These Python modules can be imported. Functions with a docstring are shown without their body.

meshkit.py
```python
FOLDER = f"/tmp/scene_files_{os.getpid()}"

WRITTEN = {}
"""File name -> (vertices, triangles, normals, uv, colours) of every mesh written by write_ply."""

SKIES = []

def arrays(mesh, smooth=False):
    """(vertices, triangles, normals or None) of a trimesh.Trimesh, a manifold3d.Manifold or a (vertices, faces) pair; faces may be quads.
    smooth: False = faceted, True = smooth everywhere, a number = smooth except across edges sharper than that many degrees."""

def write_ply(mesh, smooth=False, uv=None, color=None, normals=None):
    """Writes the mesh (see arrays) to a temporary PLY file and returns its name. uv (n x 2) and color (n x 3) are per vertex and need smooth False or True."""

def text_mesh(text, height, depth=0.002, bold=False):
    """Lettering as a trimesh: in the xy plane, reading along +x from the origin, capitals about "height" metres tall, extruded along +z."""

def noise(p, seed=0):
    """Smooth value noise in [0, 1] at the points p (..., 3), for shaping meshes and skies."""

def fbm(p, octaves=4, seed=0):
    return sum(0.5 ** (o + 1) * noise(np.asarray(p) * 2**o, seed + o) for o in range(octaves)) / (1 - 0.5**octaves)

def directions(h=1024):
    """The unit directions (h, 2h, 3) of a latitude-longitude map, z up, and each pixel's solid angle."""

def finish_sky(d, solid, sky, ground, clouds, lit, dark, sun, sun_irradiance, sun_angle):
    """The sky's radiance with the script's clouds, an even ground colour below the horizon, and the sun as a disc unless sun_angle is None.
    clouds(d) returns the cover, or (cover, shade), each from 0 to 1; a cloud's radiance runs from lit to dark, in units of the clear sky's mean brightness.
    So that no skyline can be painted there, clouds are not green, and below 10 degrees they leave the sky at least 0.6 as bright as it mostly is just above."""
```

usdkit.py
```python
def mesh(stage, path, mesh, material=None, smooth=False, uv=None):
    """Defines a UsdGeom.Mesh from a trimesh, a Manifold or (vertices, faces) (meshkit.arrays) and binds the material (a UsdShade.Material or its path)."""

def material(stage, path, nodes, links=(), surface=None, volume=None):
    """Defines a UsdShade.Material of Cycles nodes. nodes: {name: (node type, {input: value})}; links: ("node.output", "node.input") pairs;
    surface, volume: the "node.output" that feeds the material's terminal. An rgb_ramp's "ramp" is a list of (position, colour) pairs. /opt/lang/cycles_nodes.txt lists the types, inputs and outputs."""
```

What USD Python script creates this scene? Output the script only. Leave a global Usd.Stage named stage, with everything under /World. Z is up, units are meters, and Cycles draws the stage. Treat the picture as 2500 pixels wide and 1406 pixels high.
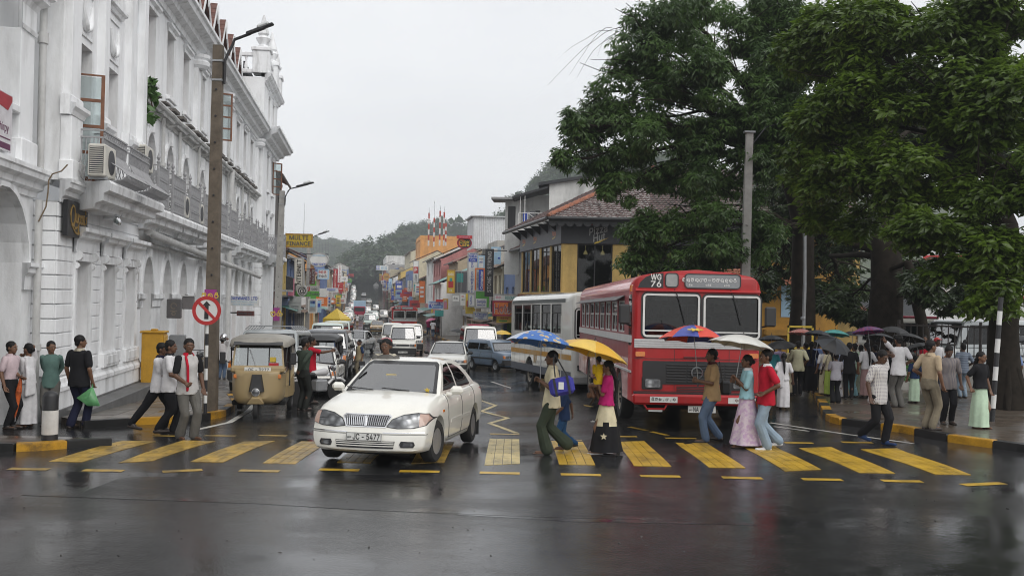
import math, random
import numpy as np
import trimesh
import usdkit, meshkit
from meshkit import text_mesh, fbm
from pxr import Usd, UsdGeom, UsdLux, UsdShade, Gf, Sdf, Vt
from manifold3d import Manifold, Mesh as MMesh, OpType
from shapely.geometry import Polygon, LineString, Point, box as sbox, MultiPolygon
from shapely.ops import unary_union
from shapely import affinity
stage = Usd.Stage.CreateInMemory()
UsdGeom.SetStageUpAxis(stage, UsdGeom.Tokens.z)
UsdGeom.SetStageMetersPerUnit(stage, 1.0)
UsdGeom.Xform.Define(stage, '/World')
UsdGeom.Scope.Define(stage, '/World/Looks')
PI = math.pi
rnd = random.Random(7)
# ---------------------------------------------------------------- camera, sky, sun, exposure
FPX, EYE_Z, PITCH, ROLL, HORIZON = 2480.0, 2.38, 0.0101, 0.0200, 728.0
EYE = np.array([0, 0, EYE_Z])
_F = np.array([0, math.cos(PITCH), math.sin(PITCH)])
_U0 = np.array([0, -math.sin(PITCH), math.cos(PITCH)])
_R0 = np.array([1.0, 0, 0])
CR = math.cos(ROLL) * _R0 + math.sin(ROLL) * _U0
CU = -math.sin(ROLL) * _R0 + math.cos(ROLL) * _U0
cam = UsdGeom.Camera.Define(stage, '/World/camera')
cam.AddTransformOp().Set(Gf.Matrix4d(*CR, 0, *CU, 0, *(-_F), 0, *EYE, 1))
cam.CreateHorizontalApertureAttr(36.0)
cam.CreateVerticalApertureAttr(36.0 * 575 / 1024)
cam.CreateFocalLengthAttr(36.0 * FPX / 2500)
cam.CreateClippingRangeAttr(Gf.Vec2f(0.1, 6000))
cam.CreateExposureAttr(EXPOSURE := 0.0)
SUN_ELEV, SUN_ROT = math.radians(42), math.radians(140)
dome = UsdLux.DomeLight.Define(stage, '/World/sky')
usdkit.material(stage, '/World/Looks/sky_look', {
 's': ('sky_texture', {'sky_type': 'single_scattering', 'sun_disc': False, 'sun_elevation': SUN_ELEV, 'sun_rotation': SUN_ROT, 'aerosol_density': 2.0}),
 'tc': ('texture_coordinate', {}),
 'm': ('mapping', {'scale': (1.2, 1.2, 3.5)}),
 'n': ('noise_texture', {'scale': 1.6, 'detail': 5, 'roughness': 0.55}),
 'r': ('rgb_ramp', {'ramp': [(0.25, (7.6, 7.75, 8.0)), (0.75, (9.3, 9.35, 9.4))]}),
 'mx': ('mix_color', {'fac': 0.93}),
 'sep': ('separate_xyz', {}), 'el': ('math', {'math_type': 'multiply_add', 'value2': 0.06, 'value3': 1.15, 'use_clamp': False}), 'ov': ('vector_math', {'math_type': 'scale'}),
 'b': ('background_shader', {'strength': 0.10}),
}, [('tc.generated', 'sep.vector'), ('sep.z', 'el.value1'), ('el.value', 'ov.scale'), ('mx.result', 'ov.vector1'), ('ov.vector', 'b.color'), ('tc.generated', 'm.vector'), ('m.vector', 'n.vector'), ('n.fac', 'r.fac'), ('s.color', 'mx.a'), ('r.color', 'mx.b')], surface='b.background')
UsdShade.MaterialBindingAPI.Apply(dome.GetPrim()).Bind(UsdShade.Material.Get(stage, '/World/Looks/sky_look'))
dome.GetPrim().SetCustomDataByKey('kind', 'structure')
sun = UsdLux.DistantLight.Define(stage, '/World/sun')
sun.CreateNormalizeAttr(True); sun.CreateIntensityAttr(0.37); sun.CreateAngleAttr(50.0); sun.CreateColorAttr(Gf.Vec3f(1, .97, .93))
_sd = np.array([math.sin(SUN_ROT) * math.cos(SUN_ELEV), math.cos(SUN_ROT) * math.cos(SUN_ELEV), math.sin(SUN_ELEV)])
_z = _sd; _x = np.cross([0, 0, 1.0], _z); _x /= np.linalg.norm(_x); _y = np.cross(_z, _x)
sun.AddTransformOp().Set(Gf.Matrix4d(*_x, 0, *_y, 0, *_z, 0, 0, 0, 50, 1))
# ---------------------------------------------------------------- ground profile and pixel <-> world
_PY = np.array([-60, 0, 14.8, 18, 23, 30, 37, 53, 75, 98, 150, 200, 268, 330, 400, 500, 650, 1500], float)
_PZ = np.array([0, 0, 0, -.09, -.28, -.53, -.74, -1.02, -1.36, -1.62, -2.0, -1.9, -1.1, 1.2, 4.5, 9.5, 15, 15])
from scipy.interpolate import PchipInterpolator
_prof = PchipInterpolator(_PY, _PZ)
def gz(x, y):
 x, y = np.asarray(x, float), np.asarray(y, float)
 w = np.clip((x - .5) / 4.0, 0, 1)      # the side road on the right stays nearly level
 p = _prof(y)
 side = np.where(y < 90, np.maximum(p, -.05), p)
 return p * (1 - w) + side * w
def ray(px, py):
 return _F * FPX + CR * (px - 1250) - CU * (py - 703)
def at(px, py, d):
 """The point seen at pixel px, py (of the 2500 px photograph) at depth y = d."""
 r = ray(px, py)
 return EYE + r * (d / r[1])
def gnd(px, py, h=0.0):
 r = ray(px, py); r = r / r[1]
 lo, hi = 3.0, 600.0
 f = lambda d: (EYE + r * d)[2] - h - float(gz((EYE + r * d)[0], d))
 ds = np.linspace(3, 420, 2000)
 P = EYE[None] + r[None] * ds[:, None]
 v = P[:, 2] - h - gz(P[:, 0], ds)
 k = np.argmax(v <= 0)
 if v[k] > 0: k = len(ds) - 1
 return P[k]
def proj(P):
 v = np.asarray(P, float) - EYE
 zc = v @ _F
 return 1250 + FPX * (v @ CR) / zc, 703 - FPX * (v @ CU) / zc
# ---------------------------------------------------------------- materials
_mats = {}
def mat(name, color, rough=.6, metal=0., var=.12, scale=6., coat=0., bump=0., bscale=40., spec=.5, dirt=None, dscale=1.2, damt=.5, extra=None):
 """A procedural principled material with mottled colour, optional blotchy dirt and fine relief."""
 if name in _mats: return _mats[name]
 c = np.array(color, float)
 nodes = {'tc': ('texture_coordinate', {}), 'g': ('geometry', {}),
             'n': ('noise_texture', {'scale': scale, 'detail': 4, 'roughness': .6}),
             'r': ('rgb_ramp', {'ramp': [(.3, tuple(c * (1 - var))), (.7, tuple(np.minimum(c * (1 + var), .95)))]}),
             'p': ('principled_bsdf', {'roughness': rough, 'metallic': metal, 'coat_weight': coat, 'coat_roughness': .05, 'specular_ior_level': spec})}
 links = [('tc.object', 'n.vector'), ('n.fac', 'r.fac')]
 out = 'r.color'
 if dirt is not None:
  nodes['dm'] = ('mapping', {'scale': (1, 1, .25)})
  nodes['dn'] = ('noise_texture', {'scale': dscale, 'detail': 6, 'roughness': .65})
  nodes['dr'] = ('rgb_ramp', {'ramp': [(.48, (0, 0, 0)), (.75, (damt,) * 3)]})
  nodes['dx'] = ('mix_color', {'b': tuple(dirt)})
  links += [('tc.object', 'dm.vector'), ('dm.vector', 'dn.vector'), ('dn.fac', 'dr.fac'), ('dr.color', 'dx.fac'), (out, 'dx.a')]
  out = 'dx.result'
 links.append((out, 'p.base_color'))
 if bump:
  nodes['bn'] = ('noise_texture', {'scale': bscale, 'detail': 3})
  nodes['b'] = ('bump', {'strength': bump, 'distance': .01})
  links += [('tc.object', 'bn.vector'), ('bn.fac', 'b.height'), ('b.normal', 'p.normal')]
 _mats[name] = usdkit.material(stage, '/World/Looks/' + name, nodes, links, surface='p.BSDF')
 return _mats[name]
def graph(name, nodes, links, surface):
 if name not in _mats: _mats[name] = usdkit.material(stage, '/World/Looks/' + name, nodes, links, surface=surface)
 return _mats[name]
# ---------------------------------------------------------------- naming and prims
_used = {}
def _fresh(path):
 n = _used.get(path, 0); _used[path] = n + 1
 return path if n == 0 else f'{path}_{n:03d}'
class T:
 """A prim path holder."""
 def __init__(s, path): s.path = path
def tag(path, label=None, cat=None, group=None, kind=None):
 p = stage.GetPrimAtPath(path)
 for k, v in (('label', label), ('category', cat), ('group', group), ('kind', kind)):
  if v: p.SetCustomDataByKey(k, v)
def thing(name, label, cat, loc=(0, 0, 0), rz=0., group=None, kind=None, tilt=None, scale=None):
 path = _fresh('/World/' + name)
 x = UsdGeom.Xform.Define(stage, path)
 x.AddTranslateOp().Set(Gf.Vec3d(*map(float, loc)))
 if rz or tilt: x.AddRotateZOp().Set(math.degrees(rz))
 if tilt: x.AddRotateXYZOp().Set(Gf.Vec3f(*map(float, tilt)))
 if scale: x.AddScaleOp().Set(Gf.Vec3f(*( (scale,) * 3 if np.ndim(scale) == 0 else scale)))
 tag(path, label, cat, group, kind)
 return T(path)
def part(parent, name, mesh, material, smooth=False, label=None, kind=None, uv=None):
 if isinstance(mesh, MB): mesh = mesh.get()
 base = parent.path if isinstance(parent, T) else parent
 path = _fresh(base + '/' + name)
 usdkit.mesh(stage, path, mesh, material, smooth=smooth, uv=uv)
 if label or kind: tag(path, label, None, None, kind)
 return T(path)
def solo(name, mesh, material, label=None, cat=None, group=None, kind=None, smooth=False, uv=None):
 t = part('/World', name, mesh, material, smooth, uv=uv)
 tag(t.path, label, cat, group, kind)
 return t
def copy_of(src, name, label, cat, loc, rz=0., group=None, scale=None):
 t = thing(name, label, cat, loc, rz, group, scale=scale, tilt=pitch_of(loc, rz))
 p = stage.GetPrimAtPath(t.path)
 p.GetReferences().AddInternalReference(Sdf.Path(src.path))
 p.SetInstanceable(True)
 return t
# ---------------------------------------------------------------- mesh building
def rot(axis, a):
 return trimesh.transformations.rotation_matrix(a, axis)[:3, :3]
class MB:
 def __init__(s): s.V, s.Fc, s.n = [], [], 0
 def add(s, v, f):
  v, f = np.asarray(v, float), np.asarray(f, int)
  if f.shape[1] == 4: f = np.vstack([f[:, [0, 1, 2]], f[:, [0, 2, 3]]])
  s.V.append(v); s.Fc.append(f + s.n); s.n += len(v); return s
 def mesh(s, m, M=None, t=None):
  if hasattr(m, 'to_mesh'):
   q = m.to_mesh(); v, f = np.array(q.vert_properties[:, :3], float), np.array(q.tri_verts)
  elif isinstance(m, MB): v, f = m.get()
  elif isinstance(m, tuple): v, f = m
  else: v, f = np.array(m.vertices), np.array(m.faces)
  if M is not None: v = v @ np.asarray(M).T
  if t is not None: v = v + np.asarray(t)
  return s.add(v, f)
 def box(s, x0, x1, y0, y1, z0, z1, bev=0., M=None, t=None):
  x0, x1 = min(x0, x1), max(x0, x1); y0, y1 = min(y0, y1), max(y0, y1); z0, z1 = min(z0, z1), max(z0, z1)
  if bev:
   b = min(bev, .45 * min(x1 - x0, y1 - y0, z1 - z0)); pts = []
   for X, sx in ((x0, 1), (x1, -1)):
    for Y, sy in ((y0, 1), (y1, -1)):
     for Z, sz in ((z0, 1), (z1, -1)):
      pts += [(X, Y + sy * b, Z + sz * b), (X + sx * b, Y, Z + sz * b), (X + sx * b, Y + sy * b, Z)]
   return s.mesh(Manifold.hull_points(np.array(pts, float)), M, t)
  v = np.array([(x, y, z) for x in (x0, x1) for y in (y0, y1) for z in (z0, z1)], float)
  f = [(0, 1, 3, 2), (4, 6, 7, 5), (0, 4, 5, 1), (2, 3, 7, 6), (0, 2, 6, 4), (1, 5, 7, 3)]
  if M is not None: v = v @ np.asarray(M).T
  if t is not None: v = v + np.asarray(t)
  return s.add(v, f)
 def tube(s, pts, r, n=8, caps=True):
  pts = np.asarray(pts, float); r = np.broadcast_to(np.asarray(r, float), len(pts))
  d = np.gradient(pts, axis=0); d /= np.linalg.norm(d, axis=1, keepdims=True) + 1e-12
  up = np.array([0, 0, 1.0]) if abs(d[0][2]) < .9 else np.array([1.0, 0, 0])
  V = []
  for k in range(len(pts)):
   a = np.cross(d[k], up); a /= np.linalg.norm(a) + 1e-12; b = np.cross(a, d[k]); up = b
   th = np.arange(n) * 2 * PI / n
   V.append(pts[k] + r[k] * (np.cos(th)[:, None] * a + np.sin(th)[:, None] * b))
  V = np.vstack(V); F = []
  for k in range(len(pts) - 1):
   for j in range(n):
    a, b = k * n + j, k * n + (j + 1) % n
    F += [(a, b, b + n), (a, b + n, a + n)]
  if caps:
   for k, sgn in ((0, 1), (len(pts) - 1, -1)):
    for j in range(1, n - 1):
     q = (k * n, k * n + j + 1, k * n + j)
     F.append(q if sgn > 0 else q[::-1])
  return s.add(V, F)
 def lathe(s, prof, c=(0, 0, 0), n=12, M=None):
  prof = np.asarray(prof, float); th = np.arange(n) * 2 * PI / n
  V = np.vstack([np.c_[r * np.cos(th), r * np.sin(th), np.full(n, z)] for r, z in prof]); F = []
  for k in range(len(prof) - 1):
   for j in range(n):
    a, b = k * n + j, k * n + (j + 1) % n
    F += [(a, b, b + n), (a, b + n, a + n)]
  for k, fl in ((0, 0), (len(prof) - 1, 1)):
   for j in range(1, n - 1):
    q = (k * n, k * n + j + 1, k * n + j); F.append(q[::-1] if fl else q)
  if M is not None: V = V @ np.asarray(M).T
  return s.add(V + np.asarray(c, float), F)
 def extr(s, poly, h, O=(0, 0, 0), R=(1, 0, 0), U=(0, 1, 0)):
  """shapely polygon(s) in the frame O, R, U, extruded h along R x U."""
  R, U, O = np.array(R, float), np.array(U, float), np.array(O, float)
  N = np.cross(R, U)
  for g in getattr(poly, 'geoms', [poly]):
   if g.is_empty or g.area < 1e-9 or g.geom_type != 'Polygon': continue
   m = trimesh.creation.extrude_polygon(g, h, engine='earcut')
   v = m.vertices
   s.add(O + v[:, :1] * R + v[:, 1:2] * U + v[:, 2:] * N, m.faces)
  return s
 def sheet(s, poly, O=(0, 0, 0), R=(1, 0, 0), U=(0, 1, 0)):
  R, U, O = np.array(R, float), np.array(U, float), np.array(O, float)
  for g in getattr(poly, 'geoms', [poly]):
   if g.is_empty or g.geom_type != 'Polygon': continue
   v, f = trimesh.creation.triangulate_polygon(g, engine='earcut')
   s.add(O + v[:, :1] * R + v[:, 1:2] * U, f)
  return s
 def text(s, txt, h, O, R=(1, 0, 0), U=(0, 0, 1), bold=False, depth=.004, center=True, width=None, valign=True):
  m = text_mesh(txt, h, depth, bold); v = np.array(m.vertices)
  w = v[:, 0].max() - v[:, 0].min()
  v[:, 0] -= v[:, 0].min() + (w / 2 if center else 0)
  if valign: v[:, 1] -= h / 2
  if width: v[:, 0] *= width / w
  R, U = np.array(R, float), np.array(U, float); N = np.cross(R, U)
  return s.add(np.array(O, float) + v[:, :1] * R + v[:, 1:2] * U + v[:, 2:] * N, m.faces)
 def strokes(s, lines, w, O, R=(1, 0, 0), U=(0, 0, 1), sc=1., depth=.003):
  g = unary_union([LineString(l).buffer(w / sc / 2, quad_segs=3) for l in lines])
  g = affinity.scale(g, sc, sc, origin=(0, 0)).simplify(.002 * sc)
  return s.extr(g, depth, O, R, U)
 def get(s):
  return (np.vstack(s.V), np.vstack(s.Fc)) if s.V else (np.zeros((0, 3)), np.zeros((0, 3), int))
def to_man(v, f):
 m = trimesh.Trimesh(v, f, process=True); m.merge_vertices()
 return Manifold(MMesh(np.asarray(m.vertices, np.float32), np.asarray(m.faces, np.uint32)))
def arc(cx, cy, r, a0, a1, n=10, ry=None):
 t = np.radians(np.linspace(a0, a1, n)); ry = r if ry is None else ry
 return [(cx + r * math.cos(a), cy + ry * math.sin(a)) for a in t]
GLY = {   # rounded Sinhala-like letter strokes in a unit-wide cell
 'm': [arc(.5, .42, .36, 160, 400), arc(.24, .62, .16, 180, -60), arc(.66, .72, .14, 200, -40)],
 'h': [arc(.42, .36, .30, 120, 420), arc(.62, .66, .20, -90, 200), arc(.28, .74, .10, 0, 360)],
 'n': [arc(.5, .40, .38, -60, 230), arc(.34, .28, .16, 0, 330), arc(.7, .1, .16, 90, -150)],
 'u': [arc(.5, .42, .36, -40, 250), arc(.42, .36, .18, 0, 330), [(.6, .06), (.75, -.16), (.55, -.26)]],
 'v': [arc(.5, .40, .38, -100, 200), arc(.36, .34, .18, 40, 380)],
 'r': [arc(.5, .34, .32, 0, 360), arc(.5, .76, .2, -70, 200)],
 's': [arc(.5, .4, .4, 40, 330), arc(.56, .4, .18, -60, 250), [(.2, .95), (.8, .95)]],
 'g': [arc(.4, .35, .32, 90, 360), arc(.75, .5, .22, 180, 20)],
 'k': [arc(.32, .4, .26, 60, 400), arc(.72, .4, .26, 140, 480), arc(.5, .82, .2, -20, 190)],
 'd': [(lambda a: a)(arc(.5, .4, .36, 90, 400)), arc(.5, .4, .14, 0, 360)],
 'y': [arc(.3, .4, .24, 100, 380), arc(.7, .5, .3, 180, 400)], '-': [[(.15, .4), (.85, .4)]], '.': [arc(.5, .06, .06, 0, 360)],
}
def sinhala(word, adv=1.08):
 L = []
 for i, c in enumerate(word):
  if c == ' ': continue
  for l in GLY[c]: L.append([(x + i * adv, y) for x, y in l])
 return L, len(word) * adv
def sin_text(mb, word, h, O, R=(1, 0, 0), U=(0, 0, 1), w=.14, depth=.003):
 L, n = sinhala(word)
 O = np.array(O, float) - np.array(R, float) * n * h / 2 - np.array(U, float) * h * .4
 return mb.strokes(L, w * h, O, R, U, sc=h, depth=depth)
# ---------------------------------------------------------------- wet asphalt
def wet(name, c0, c1, r0, r1, sc=.35, bump=.25, side=.5):
 return graph(name, {
  'g': ('geometry', {}),
  'st': ('mapping', {'scale': (.45, 1.0, 1.0)}),
  'n1': ('noise_texture', {'scale': sc, 'detail': 6, 'roughness': .62}), 'sx': ('separate_xyz', {}), 'ab': ('math', {'math_type': 'multiply_add', 'value2': 1., 'value3': 1.2}), 'aa': ('math', {'math_type': 'absolute'}), 'nm': ('math', {'math_type': 'multiply_add', 'value2': 4.5, 'value3': -2.2}), 'ad': ('math', {'math_type': 'add'}), 'mr': ('map_range', {'from_min': 1.4, 'from_max': 4.6, 'to_min': .5, 'to_max': side, 'clamp': True}),
  'n2': ('noise_texture', {'scale': 38., 'detail': 3}),
  'n3': ('noise_texture', {'scale': 2.2, 'detail': 5, 'roughness': .7}),
  'c': ('rgb_ramp', {'ramp': [(.3, c0), (.7, c1)]}),
  'rr': ('rgb_ramp', {'ramp': [(.38, (r0,) * 3), (.62, (r1,) * 3)]}),
  'bs': ('rgb_ramp', {'ramp': [(.40, (.12,) * 3), (.62, (1.,) * 3)]}),
  'v': ('voronoi_texture', {'scale': 55.}),
  'mh': ('math', {'math_type': 'add'}),
  'b': ('bump', {'distance': .005}),
  'bst': ('math', {'math_type': 'multiply', 'value2': bump}),
  'b2': ('bump', {'strength': .22, 'distance': .02}),
  'p': ('principled_bsdf', {'specular_ior_level': .5, 'ior': 1.5, 'coat_weight': .0}),
 }, [('g.position', 'sx.vector'), ('sx.x', 'ab.value1'), ('ab.value', 'aa.value1'), ('n1.fac', 'nm.value1'), ('aa.value', 'ad.value1'), ('nm.value', 'ad.value2'), ('ad.value', 'mr.value'), ('mr.result', 'p.specular_ior_level'), ('g.position', 'st.vector'), ('st.vector', 'n1.vector'), ('g.position', 'n2.vector'), ('g.position', 'n3.vector'), ('g.position', 'v.vector'),
  ('n3.fac', 'c.fac'), ('c.color', 'p.base_color'), ('n1.fac', 'rr.fac'), ('rr.color', 'p.roughness'),
  ('v.distance', 'mh.value1'), ('n2.fac', 'mh.value2'), ('mh.value', 'b.height'), ('n1.fac', 'bs.fac'), ('bs.color', 'bst.value1'), ('bst.value', 'b.strength'),
  ('n3.fac', 'b2.height'), ('b2.normal', 'b.normal'), ('b.normal', 'p.normal')], 'p.BSDF')
ASPHALT = wet('wet_asphalt', (.007, .007, .0075), (.017, .017, .017), .03, .16, bump=.55, side=.13)
PATCH = wet('wet_asphalt_patch', (.006, .006, .0065), (.014, .014, .0145), .04, .2, sc=.8, bump=.6, side=.13)
PAVE = wet('wet_paving', (.07, .058, .046), (.14, .118, .095), .16, .45, sc=.9, bump=.15)
PAVE2 = wet('wet_paving_dark', (.045, .036, .028), (.09, .070, .052), .12, .42, sc=.9, bump=.15)
PAVES = [PAVE, wet('wet_paving_b', (.075, .066, .057), (.145, .13, .11), .25, .6, sc=.7, bump=.15), wet('wet_paving_c', (.11, .095, .08), (.2, .175, .15), .2, .5, sc=1.1, bump=.15)]
def worn(name, c, under=(.035, .034, .033), cut=.5, rough=.35):
 return graph(name, {
  'g': ('geometry', {}), 'n': ('noise_texture', {'scale': 3.2, 'detail': 8, 'roughness': .75}), 'm': ('mapping', {'scale': (1., .5, 1.)}),
  'n2': ('noise_texture', {'scale': 60., 'detail': 3}), 'rn': ('rgb_ramp', {'ramp': [(.35, tuple(np.array(c) * .55)), (.62, c)]}),
  'k': ('rgb_ramp', {'ramp': [(cut - .16, (1, 1, 1)), (cut + .1, (0, 0, 0))]}), 'k2': ('math', {'math_type': 'multiply', 'value2': .75}),
  'mx': ('mix_color', {'b': under}), 'b': ('bump', {'strength': .25, 'distance': .004}), 'p': ('principled_bsdf', {'roughness': rough, 'ior': 1.4})},
  [('g.position', 'm.vector'), ('m.vector', 'n.vector'), ('g.position', 'n2.vector'), ('n.fac', 'rn.fac'), ('n.fac', 'k.fac'), ('k.color', 'k2.value1'), ('k2.value', 'mx.fac'),
         ('rn.color', 'mx.a'), ('mx.result', 'p.base_color'), ('n2.fac', 'b.height'), ('b.normal', 'p.normal')], 'p.BSDF')
YEL = worn('yellow_road_paint', (.58, .36, .035), cut=.36)
YELB = worn('worn_yellow_road_paint', (.52, .33, .06), cut=.46)
PALE = worn('faded_road_paint', (.60, .47, .19), cut=.38)
WHT = worn('white_road_paint', (.62, .60, .55), cut=.42)
KY, KB = worn('yellow_kerb_paint', (.50, .26, .02), cut=.42, rough=.45), worn('black_kerb_paint', (.02, .02, .02), cut=.3, rough=.4)
ys = np.r_[np.arange(-40, 40, 1.0), np.arange(40, 160, 3.), np.arange(160, 420, 8.), np.arange(420, 1500, 60.)]
xs = np.r_[-900, -500, -250, -120, -60, np.arange(-40, 41, 2.), 60, 120, 250, 500, 900]
X, Y = np.meshgrid(xs, ys); Z = gz(X, Y)
n0, n1 = X.shape
idx = np.arange(n0 * n1).reshape(n0, n1)
q = np.c_[idx[:-1, :-1].ravel(), idx[:-1, 1:].ravel(), idx[1:, 1:].ravel(), idx[1:, :-1].ravel()]
gm = MB().add(np.c_[X.ravel(), Y.ravel(), Z.ravel()], q)
solo('road', gm, ASPHALT, kind='structure', smooth=True)
def drape(poly, h, res=1.0):
 """A polygon in plan laid on the ground, h above it."""
 a, b = poly.bounds[0], poly.bounds[2]; y0, y1 = poly.bounds[1], poly.bounds[3]
 mb = MB()
 cuts = np.r_[np.arange(y0, y1, max(res, (y1 - y0) / 60)), y1]
 for i in range(len(cuts) - 1):
  g = poly.intersection(sbox(a - 1, cuts[i], b + 1, cuts[i + 1]))
  for p in getattr(g, 'geoms', [g]):
   if p.geom_type != 'Polygon' or p.area < 1e-6: continue
   v, f = trimesh.creation.triangulate_polygon(p, engine='earcut')
   mb.add(np.c_[v, gz(v[:, 0], v[:, 1]) + h], f)
 return mb
def slab(poly, h0, h1, res=1.0):
 """A raised slab with draped top and vertical sides."""
 mb = drape(poly, h1, res)
 for ring in [poly.exterior] + list(poly.interiors):
  L = ring.segmentize(res); c = np.array(L.coords)
  if not ring.is_ccw: c = c[::-1]
  z = gz(c[:, 0], c[:, 1])
  for i in range(len(c) - 1):
   mb.add([(c[i][0], c[i][1], z[i] + h0), (c[i + 1][0], c[i + 1][1], z[i + 1] + h0), (c[i + 1][0], c[i + 1][1], z[i + 1] + h1), (c[i][0], c[i][1], z[i] + h1)], [(0, 1, 2, 3)])
 return mb
CEN = lambda d: 3.0 - .153 * d
KL = lambda d: CEN(d) - 6.3                 # left kerb
KR = lambda d: CEN(d) + 5.2                 # right kerb (beyond the junction)
FAC = lambda d: -5.91 - .14 * d             # hotel street front
zc = thing('zebra_crossing', None, None, kind='structure')
STR = [((118, 1131), (200, 1131), (382, 1077), (300, 1077)), ((288, 1131), (372, 1131), (527, 1077), (447, 1077)), ((463, 1133), (545, 1133), (672, 1078), (596, 1078)),
       ((640, 1134), (722, 1134), (806, 1080), (735, 1080)), ((822, 1134), (905, 1134), (958, 1080), (885, 1080)), ((1003, 1132), (1086, 1132), (1110, 1080), (1035, 1080)), ((1182, 1136), (1270, 1136), (1268, 1073), (1195, 1073)),
       ((1364, 1138), (1454, 1138), (1421, 1077), (1345, 1077)), ((1547, 1141), (1640, 1141), (1573, 1079), (1505, 1079)), ((1730, 1144), (1821, 1144), (1727, 1084), (1648, 1084)),
       ((1916, 1150), (2006, 1150), (1890, 1091), (1814, 1091)), ((2097, 1157), (2187, 1157), (2030, 1094), (1949, 1094)), ((2282, 1163), (2372, 1163), (2190, 1098), (2100, 1098))]
for k, (a, b, c, d) in enumerate(STR):
 P = [gnd(*p) for p in (a, b, c, d)]
 m = PALE if k == 6 else (YELB if k < 6 else YEL)
 s = thing('x', None, None)  if False else None
 st = T(_fresh(zc.path + '/stripe')); UsdGeom.Xform.Define(stage, st.path)
 nu, nv = 4, 6
 for i in range(nu):
  for j in range(nv):
   g = .0028
   u0, u1, v0, v1 = i / nu + g * 3, (i + 1) / nu - g * 3, j / nv + g, (j + 1) / nv - g
   f = lambda u, v: (P[0] * (1 - u) + P[1] * u) * (1 - v) + (P[3] * (1 - u) + P[2] * u) * v
   top = np.array([f(u0, v0), f(u1, v0), f(u1, v1), f(u0, v1)]); top[:, 2] = gz(top[:, 0], top[:, 1]) + .004 + rnd.random() * .0012
   bot = top.copy(); bot[:, 2] -= .006
   V = np.vstack([bot, top]); F = [(4, 5, 6, 7), (0, 1, 5, 4), (1, 2, 6, 5), (2, 3, 7, 6), (3, 0, 4, 7)]
   part(st, 'paint_block', MB().add(V, F), m)
def road_mark(name, pxs, m, h=.004, w=None, label=None):
 P = [gnd(*p)[:2] for p in pxs]
 poly = Polygon(P) if w is None else LineString(P).buffer(w / 2, cap_style='flat', join_style='mitre')
 return poly
dl = thing('crossing_edge_lines', None, None, kind='structure')
for x, y in ((70, 1149), (252, 1151), (445, 1152), (633, 1153), (828, 1152), (1024, 1153), (1220, 1157), (1418, 1160), (1612, 1164), (1812, 1167), (2007, 1172), (2202, 1178), (2400, 1184)):
 a, b = gnd(x - 49, y), gnd(x + 49, y + .8)
 part(dl, 'dash', drape(LineString([a[:2], b[:2]]).buffer(.085, cap_style='flat'), .004), YEL if x > 700 else YELB)
for x0, x1, y in ((375, 448, 1065), (500, 575, 1065), (632, 700, 1065), (1196, 1268, 1061), (1362, 1410, 1062), (1506, 1555, 1066), (1624, 1700, 1070), (1915, 1985, 1081), (2055, 2130, 1083)):
 a, b = gnd(x0, y), gnd(x1, y + .8)
 part(dl, 'dash', drape(LineString([a[:2], b[:2]]).buffer(.085, cap_style='flat'), .004), YEL if x0 > 1300 else YELB)
zz = thing('zigzag_lines', None, None, kind='structure')
def lines(name, pts, w, m): part(zz, name, drape(road_mark('', pts, m, w=w), .004), m)
lines('zigzag', [(1165, 975), (1210, 990), (1175, 1005), (1240, 1022), (1195, 1035), (1262, 1058)], .11, PALE)
lines('zigzag', [(1536, 1042), (1630, 1066)], .11, YEL); lines('zigzag', [(1405, 985), (1445, 993)], .11, YEL)
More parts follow.
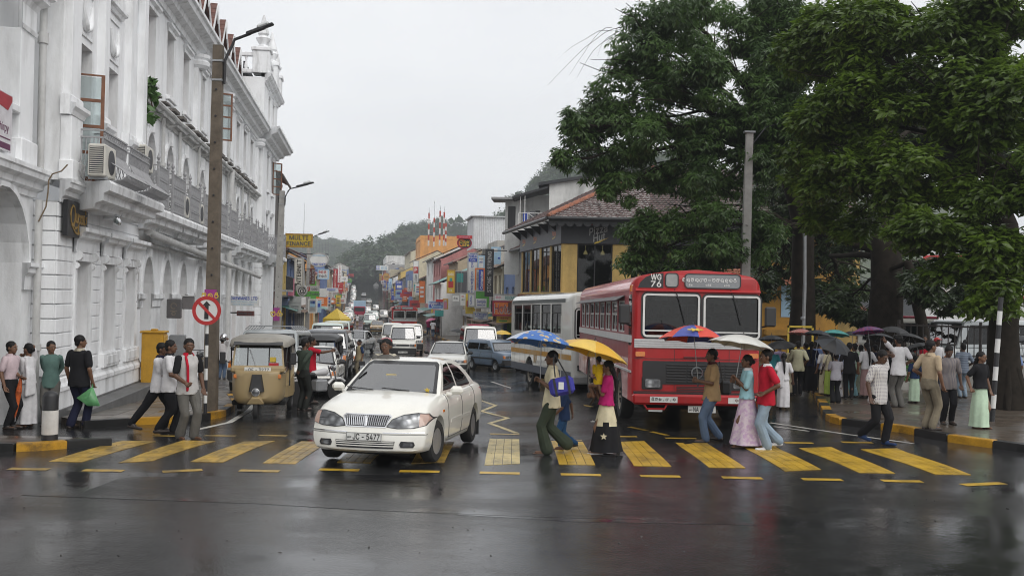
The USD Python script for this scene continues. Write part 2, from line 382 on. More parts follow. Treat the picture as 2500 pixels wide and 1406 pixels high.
lines('centre_line', [(1200, 932), (1260, 951)], .11, WHT); lines('centre_line', [(1283, 960), (1325, 975)], .11, WHT); lines('centre_line', [(1405, 1013), (1450, 1031)], .11, WHT)
lines('edge_line', [(475, 1053), (560, 1032), (605, 1005), (622, 985)], .12, WHT)
lines('edge_line', [(1880, 1033), (2050, 1060), (2230, 1086)], .10, WHT)
lines('edge_line', [(1890, 1044), (1975, 1053)], .08, WHT)
sm = thing('asphalt_repairs', None, None, kind='structure')
part(sm, 'patch', drape(Polygon([gnd(*p)[:2] for p in ((300, 1166), (1040, 1164), (1500, 1190), (1850, 1290), (1400, 1275), (640, 1230), (180, 1218))]), .0015), PATCH)
part(sm, 'seam', drape(LineString([gnd(*p)[:2] for p in ((60, 1216), (640, 1228), (870, 1244), (1350, 1270), (1560, 1268))]).buffer(.035), .003), PATCH)
gr = MB()
for k in range(420):
 d = 8.8 + 9 * rnd.random(); x = (rnd.random() - .5) * d * 1.0; r = .004 + .012 * rnd.random() ** 3
 gr.mesh(Manifold.hull_points(np.array([(rnd.uniform(-1, 1), rnd.uniform(-1, 1), rnd.uniform(-.3, .6)) for _ in range(7)]) * r), t=(x, d, .002))
solo('loose_grit', gr, mat('grit', (.05, .045, .04)), kind='stuff')
def kerb_run(owner, pts, h=.13, w=.16, n=1.0, pair=True, start=0):
 """Painted kerb stones along a plan polyline."""
 L = LineString(pts); k, s = start, 0.
 while s < L.length - .05:
  e = min(s + n, L.length)
  a, b = np.array(L.interpolate(s + .006).coords[0]), np.array(L.interpolate(e - .006).coords[0]); mid = np.array(L.interpolate((s + e) / 2).coords[0])
  ring = []
  nrm = lambda u: np.array([-u[1], u[0]]) / (np.linalg.norm(u) + 1e-9)
  pl = LineString([a, mid, b]).buffer(w / 2, cap_style='flat', join_style='mitre')
  c = np.array(pl.exterior.coords)[:-1]
  if pl.exterior.is_ccw is False: c = c[::-1]
  m = len(c); z = gz(c[:, 0], c[:, 1])
  inner = np.array(pl.centroid.coords[0]) + (c - np.array(pl.centroid.coords[0])) * .97
  cen = np.array([[*pl.centroid.coords[0], z.mean() + h]])
  V = np.vstack([np.c_[c, z - .02], np.c_[c, z + h - .02], np.c_[inner, z + h], cen])
  F = []
  for i in range(m):
   j = (i + 1) % m
   F += [(i, j, m + j), (i, m + j, m + i), (m + i, m + j, 2 * m + j), (m + i, 2 * m + j, 2 * m + i), (2 * m + i, 2 * m + j, 3 * m)]
  part(owner, 'kerb_stone', MB().add(V, F), KY if k % 2 else KB)
  k += 1; s = e
def pave_slabs(owner, poly, h, su, sv, ang, mats, limit=None):
 """Paving slabs laid over a plan polygon in courses."""
 c = poly.centroid; g = affinity.rotate(poly, -math.degrees(ang), origin=c)
 x0, y0, x1, y1 = g.bounds; r = random.Random(3); j = 0; y = y0
 while y < y1:
  x = x0 - (su / 2 if j % 2 else 0)
  while x < x1:
   cell = sbox(x + .008, y + .008, x + su - .008, y + sv - .008)
   q = affinity.rotate(cell.intersection(g), math.degrees(ang), origin=c)
   for p in getattr(q, 'geoms', [q]):
    if p.geom_type != 'Polygon' or p.area < .01: continue
    co = np.array(p.exterior.coords)[:-1]
    if not p.exterior.is_ccw: co = co[::-1]
    z = gz(co[:, 0], co[:, 1]) + h + r.random() * .006; m = len(co)
    v, f = trimesh.creation.triangulate_polygon(Polygon(co), engine='earcut')
    mb = MB().add(np.c_[v, gz(v[:, 0], v[:, 1]) + h + (z - gz(co[:, 0], co[:, 1]) - h)[0]], f)
    for i in range(m):
     k = (i + 1) % m
     mb.add([(*co[i], z[i] - .03), (*co[k], z[k] - .03), (*co[k], z[k]), (*co[i], z[i])], [(0, 1, 2, 3)])
    part(owner, 'paving_slab', mb, r.choice(mats))
   x += su
  y += sv; j += 1
G2 = lambda px, py: tuple(gnd(px, py)[:2])
crn = [G2(200, 1047), G2(370, 1037), G2(470, 1030), G2(538, 1018), G2(575, 992)]
kl = [(KL(d), d) for d in (27, 30, 36, 44, 60, 80, 110, 150, 200, 260)]
face = [(FAC(d) + .2, d) for d in (260, 110, 60, 30, 19.0)]
lp = Polygon(crn + kl + face).buffer(0)
pv = thing('left_pavement', None, None, kind='structure')
part(pv, 'bed', slab(lp, -.05, .115), PAVE2)
near = lp.intersection(sbox(-30, 15, 10, 34))
pave_slabs(pv, near, .118, .9, .6, math.radians(98), PAVES)
kerb_run(pv, [(x + .0, y) for x, y in crn] + kl[:4], h=.135, w=.17, n=.95)
kerb_run(pv, kl[3:], h=.13, w=.17, n=2.5)
isl = [G2(-220, 1106), G2(0, 1103), G2(60, 1102), G2(160, 1098), G2(270, 1090), G2(140, 1081), G2(0, 1080), G2(-220, 1080)]
ip = thing('bollard_island', None, None, kind='structure')
part(ip, 'bed', slab(Polygon(isl).buffer(-.05), -.05, .10), PAVE2)
kerb_run(ip, isl[:5], h=.12, w=.15, n=.72, start=1)
rk = [G2(1985, 945), G2(2004, 985), G2(2024, 1024), G2(2045, 1036), G2(2200, 1056), G2(2340, 1083), G2(2520, 1108), G2(2760, 1150)]
rp = Polygon(rk + [(25, 14), (27, 40), (9.0, 40), (8.2, 33)]).buffer(0)
rv = thing('right_pavement', None, None, kind='structure')
part(rv, 'bed', slab(rp, -.05, .12), PAVE2)
kerb_run(rv, rk[::-1], h=.135, w=.2, n=.86, start=0)
rs = [(KR(d), d) for d in (46, 60, 80, 110, 150, 200, 260)]
rb = [(KR(d) + 6, d) for d in (260, 110, 60, 46)]
sp = thing('street_pavement', None, None, kind='structure')
part(sp, 'bed', slab(Polygon(rs + rb), -.05, .12, 2.), PAVE)
kerb_run(sp, rs, h=.13, w=.18, n=2.5)
# ---------------------------------------------------------------- the white colonial hotel on the left
WALL = mat('white_stucco', (.84, .85, .86), .75, var=.04, scale=1.5, dirt=(.27, .26, .24), dscale=2.4, damt=.42, bump=.25, bscale=30)
TRIM = mat('white_trim', (.82, .83, .84), .7, var=.05, scale=3, dirt=(.17, .165, .15), dscale=3.2, damt=.55, bump=.15)
TRIMD = mat('weathered_trim', (.50, .50, .49), .8, var=.15, scale=2.5, dirt=(.16, .15, .14), dscale=2.2, damt=.75, bump=.3)
PLINTH = mat('dark_plinth', (.12, .12, .12), .6, var=.2, scale=3)
IRON = mat('grey_painted_iron', (.30, .30, .31), .5, var=.15, scale=12)
WOOD = mat('brown_joinery', (.16, .06, .025), .5, var=.2, scale=8)
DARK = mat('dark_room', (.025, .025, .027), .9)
TILE = mat('red_roof_tile', (.13, .055, .042), .75, var=.35, scale=5, dirt=(.05, .045, .04), dscale=2, damt=.8)
TILE2 = mat('dark_roof_tile', (.10, .06, .055), .7, var=.45, scale=4, dirt=(.03, .03, .03), dscale=2, damt=.8)
TILE3 = mat('orange_roof_tile', (.30, .11, .06), .75, var=.3, scale=5, dirt=(.07, .05, .04), dscale=2, damt=.7)
BLACKM = mat('black_metal', (.02, .02, .022), .4)
GREYM = mat('grey_metal', (.32, .33, .34), .45, metal=.4)
PLASTIC = mat('cream_plastic', (.60, .58, .52), .5, var=.06, dirt=(.3, .28, .25), damt=.4)
PIPE = mat('painted_pipe', (.55, .55, .54), .55, var=.1, dirt=(.25, .24, .22), damt=.6)
GLASS = graph('window_glass', {'t': ('transparent_bsdf', {'color': (.75, .80, .80)}), 'g': ('glossy_bsdf', {'roughness': .03}), 'f': ('fresnel', {'IOR': 1.55}), 'm': ('mix_closure', {})},
              [('f.fac', 'm.fac'), ('t.BSDF', 'm.closure1'), ('g.BSDF', 'm.closure2')], 'm.closure')
GLASSD = graph('tinted_glass', {'t': ('transparent_bsdf', {'color': (.30, .33, .34)}), 'g': ('glossy_bsdf', {'roughness': .02}), 'f': ('fresnel', {'IOR': 1.5}), 'm': ('mix_closure', {})},
               [('f.fac', 'm.fac'), ('t.BSDF', 'm.closure1'), ('g.BSDF', 'm.closure2')], 'm.closure')
GLASSC = graph('windscreen_glass', {'t': ('transparent_bsdf', {'color': (.70, .76, .74)}), 'g': ('glossy_bsdf', {'roughness': .02}), 'f': ('fresnel', {'IOR': 3.8}), 'm': ('mix_closure', {})},
               [('f.fac', 'm.fac'), ('t.BSDF', 'm.closure1'), ('g.BSDF', 'm.closure2')], 'm.closure')
DOCCHROME = CHROME = mat('chrome', (.75, .75, .76), .15, metal=1., var=.03)
HA = math.atan2(.9903, -.1386)
HO = np.array([-5.91, 0, -.07])
HT, HN = np.array([-.1386, .9903, 0]), np.array([.9903, .1386, 0])   # along the front, outward
Ud = lambda d: d / .9903
hotel = thing('colonial_hotel', 'long white colonial hotel with arched windows, iron balconies and gabled attics', 'building', HO, HA)
def arch(u, w, z0, zs, k=1.0, n=12):
 """Opening outline: straight sides to the springing zs, then an arc of rise k * w / 2."""
 r = w / 2
 t = np.linspace(0, PI, n)
 return Polygon([(u - r, z0), (u + r, z0)] + [(u + r * math.cos(a), zs + k * r * math.sin(a)) for a in t])
def wall(poly, v, th, m=WALL, name='wall', owner=None, label=None):
 return part(owner or hotel, name, MB().extr(poly, th, (0, v + th, 0), (1, 0, 0), (0, 0, 1)), m, label=label)
def mould(prof, u0, u1, v, m=TRIM, name='cornice', ret=True, owner=None):
 """Profile [(out, z)] run along the front, its ends mitred back to the wall."""
 prof = np.array(prof, float); n = len(prof); V = []
 for u, s in ((u0, -1), (u1, 1)):
  for o, z in prof: V.append((u + (s * o if ret else 0), v - o, z))
 F = []
 for i in range(n - 1): F += [(i, i + 1, n + i + 1), (i, n + i + 1, n + i)]
 mb = MB(); V = np.array(V); F = [f[::-1] for f in F]
 mb.add(V, F)
 if ret:
  for k, s in ((0, 1), (n, -1)):
   W = np.array([(V[k][0] * 0 + (u0 if k == 0 else u1), v, z) for o, z in prof]); E = V[k:k + n]
   for i in range(n - 1):
    q = [(E[i], E[i + 1], W[i + 1], W[i])]
    for a in q: mb.add(np.array(a if s < 0 else a[::-1]), [(0, 1, 2, 3)])
 else:
  for k in (0, n):
   pg = Polygon([(o, z) for o, z in prof]).buffer(0)
   mb.sheet(pg, (u0 if k == 0 else u1, v, 0), (0, -1, 0), (0, 0, 1))
 if v < -.05 and ret: mb.box(u0 - .06, u1 + .06, v - .01, .0 if v > -.3 else v + .3, prof[:, 1].min() + .01, prof[:, 1].max() - .01)
 return part(owner or hotel, name, mb, m)
CORN = lambda z, h, o: [(0, z), (o * .15, z), (o * .2, z + h * .2), (o * .45, z + h * .3), (o * .5, z + h * .5), (o * .85, z + h * .62), (o * .9, z + h * .8), (o, z + h * .85), (o, z + h), (0, z + h * 1.02)]
def window(u, w, z0, z1, v, kind='sash', arched=None, owner=None, mf=WOOD, panes=(2, 3), open_=0):
 """A window set back in its opening: frame and panes."""
 p = T(_fresh((owner or hotel).path + '/window')); UsdGeom.Xform.Define(stage, p.path)
 out = arch(u, w, z0, arched) if arched else sbox(u - w / 2, z0, u + w / 2, z1)
 b = out.bounds; inn = unary_union([sbox(b[0] + w * i / panes[0] + .035, b[1] + (b[3] - b[1]) * j / panes[1] + .03, b[0] + w * (i + 1) / panes[0] - .035, b[1] + (b[3] - b[1]) * (j + 1) / panes[1] - .03)
                                       for i in range(panes[0]) for j in range(panes[1])]).intersection(out.buffer(-.05))
 part(p, 'frame', MB().extr(out.difference(inn), .07, (0, v + .07, 0), (1, 0, 0), (0, 0, 1)), mf)
 part(p, 'pane', MB().extr(inn.buffer(.01), .006, (0, v + .05, 0), (1, 0, 0), (0, 0, 1)), GLASSD)
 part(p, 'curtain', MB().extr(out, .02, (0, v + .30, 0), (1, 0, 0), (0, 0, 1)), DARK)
 return p
uA0, uA1 = Ud(11.0), Ud(19.15)
vA = .45
a1 = arch(Ud(17.35), 2.55, -.2, 2.92); a2 = arch(Ud(13.3), 2.55, -.2, 2.92)
wall(sbox(uA0, -.3, uA1, 4.2).difference(unary_union([a1, a2])), vA, .8)
for c in (17.35, 13.3):
 ring = arch(Ud(c), 2.95, 2.92, 2.92).difference(arch(Ud(c), 2.551, 2.8, 2.92))
 part(hotel, 'arch_moulding', MB().extr(ring, .08, (0, vA, 0), (1, 0, 0), (0, 0, 1)), TRIM)
 ring = arch(Ud(c), 2.72, 2.92, 2.92).difference(arch(Ud(c), 2.551, 2.8, 2.92))
 part(hotel, 'arch_moulding', MB().extr(ring, .05, (0, vA - .08, 0), (1, 0, 0), (0, 0, 1)), TRIM)
for c in (18.93, 15.4):
 mould([(0, 2.42), (.06, 2.43), (.08, 2.68), (.16, 2.74), (.16, 2.82), (.22, 2.85), (.22, 2.92), (0, 2.92)], Ud(c - .3), Ud(c + .22), vA, name='impost')
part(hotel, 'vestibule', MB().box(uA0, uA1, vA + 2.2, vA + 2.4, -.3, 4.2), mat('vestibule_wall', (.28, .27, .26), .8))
mould(CORN(4.15, .5, .32), uA0, uA1 - .02, vA)
wall(sbox(uA0, 4.6, uA1, 12.5).difference(unary_union([sbox(Ud(16.3), 4.75, Ud(17.85), 7.6), sbox(Ud(12.5), 4.75, Ud(14), 7.6)])), vA + .35, .6)
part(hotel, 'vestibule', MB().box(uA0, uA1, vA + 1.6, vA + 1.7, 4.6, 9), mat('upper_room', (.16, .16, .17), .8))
for c in (18.35, 15.2):
 part(hotel, 'pilaster', MB().box(Ud(c) - .42, Ud(c) + .3, vA - .12, vA + .36, 4.66, 7.05, .01).box(Ud(c) - .5, Ud(c) + .36, vA - .2, vA + .36, 4.66, 5.1, .02), WALL)
 mould([(0, 7.05), (.03, 7.05), (.05, 7.12), (.02, 7.14), (.02, 7.5), (.08, 7.6), (.2, 7.68), (.2, 7.76), (.28, 7.8), (.28, 7.95), (0, 7.96)], Ud(c) - .42, Ud(c) + .3, vA - .12, name='capital')
mould(CORN(7.96, .5, .5), uA0, uA1 - .3, vA - .1)
mb = MB()
for k in range(9):
 mb.lathe([(.05, 5.0), (.085, 5.02), (.05, 5.08), (.09, 5.22), (.035, 5.42), (.06, 5.5), (.085, 5.52)], (Ud(17.62) - .24 * k, vA - .02, 0), 8)
part(hotel, 'baluster', mb, TRIM, smooth=40)
part(hotel, 'balustrade_rail', MB().box(Ud(15.6), Ud(17.95), vA - .14, vA + .12, 5.52, 5.66, .02).box(Ud(15.6), Ud(17.95), vA - .1, vA + .1, 4.66, 5.0), TRIM)
uF0, uF1 = Ud(19.2), Ud(25.85)
gw = [(20.9, 1.02), (22.95, 1.0), (24.95, .98)]
core = sbox(uF0, -.3, uF1, 4.12)
holes = unary_union([sbox(Ud(c) - w / 2, 1.08, Ud(c) + w / 2, 3.03) for c, w in gw])
wall(core.difference(holes), .03, .5)
part(hotel, 'wall', MB().box(uF0, uF0 + .3, .03, 6, -.3, 4.12), WALL)
nz = 12; z = .78; hgt = (4.10 - .78) / nz
clear = unary_union([sbox(Ud(c) - w / 2 - .17, .7, Ud(c) + w / 2 + .17, 3.2) for c, w in gw] + [sbox(Ud(c) - w / 2 - .28, 3.1, Ud(c) + w / 2 + .28, 3.72) for c, w in gw])
for k in range(nz):
 band = sbox(uF0 - .001, z + .011, uF1, z + hgt - .011).difference(clear)
 for g in getattr(band, 'geoms', [band]):
  x0, y0, x1, y1 = g.bounds
  part(hotel, 'wall_course', MB().box(x0 - (.03 if x0 < uF0 + .01 else 0), x1, 0, .04, y0, y1, .008) if g.area > .98 * (x1 - x0) * (y1 - y0) else MB().extr(g, .035, (0, .035, 0), (1, 0, 0), (0, 0, 1)), WALL)
 part(hotel, 'wall_course', MB().box(uF0 - .03, uF0 + .005, .041, .9, z + .011, z + hgt - .011, .008), WALL)
 z += hgt
for c, w in gw:
 u = Ud(c)
 window(u, w, 1.08, 3.03, .38, panes=(2, 3))
 fr = sbox(u - w / 2 - .15, 1.02, u + w / 2 + .15, 3.2).difference(sbox(u - w / 2, 1.0, u + w / 2, 3.03))
 part(hotel, 'window_surround', MB().extr(fr, .07, (0, .035, 0), (1, 0, 0), (0, 0, 1)), TRIM)
 part(hotel, 'window_apron', MB().box(u - w / 2 - .2, u + w / 2 + .2, -.12, .03, .74, 1.06, .015).box(u - w / 2 + .05, u + w / 2 - .05, -.135, 0, .8, 1.0, .01), TRIM)
 mould([(0, 3.2), (.06, 3.21), (.08, 3.4), (.1, 3.45), (.2, 3.5), (.22, 3.57), (.3, 3.6), (.3, 3.68), (0, 3.72)], u - w / 2 - .18, u + w / 2 + .18, .0, name='window_hood')
 for s in (-1, 1):
  uu = u + s * (w / 2 + .08)
  part(hotel, 'scroll_bracket', MB().lathe([(.0, -.06), (.1, -.055), (.1, .055), (0, .06)], (uu, -.06, 3.13), 10, M=rot((0, 1, 0), PI / 2)).lathe([(.0, -.05), (.065, -.045), (.065, .045), (0, .05)], (uu, -.03, 2.93), 10, M=rot((0, 1, 0), PI / 2)), TRIM)
mould([(.0, .18), (.1, .18), (.1, .5), (.13, .52), (.13, .6), (.08, .66), (.06, .74), (0, .76)], uF0 - .0, uF1, .0, name='plinth')
part(hotel, 'plinth', MB().box(uF0 - .12, uF1 + .1, -.12, .2, -.4, .18, .01), PLINTH)
part(hotel, 'plinth_step', MB().box(uF0 + .4, uF1 + 2.0, -.55, .0, -.5, .0 + .14, .02), PLINTH)
mould(CORN(4.1, .42, .30), uF0, uF1, .0)
fw = [(20.66, 1.12), (22.85, 1.12)]
h1 = unary_union([sbox(Ud(c) - w / 2, 4.6, Ud(c) + w / 2, 7.42) for c, w in fw] + [sbox(Ud(c) - w / 2, 8.85, Ud(c) + w / 2, 10.9) for c, w in fw] + [sbox(Ud(24.9) - .45, 8.85, Ud(24.9) + .45, 10.9)])
wall(sbox(uF0, 4.52, uF1, 12.6).difference(h1), .0, .5)
part(hotel, 'wall', MB().box(uF0, uF0 + .3, .5, 6, 4.52, 12.6), WALL)
part(hotel, 'wall', MB().box(uF1 - .3, uF1, .5, 6, 4.52, 12.6), WALL)
for c, w in fw:
 window(Ud(c), w, 4.6, 7.42, .4, panes=(2, 4)); window(Ud(c), w, 8.85, 10.9, .4, panes=(2, 3))
 mould([(0, 8.68), (.05, 8.68), (.08, 8.75), (.14, 8.8), (.14, 8.87), (0, 8.88)], Ud(c) - w / 2 - .1, Ud(c) + w / 2 + .1, 0, name='window_sill')
 sw = MB()
 for s in (-1, 1):
  pts = [(Ud(c) + s * (.02 + .36 * t), -.03 - .02 * math.sin(PI * t), 7.75 + .52 * t ** 2.0 + .0) for t in np.linspace(0, 1, 9)]
  sw.tube(pts, [.05 + .028 * math.sin(PI * k / 8 + .5) ** 2 for k in range(9)], 7)
 part(hotel, 'swag', sw, TRIM, smooth=50)
 fr = sbox(Ud(c) - .5, 7.58, Ud(c) + .5, 8.52).difference(sbox(Ud(c) - .46, 7.62, Ud(c) + .46, 8.48))
 part(hotel, 'panel_moulding', MB().extr(fr, .03, (0, 0, 0), (1, 0, 0), (0, 0, 1)), TRIM)
for c, w in ((19.55, .62), (21.77, .4), (24.2, .5), (25.5, .4)):
 part(hotel, 'pilaster', MB().box(Ud(c) - w / 2, Ud(c) + w / 2, -.16, .01, 6.15, 12.4, .01).box(Ud(c) - w / 2 - .07, Ud(c) + w / 2 + .07, -.2, .01, 4.53, 5.75, .015).box(Ud(c) - w / 2 - .12, Ud(c) + w / 2 + .12, -.25, .01, 4.53, 4.9, .015), WALL)
 mould([(0, 5.75), (.05, 5.76), (.08, 5.84), (.14, 5.9), (.14, 5.97), (.03, 6.0), (.03, 6.12), (0, 6.16)], Ud(c) - w / 2 - .07, Ud(c) + w / 2 + .07, -.16, name='pedestal_cap')
mould(CORN(11.9, .7, .7), uF0, uF1 - .6, 0)
cs = T(_fresh(hotel.path + '/casement')); UsdGeom.Xform.Define(stage, cs.path)
for s, c in ((-1, 20.66),):
 u0 = Ud(c) - .52
 R = np.array([.28, -.96, 0]); N = np.array([-.96, -.28, 0])
 fr = sbox(0, 4.62, .62, 6.75).difference(unary_union([sbox(.07, 4.7 + .52 * k, .55, 5.16 + .52 * k) for k in range(4)]))
 part(cs, 'frame', MB().extr(fr, .05, (u0, .1, 0), R, (0, 0, 1)), WOOD)
 part(cs, 'pane', MB().extr(sbox(.07, 4.7, .55, 6.7), .006, (u0, .1, 0), R, (0, 0, 1)), GLASS)
uL0, uL1, vL = Ud(25.85), Ud(54.6), .32
bays = [25.75, 28.35, 31.0, 33.65, 36.9, 39.9, 44.1, 46.85, 49.5, 52.3]
gh, fh, th_ = [], [], []
for i, c in enumerate(bays):
 u = Ud(c)
 if i == 0: u = uL0 + .68
 gh.append(arch(u, 1.36, -.6, 2.38, 1.5)); fh.append(arch(u, 1.22, 4.5, 5.95, 1.5)); th_.append(sbox(u - .52, 8.32, u + .52, 10.25))
wall(sbox(uL0, -1.2, uL1, 4.2).difference(unary_union(gh)), vL, .55)
wall(sbox(uL0, 4.2, uL1, 7.75).difference(unary_union(fh)), vL, .55)
wall(sbox(uL0, 7.75, uL1, 10.9).difference(unary_union(th_)), vL, .5)
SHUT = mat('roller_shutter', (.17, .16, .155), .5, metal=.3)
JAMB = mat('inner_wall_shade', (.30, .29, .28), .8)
for i, c in enumerate(bays):
 u = Ud(c) if i else uL0 + .68
 for pz, k, w in ((2.38, 1.5, 1.36), (5.95, 1.5, 1.22)):
  ring = arch(u, w + .30, pz, pz, k * w / (w + .3) + .16).difference(arch(u, w + .001, pz - .1, pz, k))
  part(hotel, 'arch_moulding', MB().extr(ring, .07, (0, vL, 0), (1, 0, 0), (0, 0, 1)), TRIM)
  part(hotel, 'keystone', MB().box(u - .09, u + .09, vL - .14, vL, pz + k * w / 2 - .02, pz + k * w / 2 + .42, .02), TRIM)
 window(u, 1.22, 4.5, 6.9, vL + .45, arched=5.6, panes=(2, 4)); window(u, 1.04, 8.32, 10.25, vL + .42, panes=(2, 4))
 part(hotel, 'window_sill', MB().box(u - .62, u + .62, vL - .12, vL, 8.2, 8.33, .02).box(u - .56, u + .56, vL - .07, vL, 8.1, 8.2, .02), TRIM)
 mould([(0, 10.25), (.05, 10.26), (.06, 10.36), (.14, 10.42), (.14, 10.5), (0, 10.52)], u - .58, u + .58, vL, name='window_hood')
 if i in (1, 2, 4, 6, 8):
  sh = T(_fresh(hotel.path + '/shutter')); UsdGeom.Xform.Define(stage, sh.path)
  for q in range(18): part(sh, 'slat', MB().box(u - .68, u + .68, vL + .46, vL + .49, -.9 + .17 * q, -.9 + .17 * q + .155, .01), SHUT)
 else:
  d_ = T(_fresh(hotel.path + '/door')); UsdGeom.Xform.Define(stage, d_.path)
  for s in (-1, 1):
   part(d_, 'leaf', MB().box(u + s * .02, u + s * .67, vL + .46, vL + .5, -.9, 2.2, .01).box(u + s * .12, u + s * .57, vL + .44, vL + .46, .2, 1.9, .01), WOOD)
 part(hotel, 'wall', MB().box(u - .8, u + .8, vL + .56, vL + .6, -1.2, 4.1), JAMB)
 if i in (0, 1, 2, 3, 6, 7, 8):
  for s in (-1, 1):
   mould([(0, 2.0), (.04, 2.0), (.05, 2.18), (.11, 2.24), (.11, 2.36), (0, 2.38)], u + s * .99 - .31, u + s * .99 + .31 - (.06 if s < 0 else 0), vL, name='impost')
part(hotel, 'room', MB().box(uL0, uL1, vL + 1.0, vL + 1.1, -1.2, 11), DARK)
for c in (35.4, 42.0, 54.3):
 u = Ud(c)
 part(hotel, 'pilaster', MB().box(u - .32, u + .32, vL - .14, vL + .01, 7.8, 10.2, .01).box(u - .36, u + .36, vL - .18, vL + .01, 7.8, 8.1, .01), WALL)
 part(hotel, 'pilaster_cap', MB().lathe([(.3, 10.2), (.42, 10.3), (.44, 10.42), (.36, 10.5), (.44, 10.56), (.44, 10.68)], (u, vL - .05, 0), 12), TRIM, smooth=40)
mould(CORN(10.62, .75, .75), uL0, uL1, vL, m=TRIM)
mould([(0, 7.4), (.04, 7.4), (.06, 7.5), (.14, 7.56), (.14, 7.66), (.22, 7.7), (.22, 7.78), (0, 7.8)], uL0, uL1, vL, m=TRIMD, name='string_course')
g = MB(); rr = random.Random(5)
g.tube([(Ud(26.3 + .7 * k), vL - .34, 7.55 + .05 * rr.random()) for k in range(40)], .075, 7)
for k in range(13): g.tube([(Ud(26.4 + 2.1 * k), vL - .34, 7.5), (Ud(26.4 + 2.1 * k), vL - .05, 7.35)], .04, 6)
part(hotel, 'gutter', g, TRIMD, smooth=50)
for k in range(20):
 u = Ud(26.2 + 1.35 * k); part(hotel, 'gutter_ledge', MB().box(u, u + 1.15 * rr.uniform(.5, 1), vL - .32, vL + .02, 7.82, 7.86 + .08 * rr.random()), mat('mossy_ledge', (.12, .11, .10), .85, var=.4, scale=8))
for c in (25.95, 27.3, 29.7, 32.3, 35.9, 41.2, 43.2, 45.5, 48.2, 50.9):
 part(hotel, 'drainpipe', MB().tube([(Ud(c), vL - .1, 10.6 if c in (25.95, 35.9, 41.2, 43.2) else 7.5), (Ud(c), vL - .1, 4.5)], .055 if c > 26 else .075, 8).tube([(Ud(c), vL - .1, 6.2), (Ud(c), vL - .1, 6.1)], .09, 8), PIPE, smooth=50)
part(hotel, 'drainpipe', MB().tube([(Ud(42.6), vL - .35, 7.6), (Ud(42.6), vL - .3, 4.3), (Ud(42.6), vL - .3, 2.2), (Ud(42.6), vL - .3, -.7)], .11, 9), PIPE, smooth=50)
part(hotel, 'drainpipe', MB().tube([(Ud(18.95), -.02 + .3, 4.1), (Ud(18.95), .28, -.1)], .07, 8).tube([(Ud(18.95), .28, 1.42), (Ud(18.95), .28, 1.3)], .1, 8), PIPE, smooth=50)
part(hotel, 'drainpipe', MB().tube([(Ud(18.95), .28, 11), (Ud(18.95), .28, 4.6)], .07, 8).tube([(Ud(18.95), .28, 7.22), (Ud(18.95), .28, 7.02)], .1, 8), PIPE, smooth=50)
part(hotel, 'waste_pipe', MB().tube([(uL0 + .5, vL - .45, 4.0), (uL0 + 1.2, vL - .45, 3.95), (Ud(42), vL - .45, 3.55)], .11, 9).tube([(uL0 + .3, vL - .2, 4.1), (uL0 + .3, vL - .2, 3.72), (Ud(53.5), vL - .2, 3.5)], .06, 8)
     .tube([(Ud(42.6), vL - .4, 3.6), (Ud(53.5), vL - .4, 3.3)], .1, 8), PIPE, smooth=50)
GZ = 1.75
for k, c in enumerate((31.5, 34.15, 36.8, 39.45, 42.1, 44.75, 47.4, 50.05, 52.7)):
 u = Ud(c); gm_ = T(_fresh(hotel.path + '/attic_gable')); UsdGeom.Xform.Define(stage, gm_.path)
 v0 = vL + .85
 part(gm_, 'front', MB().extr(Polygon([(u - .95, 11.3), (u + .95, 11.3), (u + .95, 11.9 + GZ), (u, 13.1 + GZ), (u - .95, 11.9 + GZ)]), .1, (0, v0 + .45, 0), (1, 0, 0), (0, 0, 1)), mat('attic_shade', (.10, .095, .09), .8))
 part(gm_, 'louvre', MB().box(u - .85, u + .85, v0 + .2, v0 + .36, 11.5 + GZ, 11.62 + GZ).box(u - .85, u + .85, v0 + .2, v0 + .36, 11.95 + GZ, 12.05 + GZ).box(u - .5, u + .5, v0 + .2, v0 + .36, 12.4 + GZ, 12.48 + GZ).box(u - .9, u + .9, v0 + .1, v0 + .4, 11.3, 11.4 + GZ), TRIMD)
 for s in (-1, 1):
  ang = math.atan2(1.35, 1.15)
  brd = Polygon([(u, 13.35 + GZ), (u + s * 1.2, 11.85 + GZ), (u + s * 1.2, 11.65 + GZ), (u, 13.12 + GZ)])
  part(gm_, 'bargeboard', MB().extr(brd, .05, (0, v0 - .1, 0), (1, 0, 0), (0, 0, 1)), TRIM)
  ml = MB(); nt = 6
  for a in range(nt):
   t0, t1 = a / nt, (a + 1) / nt
   x0, x1 = u + s * (1.24 * t0), u + s * 1.24 * (t1 + .05); zz0, zz1 = 13.40 + GZ - 1.52 * t0, 13.40 + GZ - 1.52 * (t1 + .05)
   for b in range(10):
    y0_ = v0 - .12 + b * .3
    ml.add([(x0, y0_, zz0 + .01), (x0, y0_ + .28, zz0 + .01), (x1, y0_ + .28, zz1 + .05), (x1, y0_, zz1 + .05), (x1, y0_, zz1), (x1, y0_ + .28, zz1)], [(0, 1, 2, 3), (3, 2, 5, 4)] if s < 0 else [(3, 2, 1, 0), (4, 5, 2, 3)])
  part(gm_, 'roof_tiles', ml, TILE, kind='stuff')
 part(gm_, 'pendant', MB().extr(Polygon([(u - .07, 13.3 + GZ), (u + .07, 13.3 + GZ), (u + .02, 12.5 + GZ), (u - .02, 12.5 + GZ)]), .05, (0, v0 - .14, 0), (1, 0, 0), (0, 0, 1)), TRIM)
ml = MB()
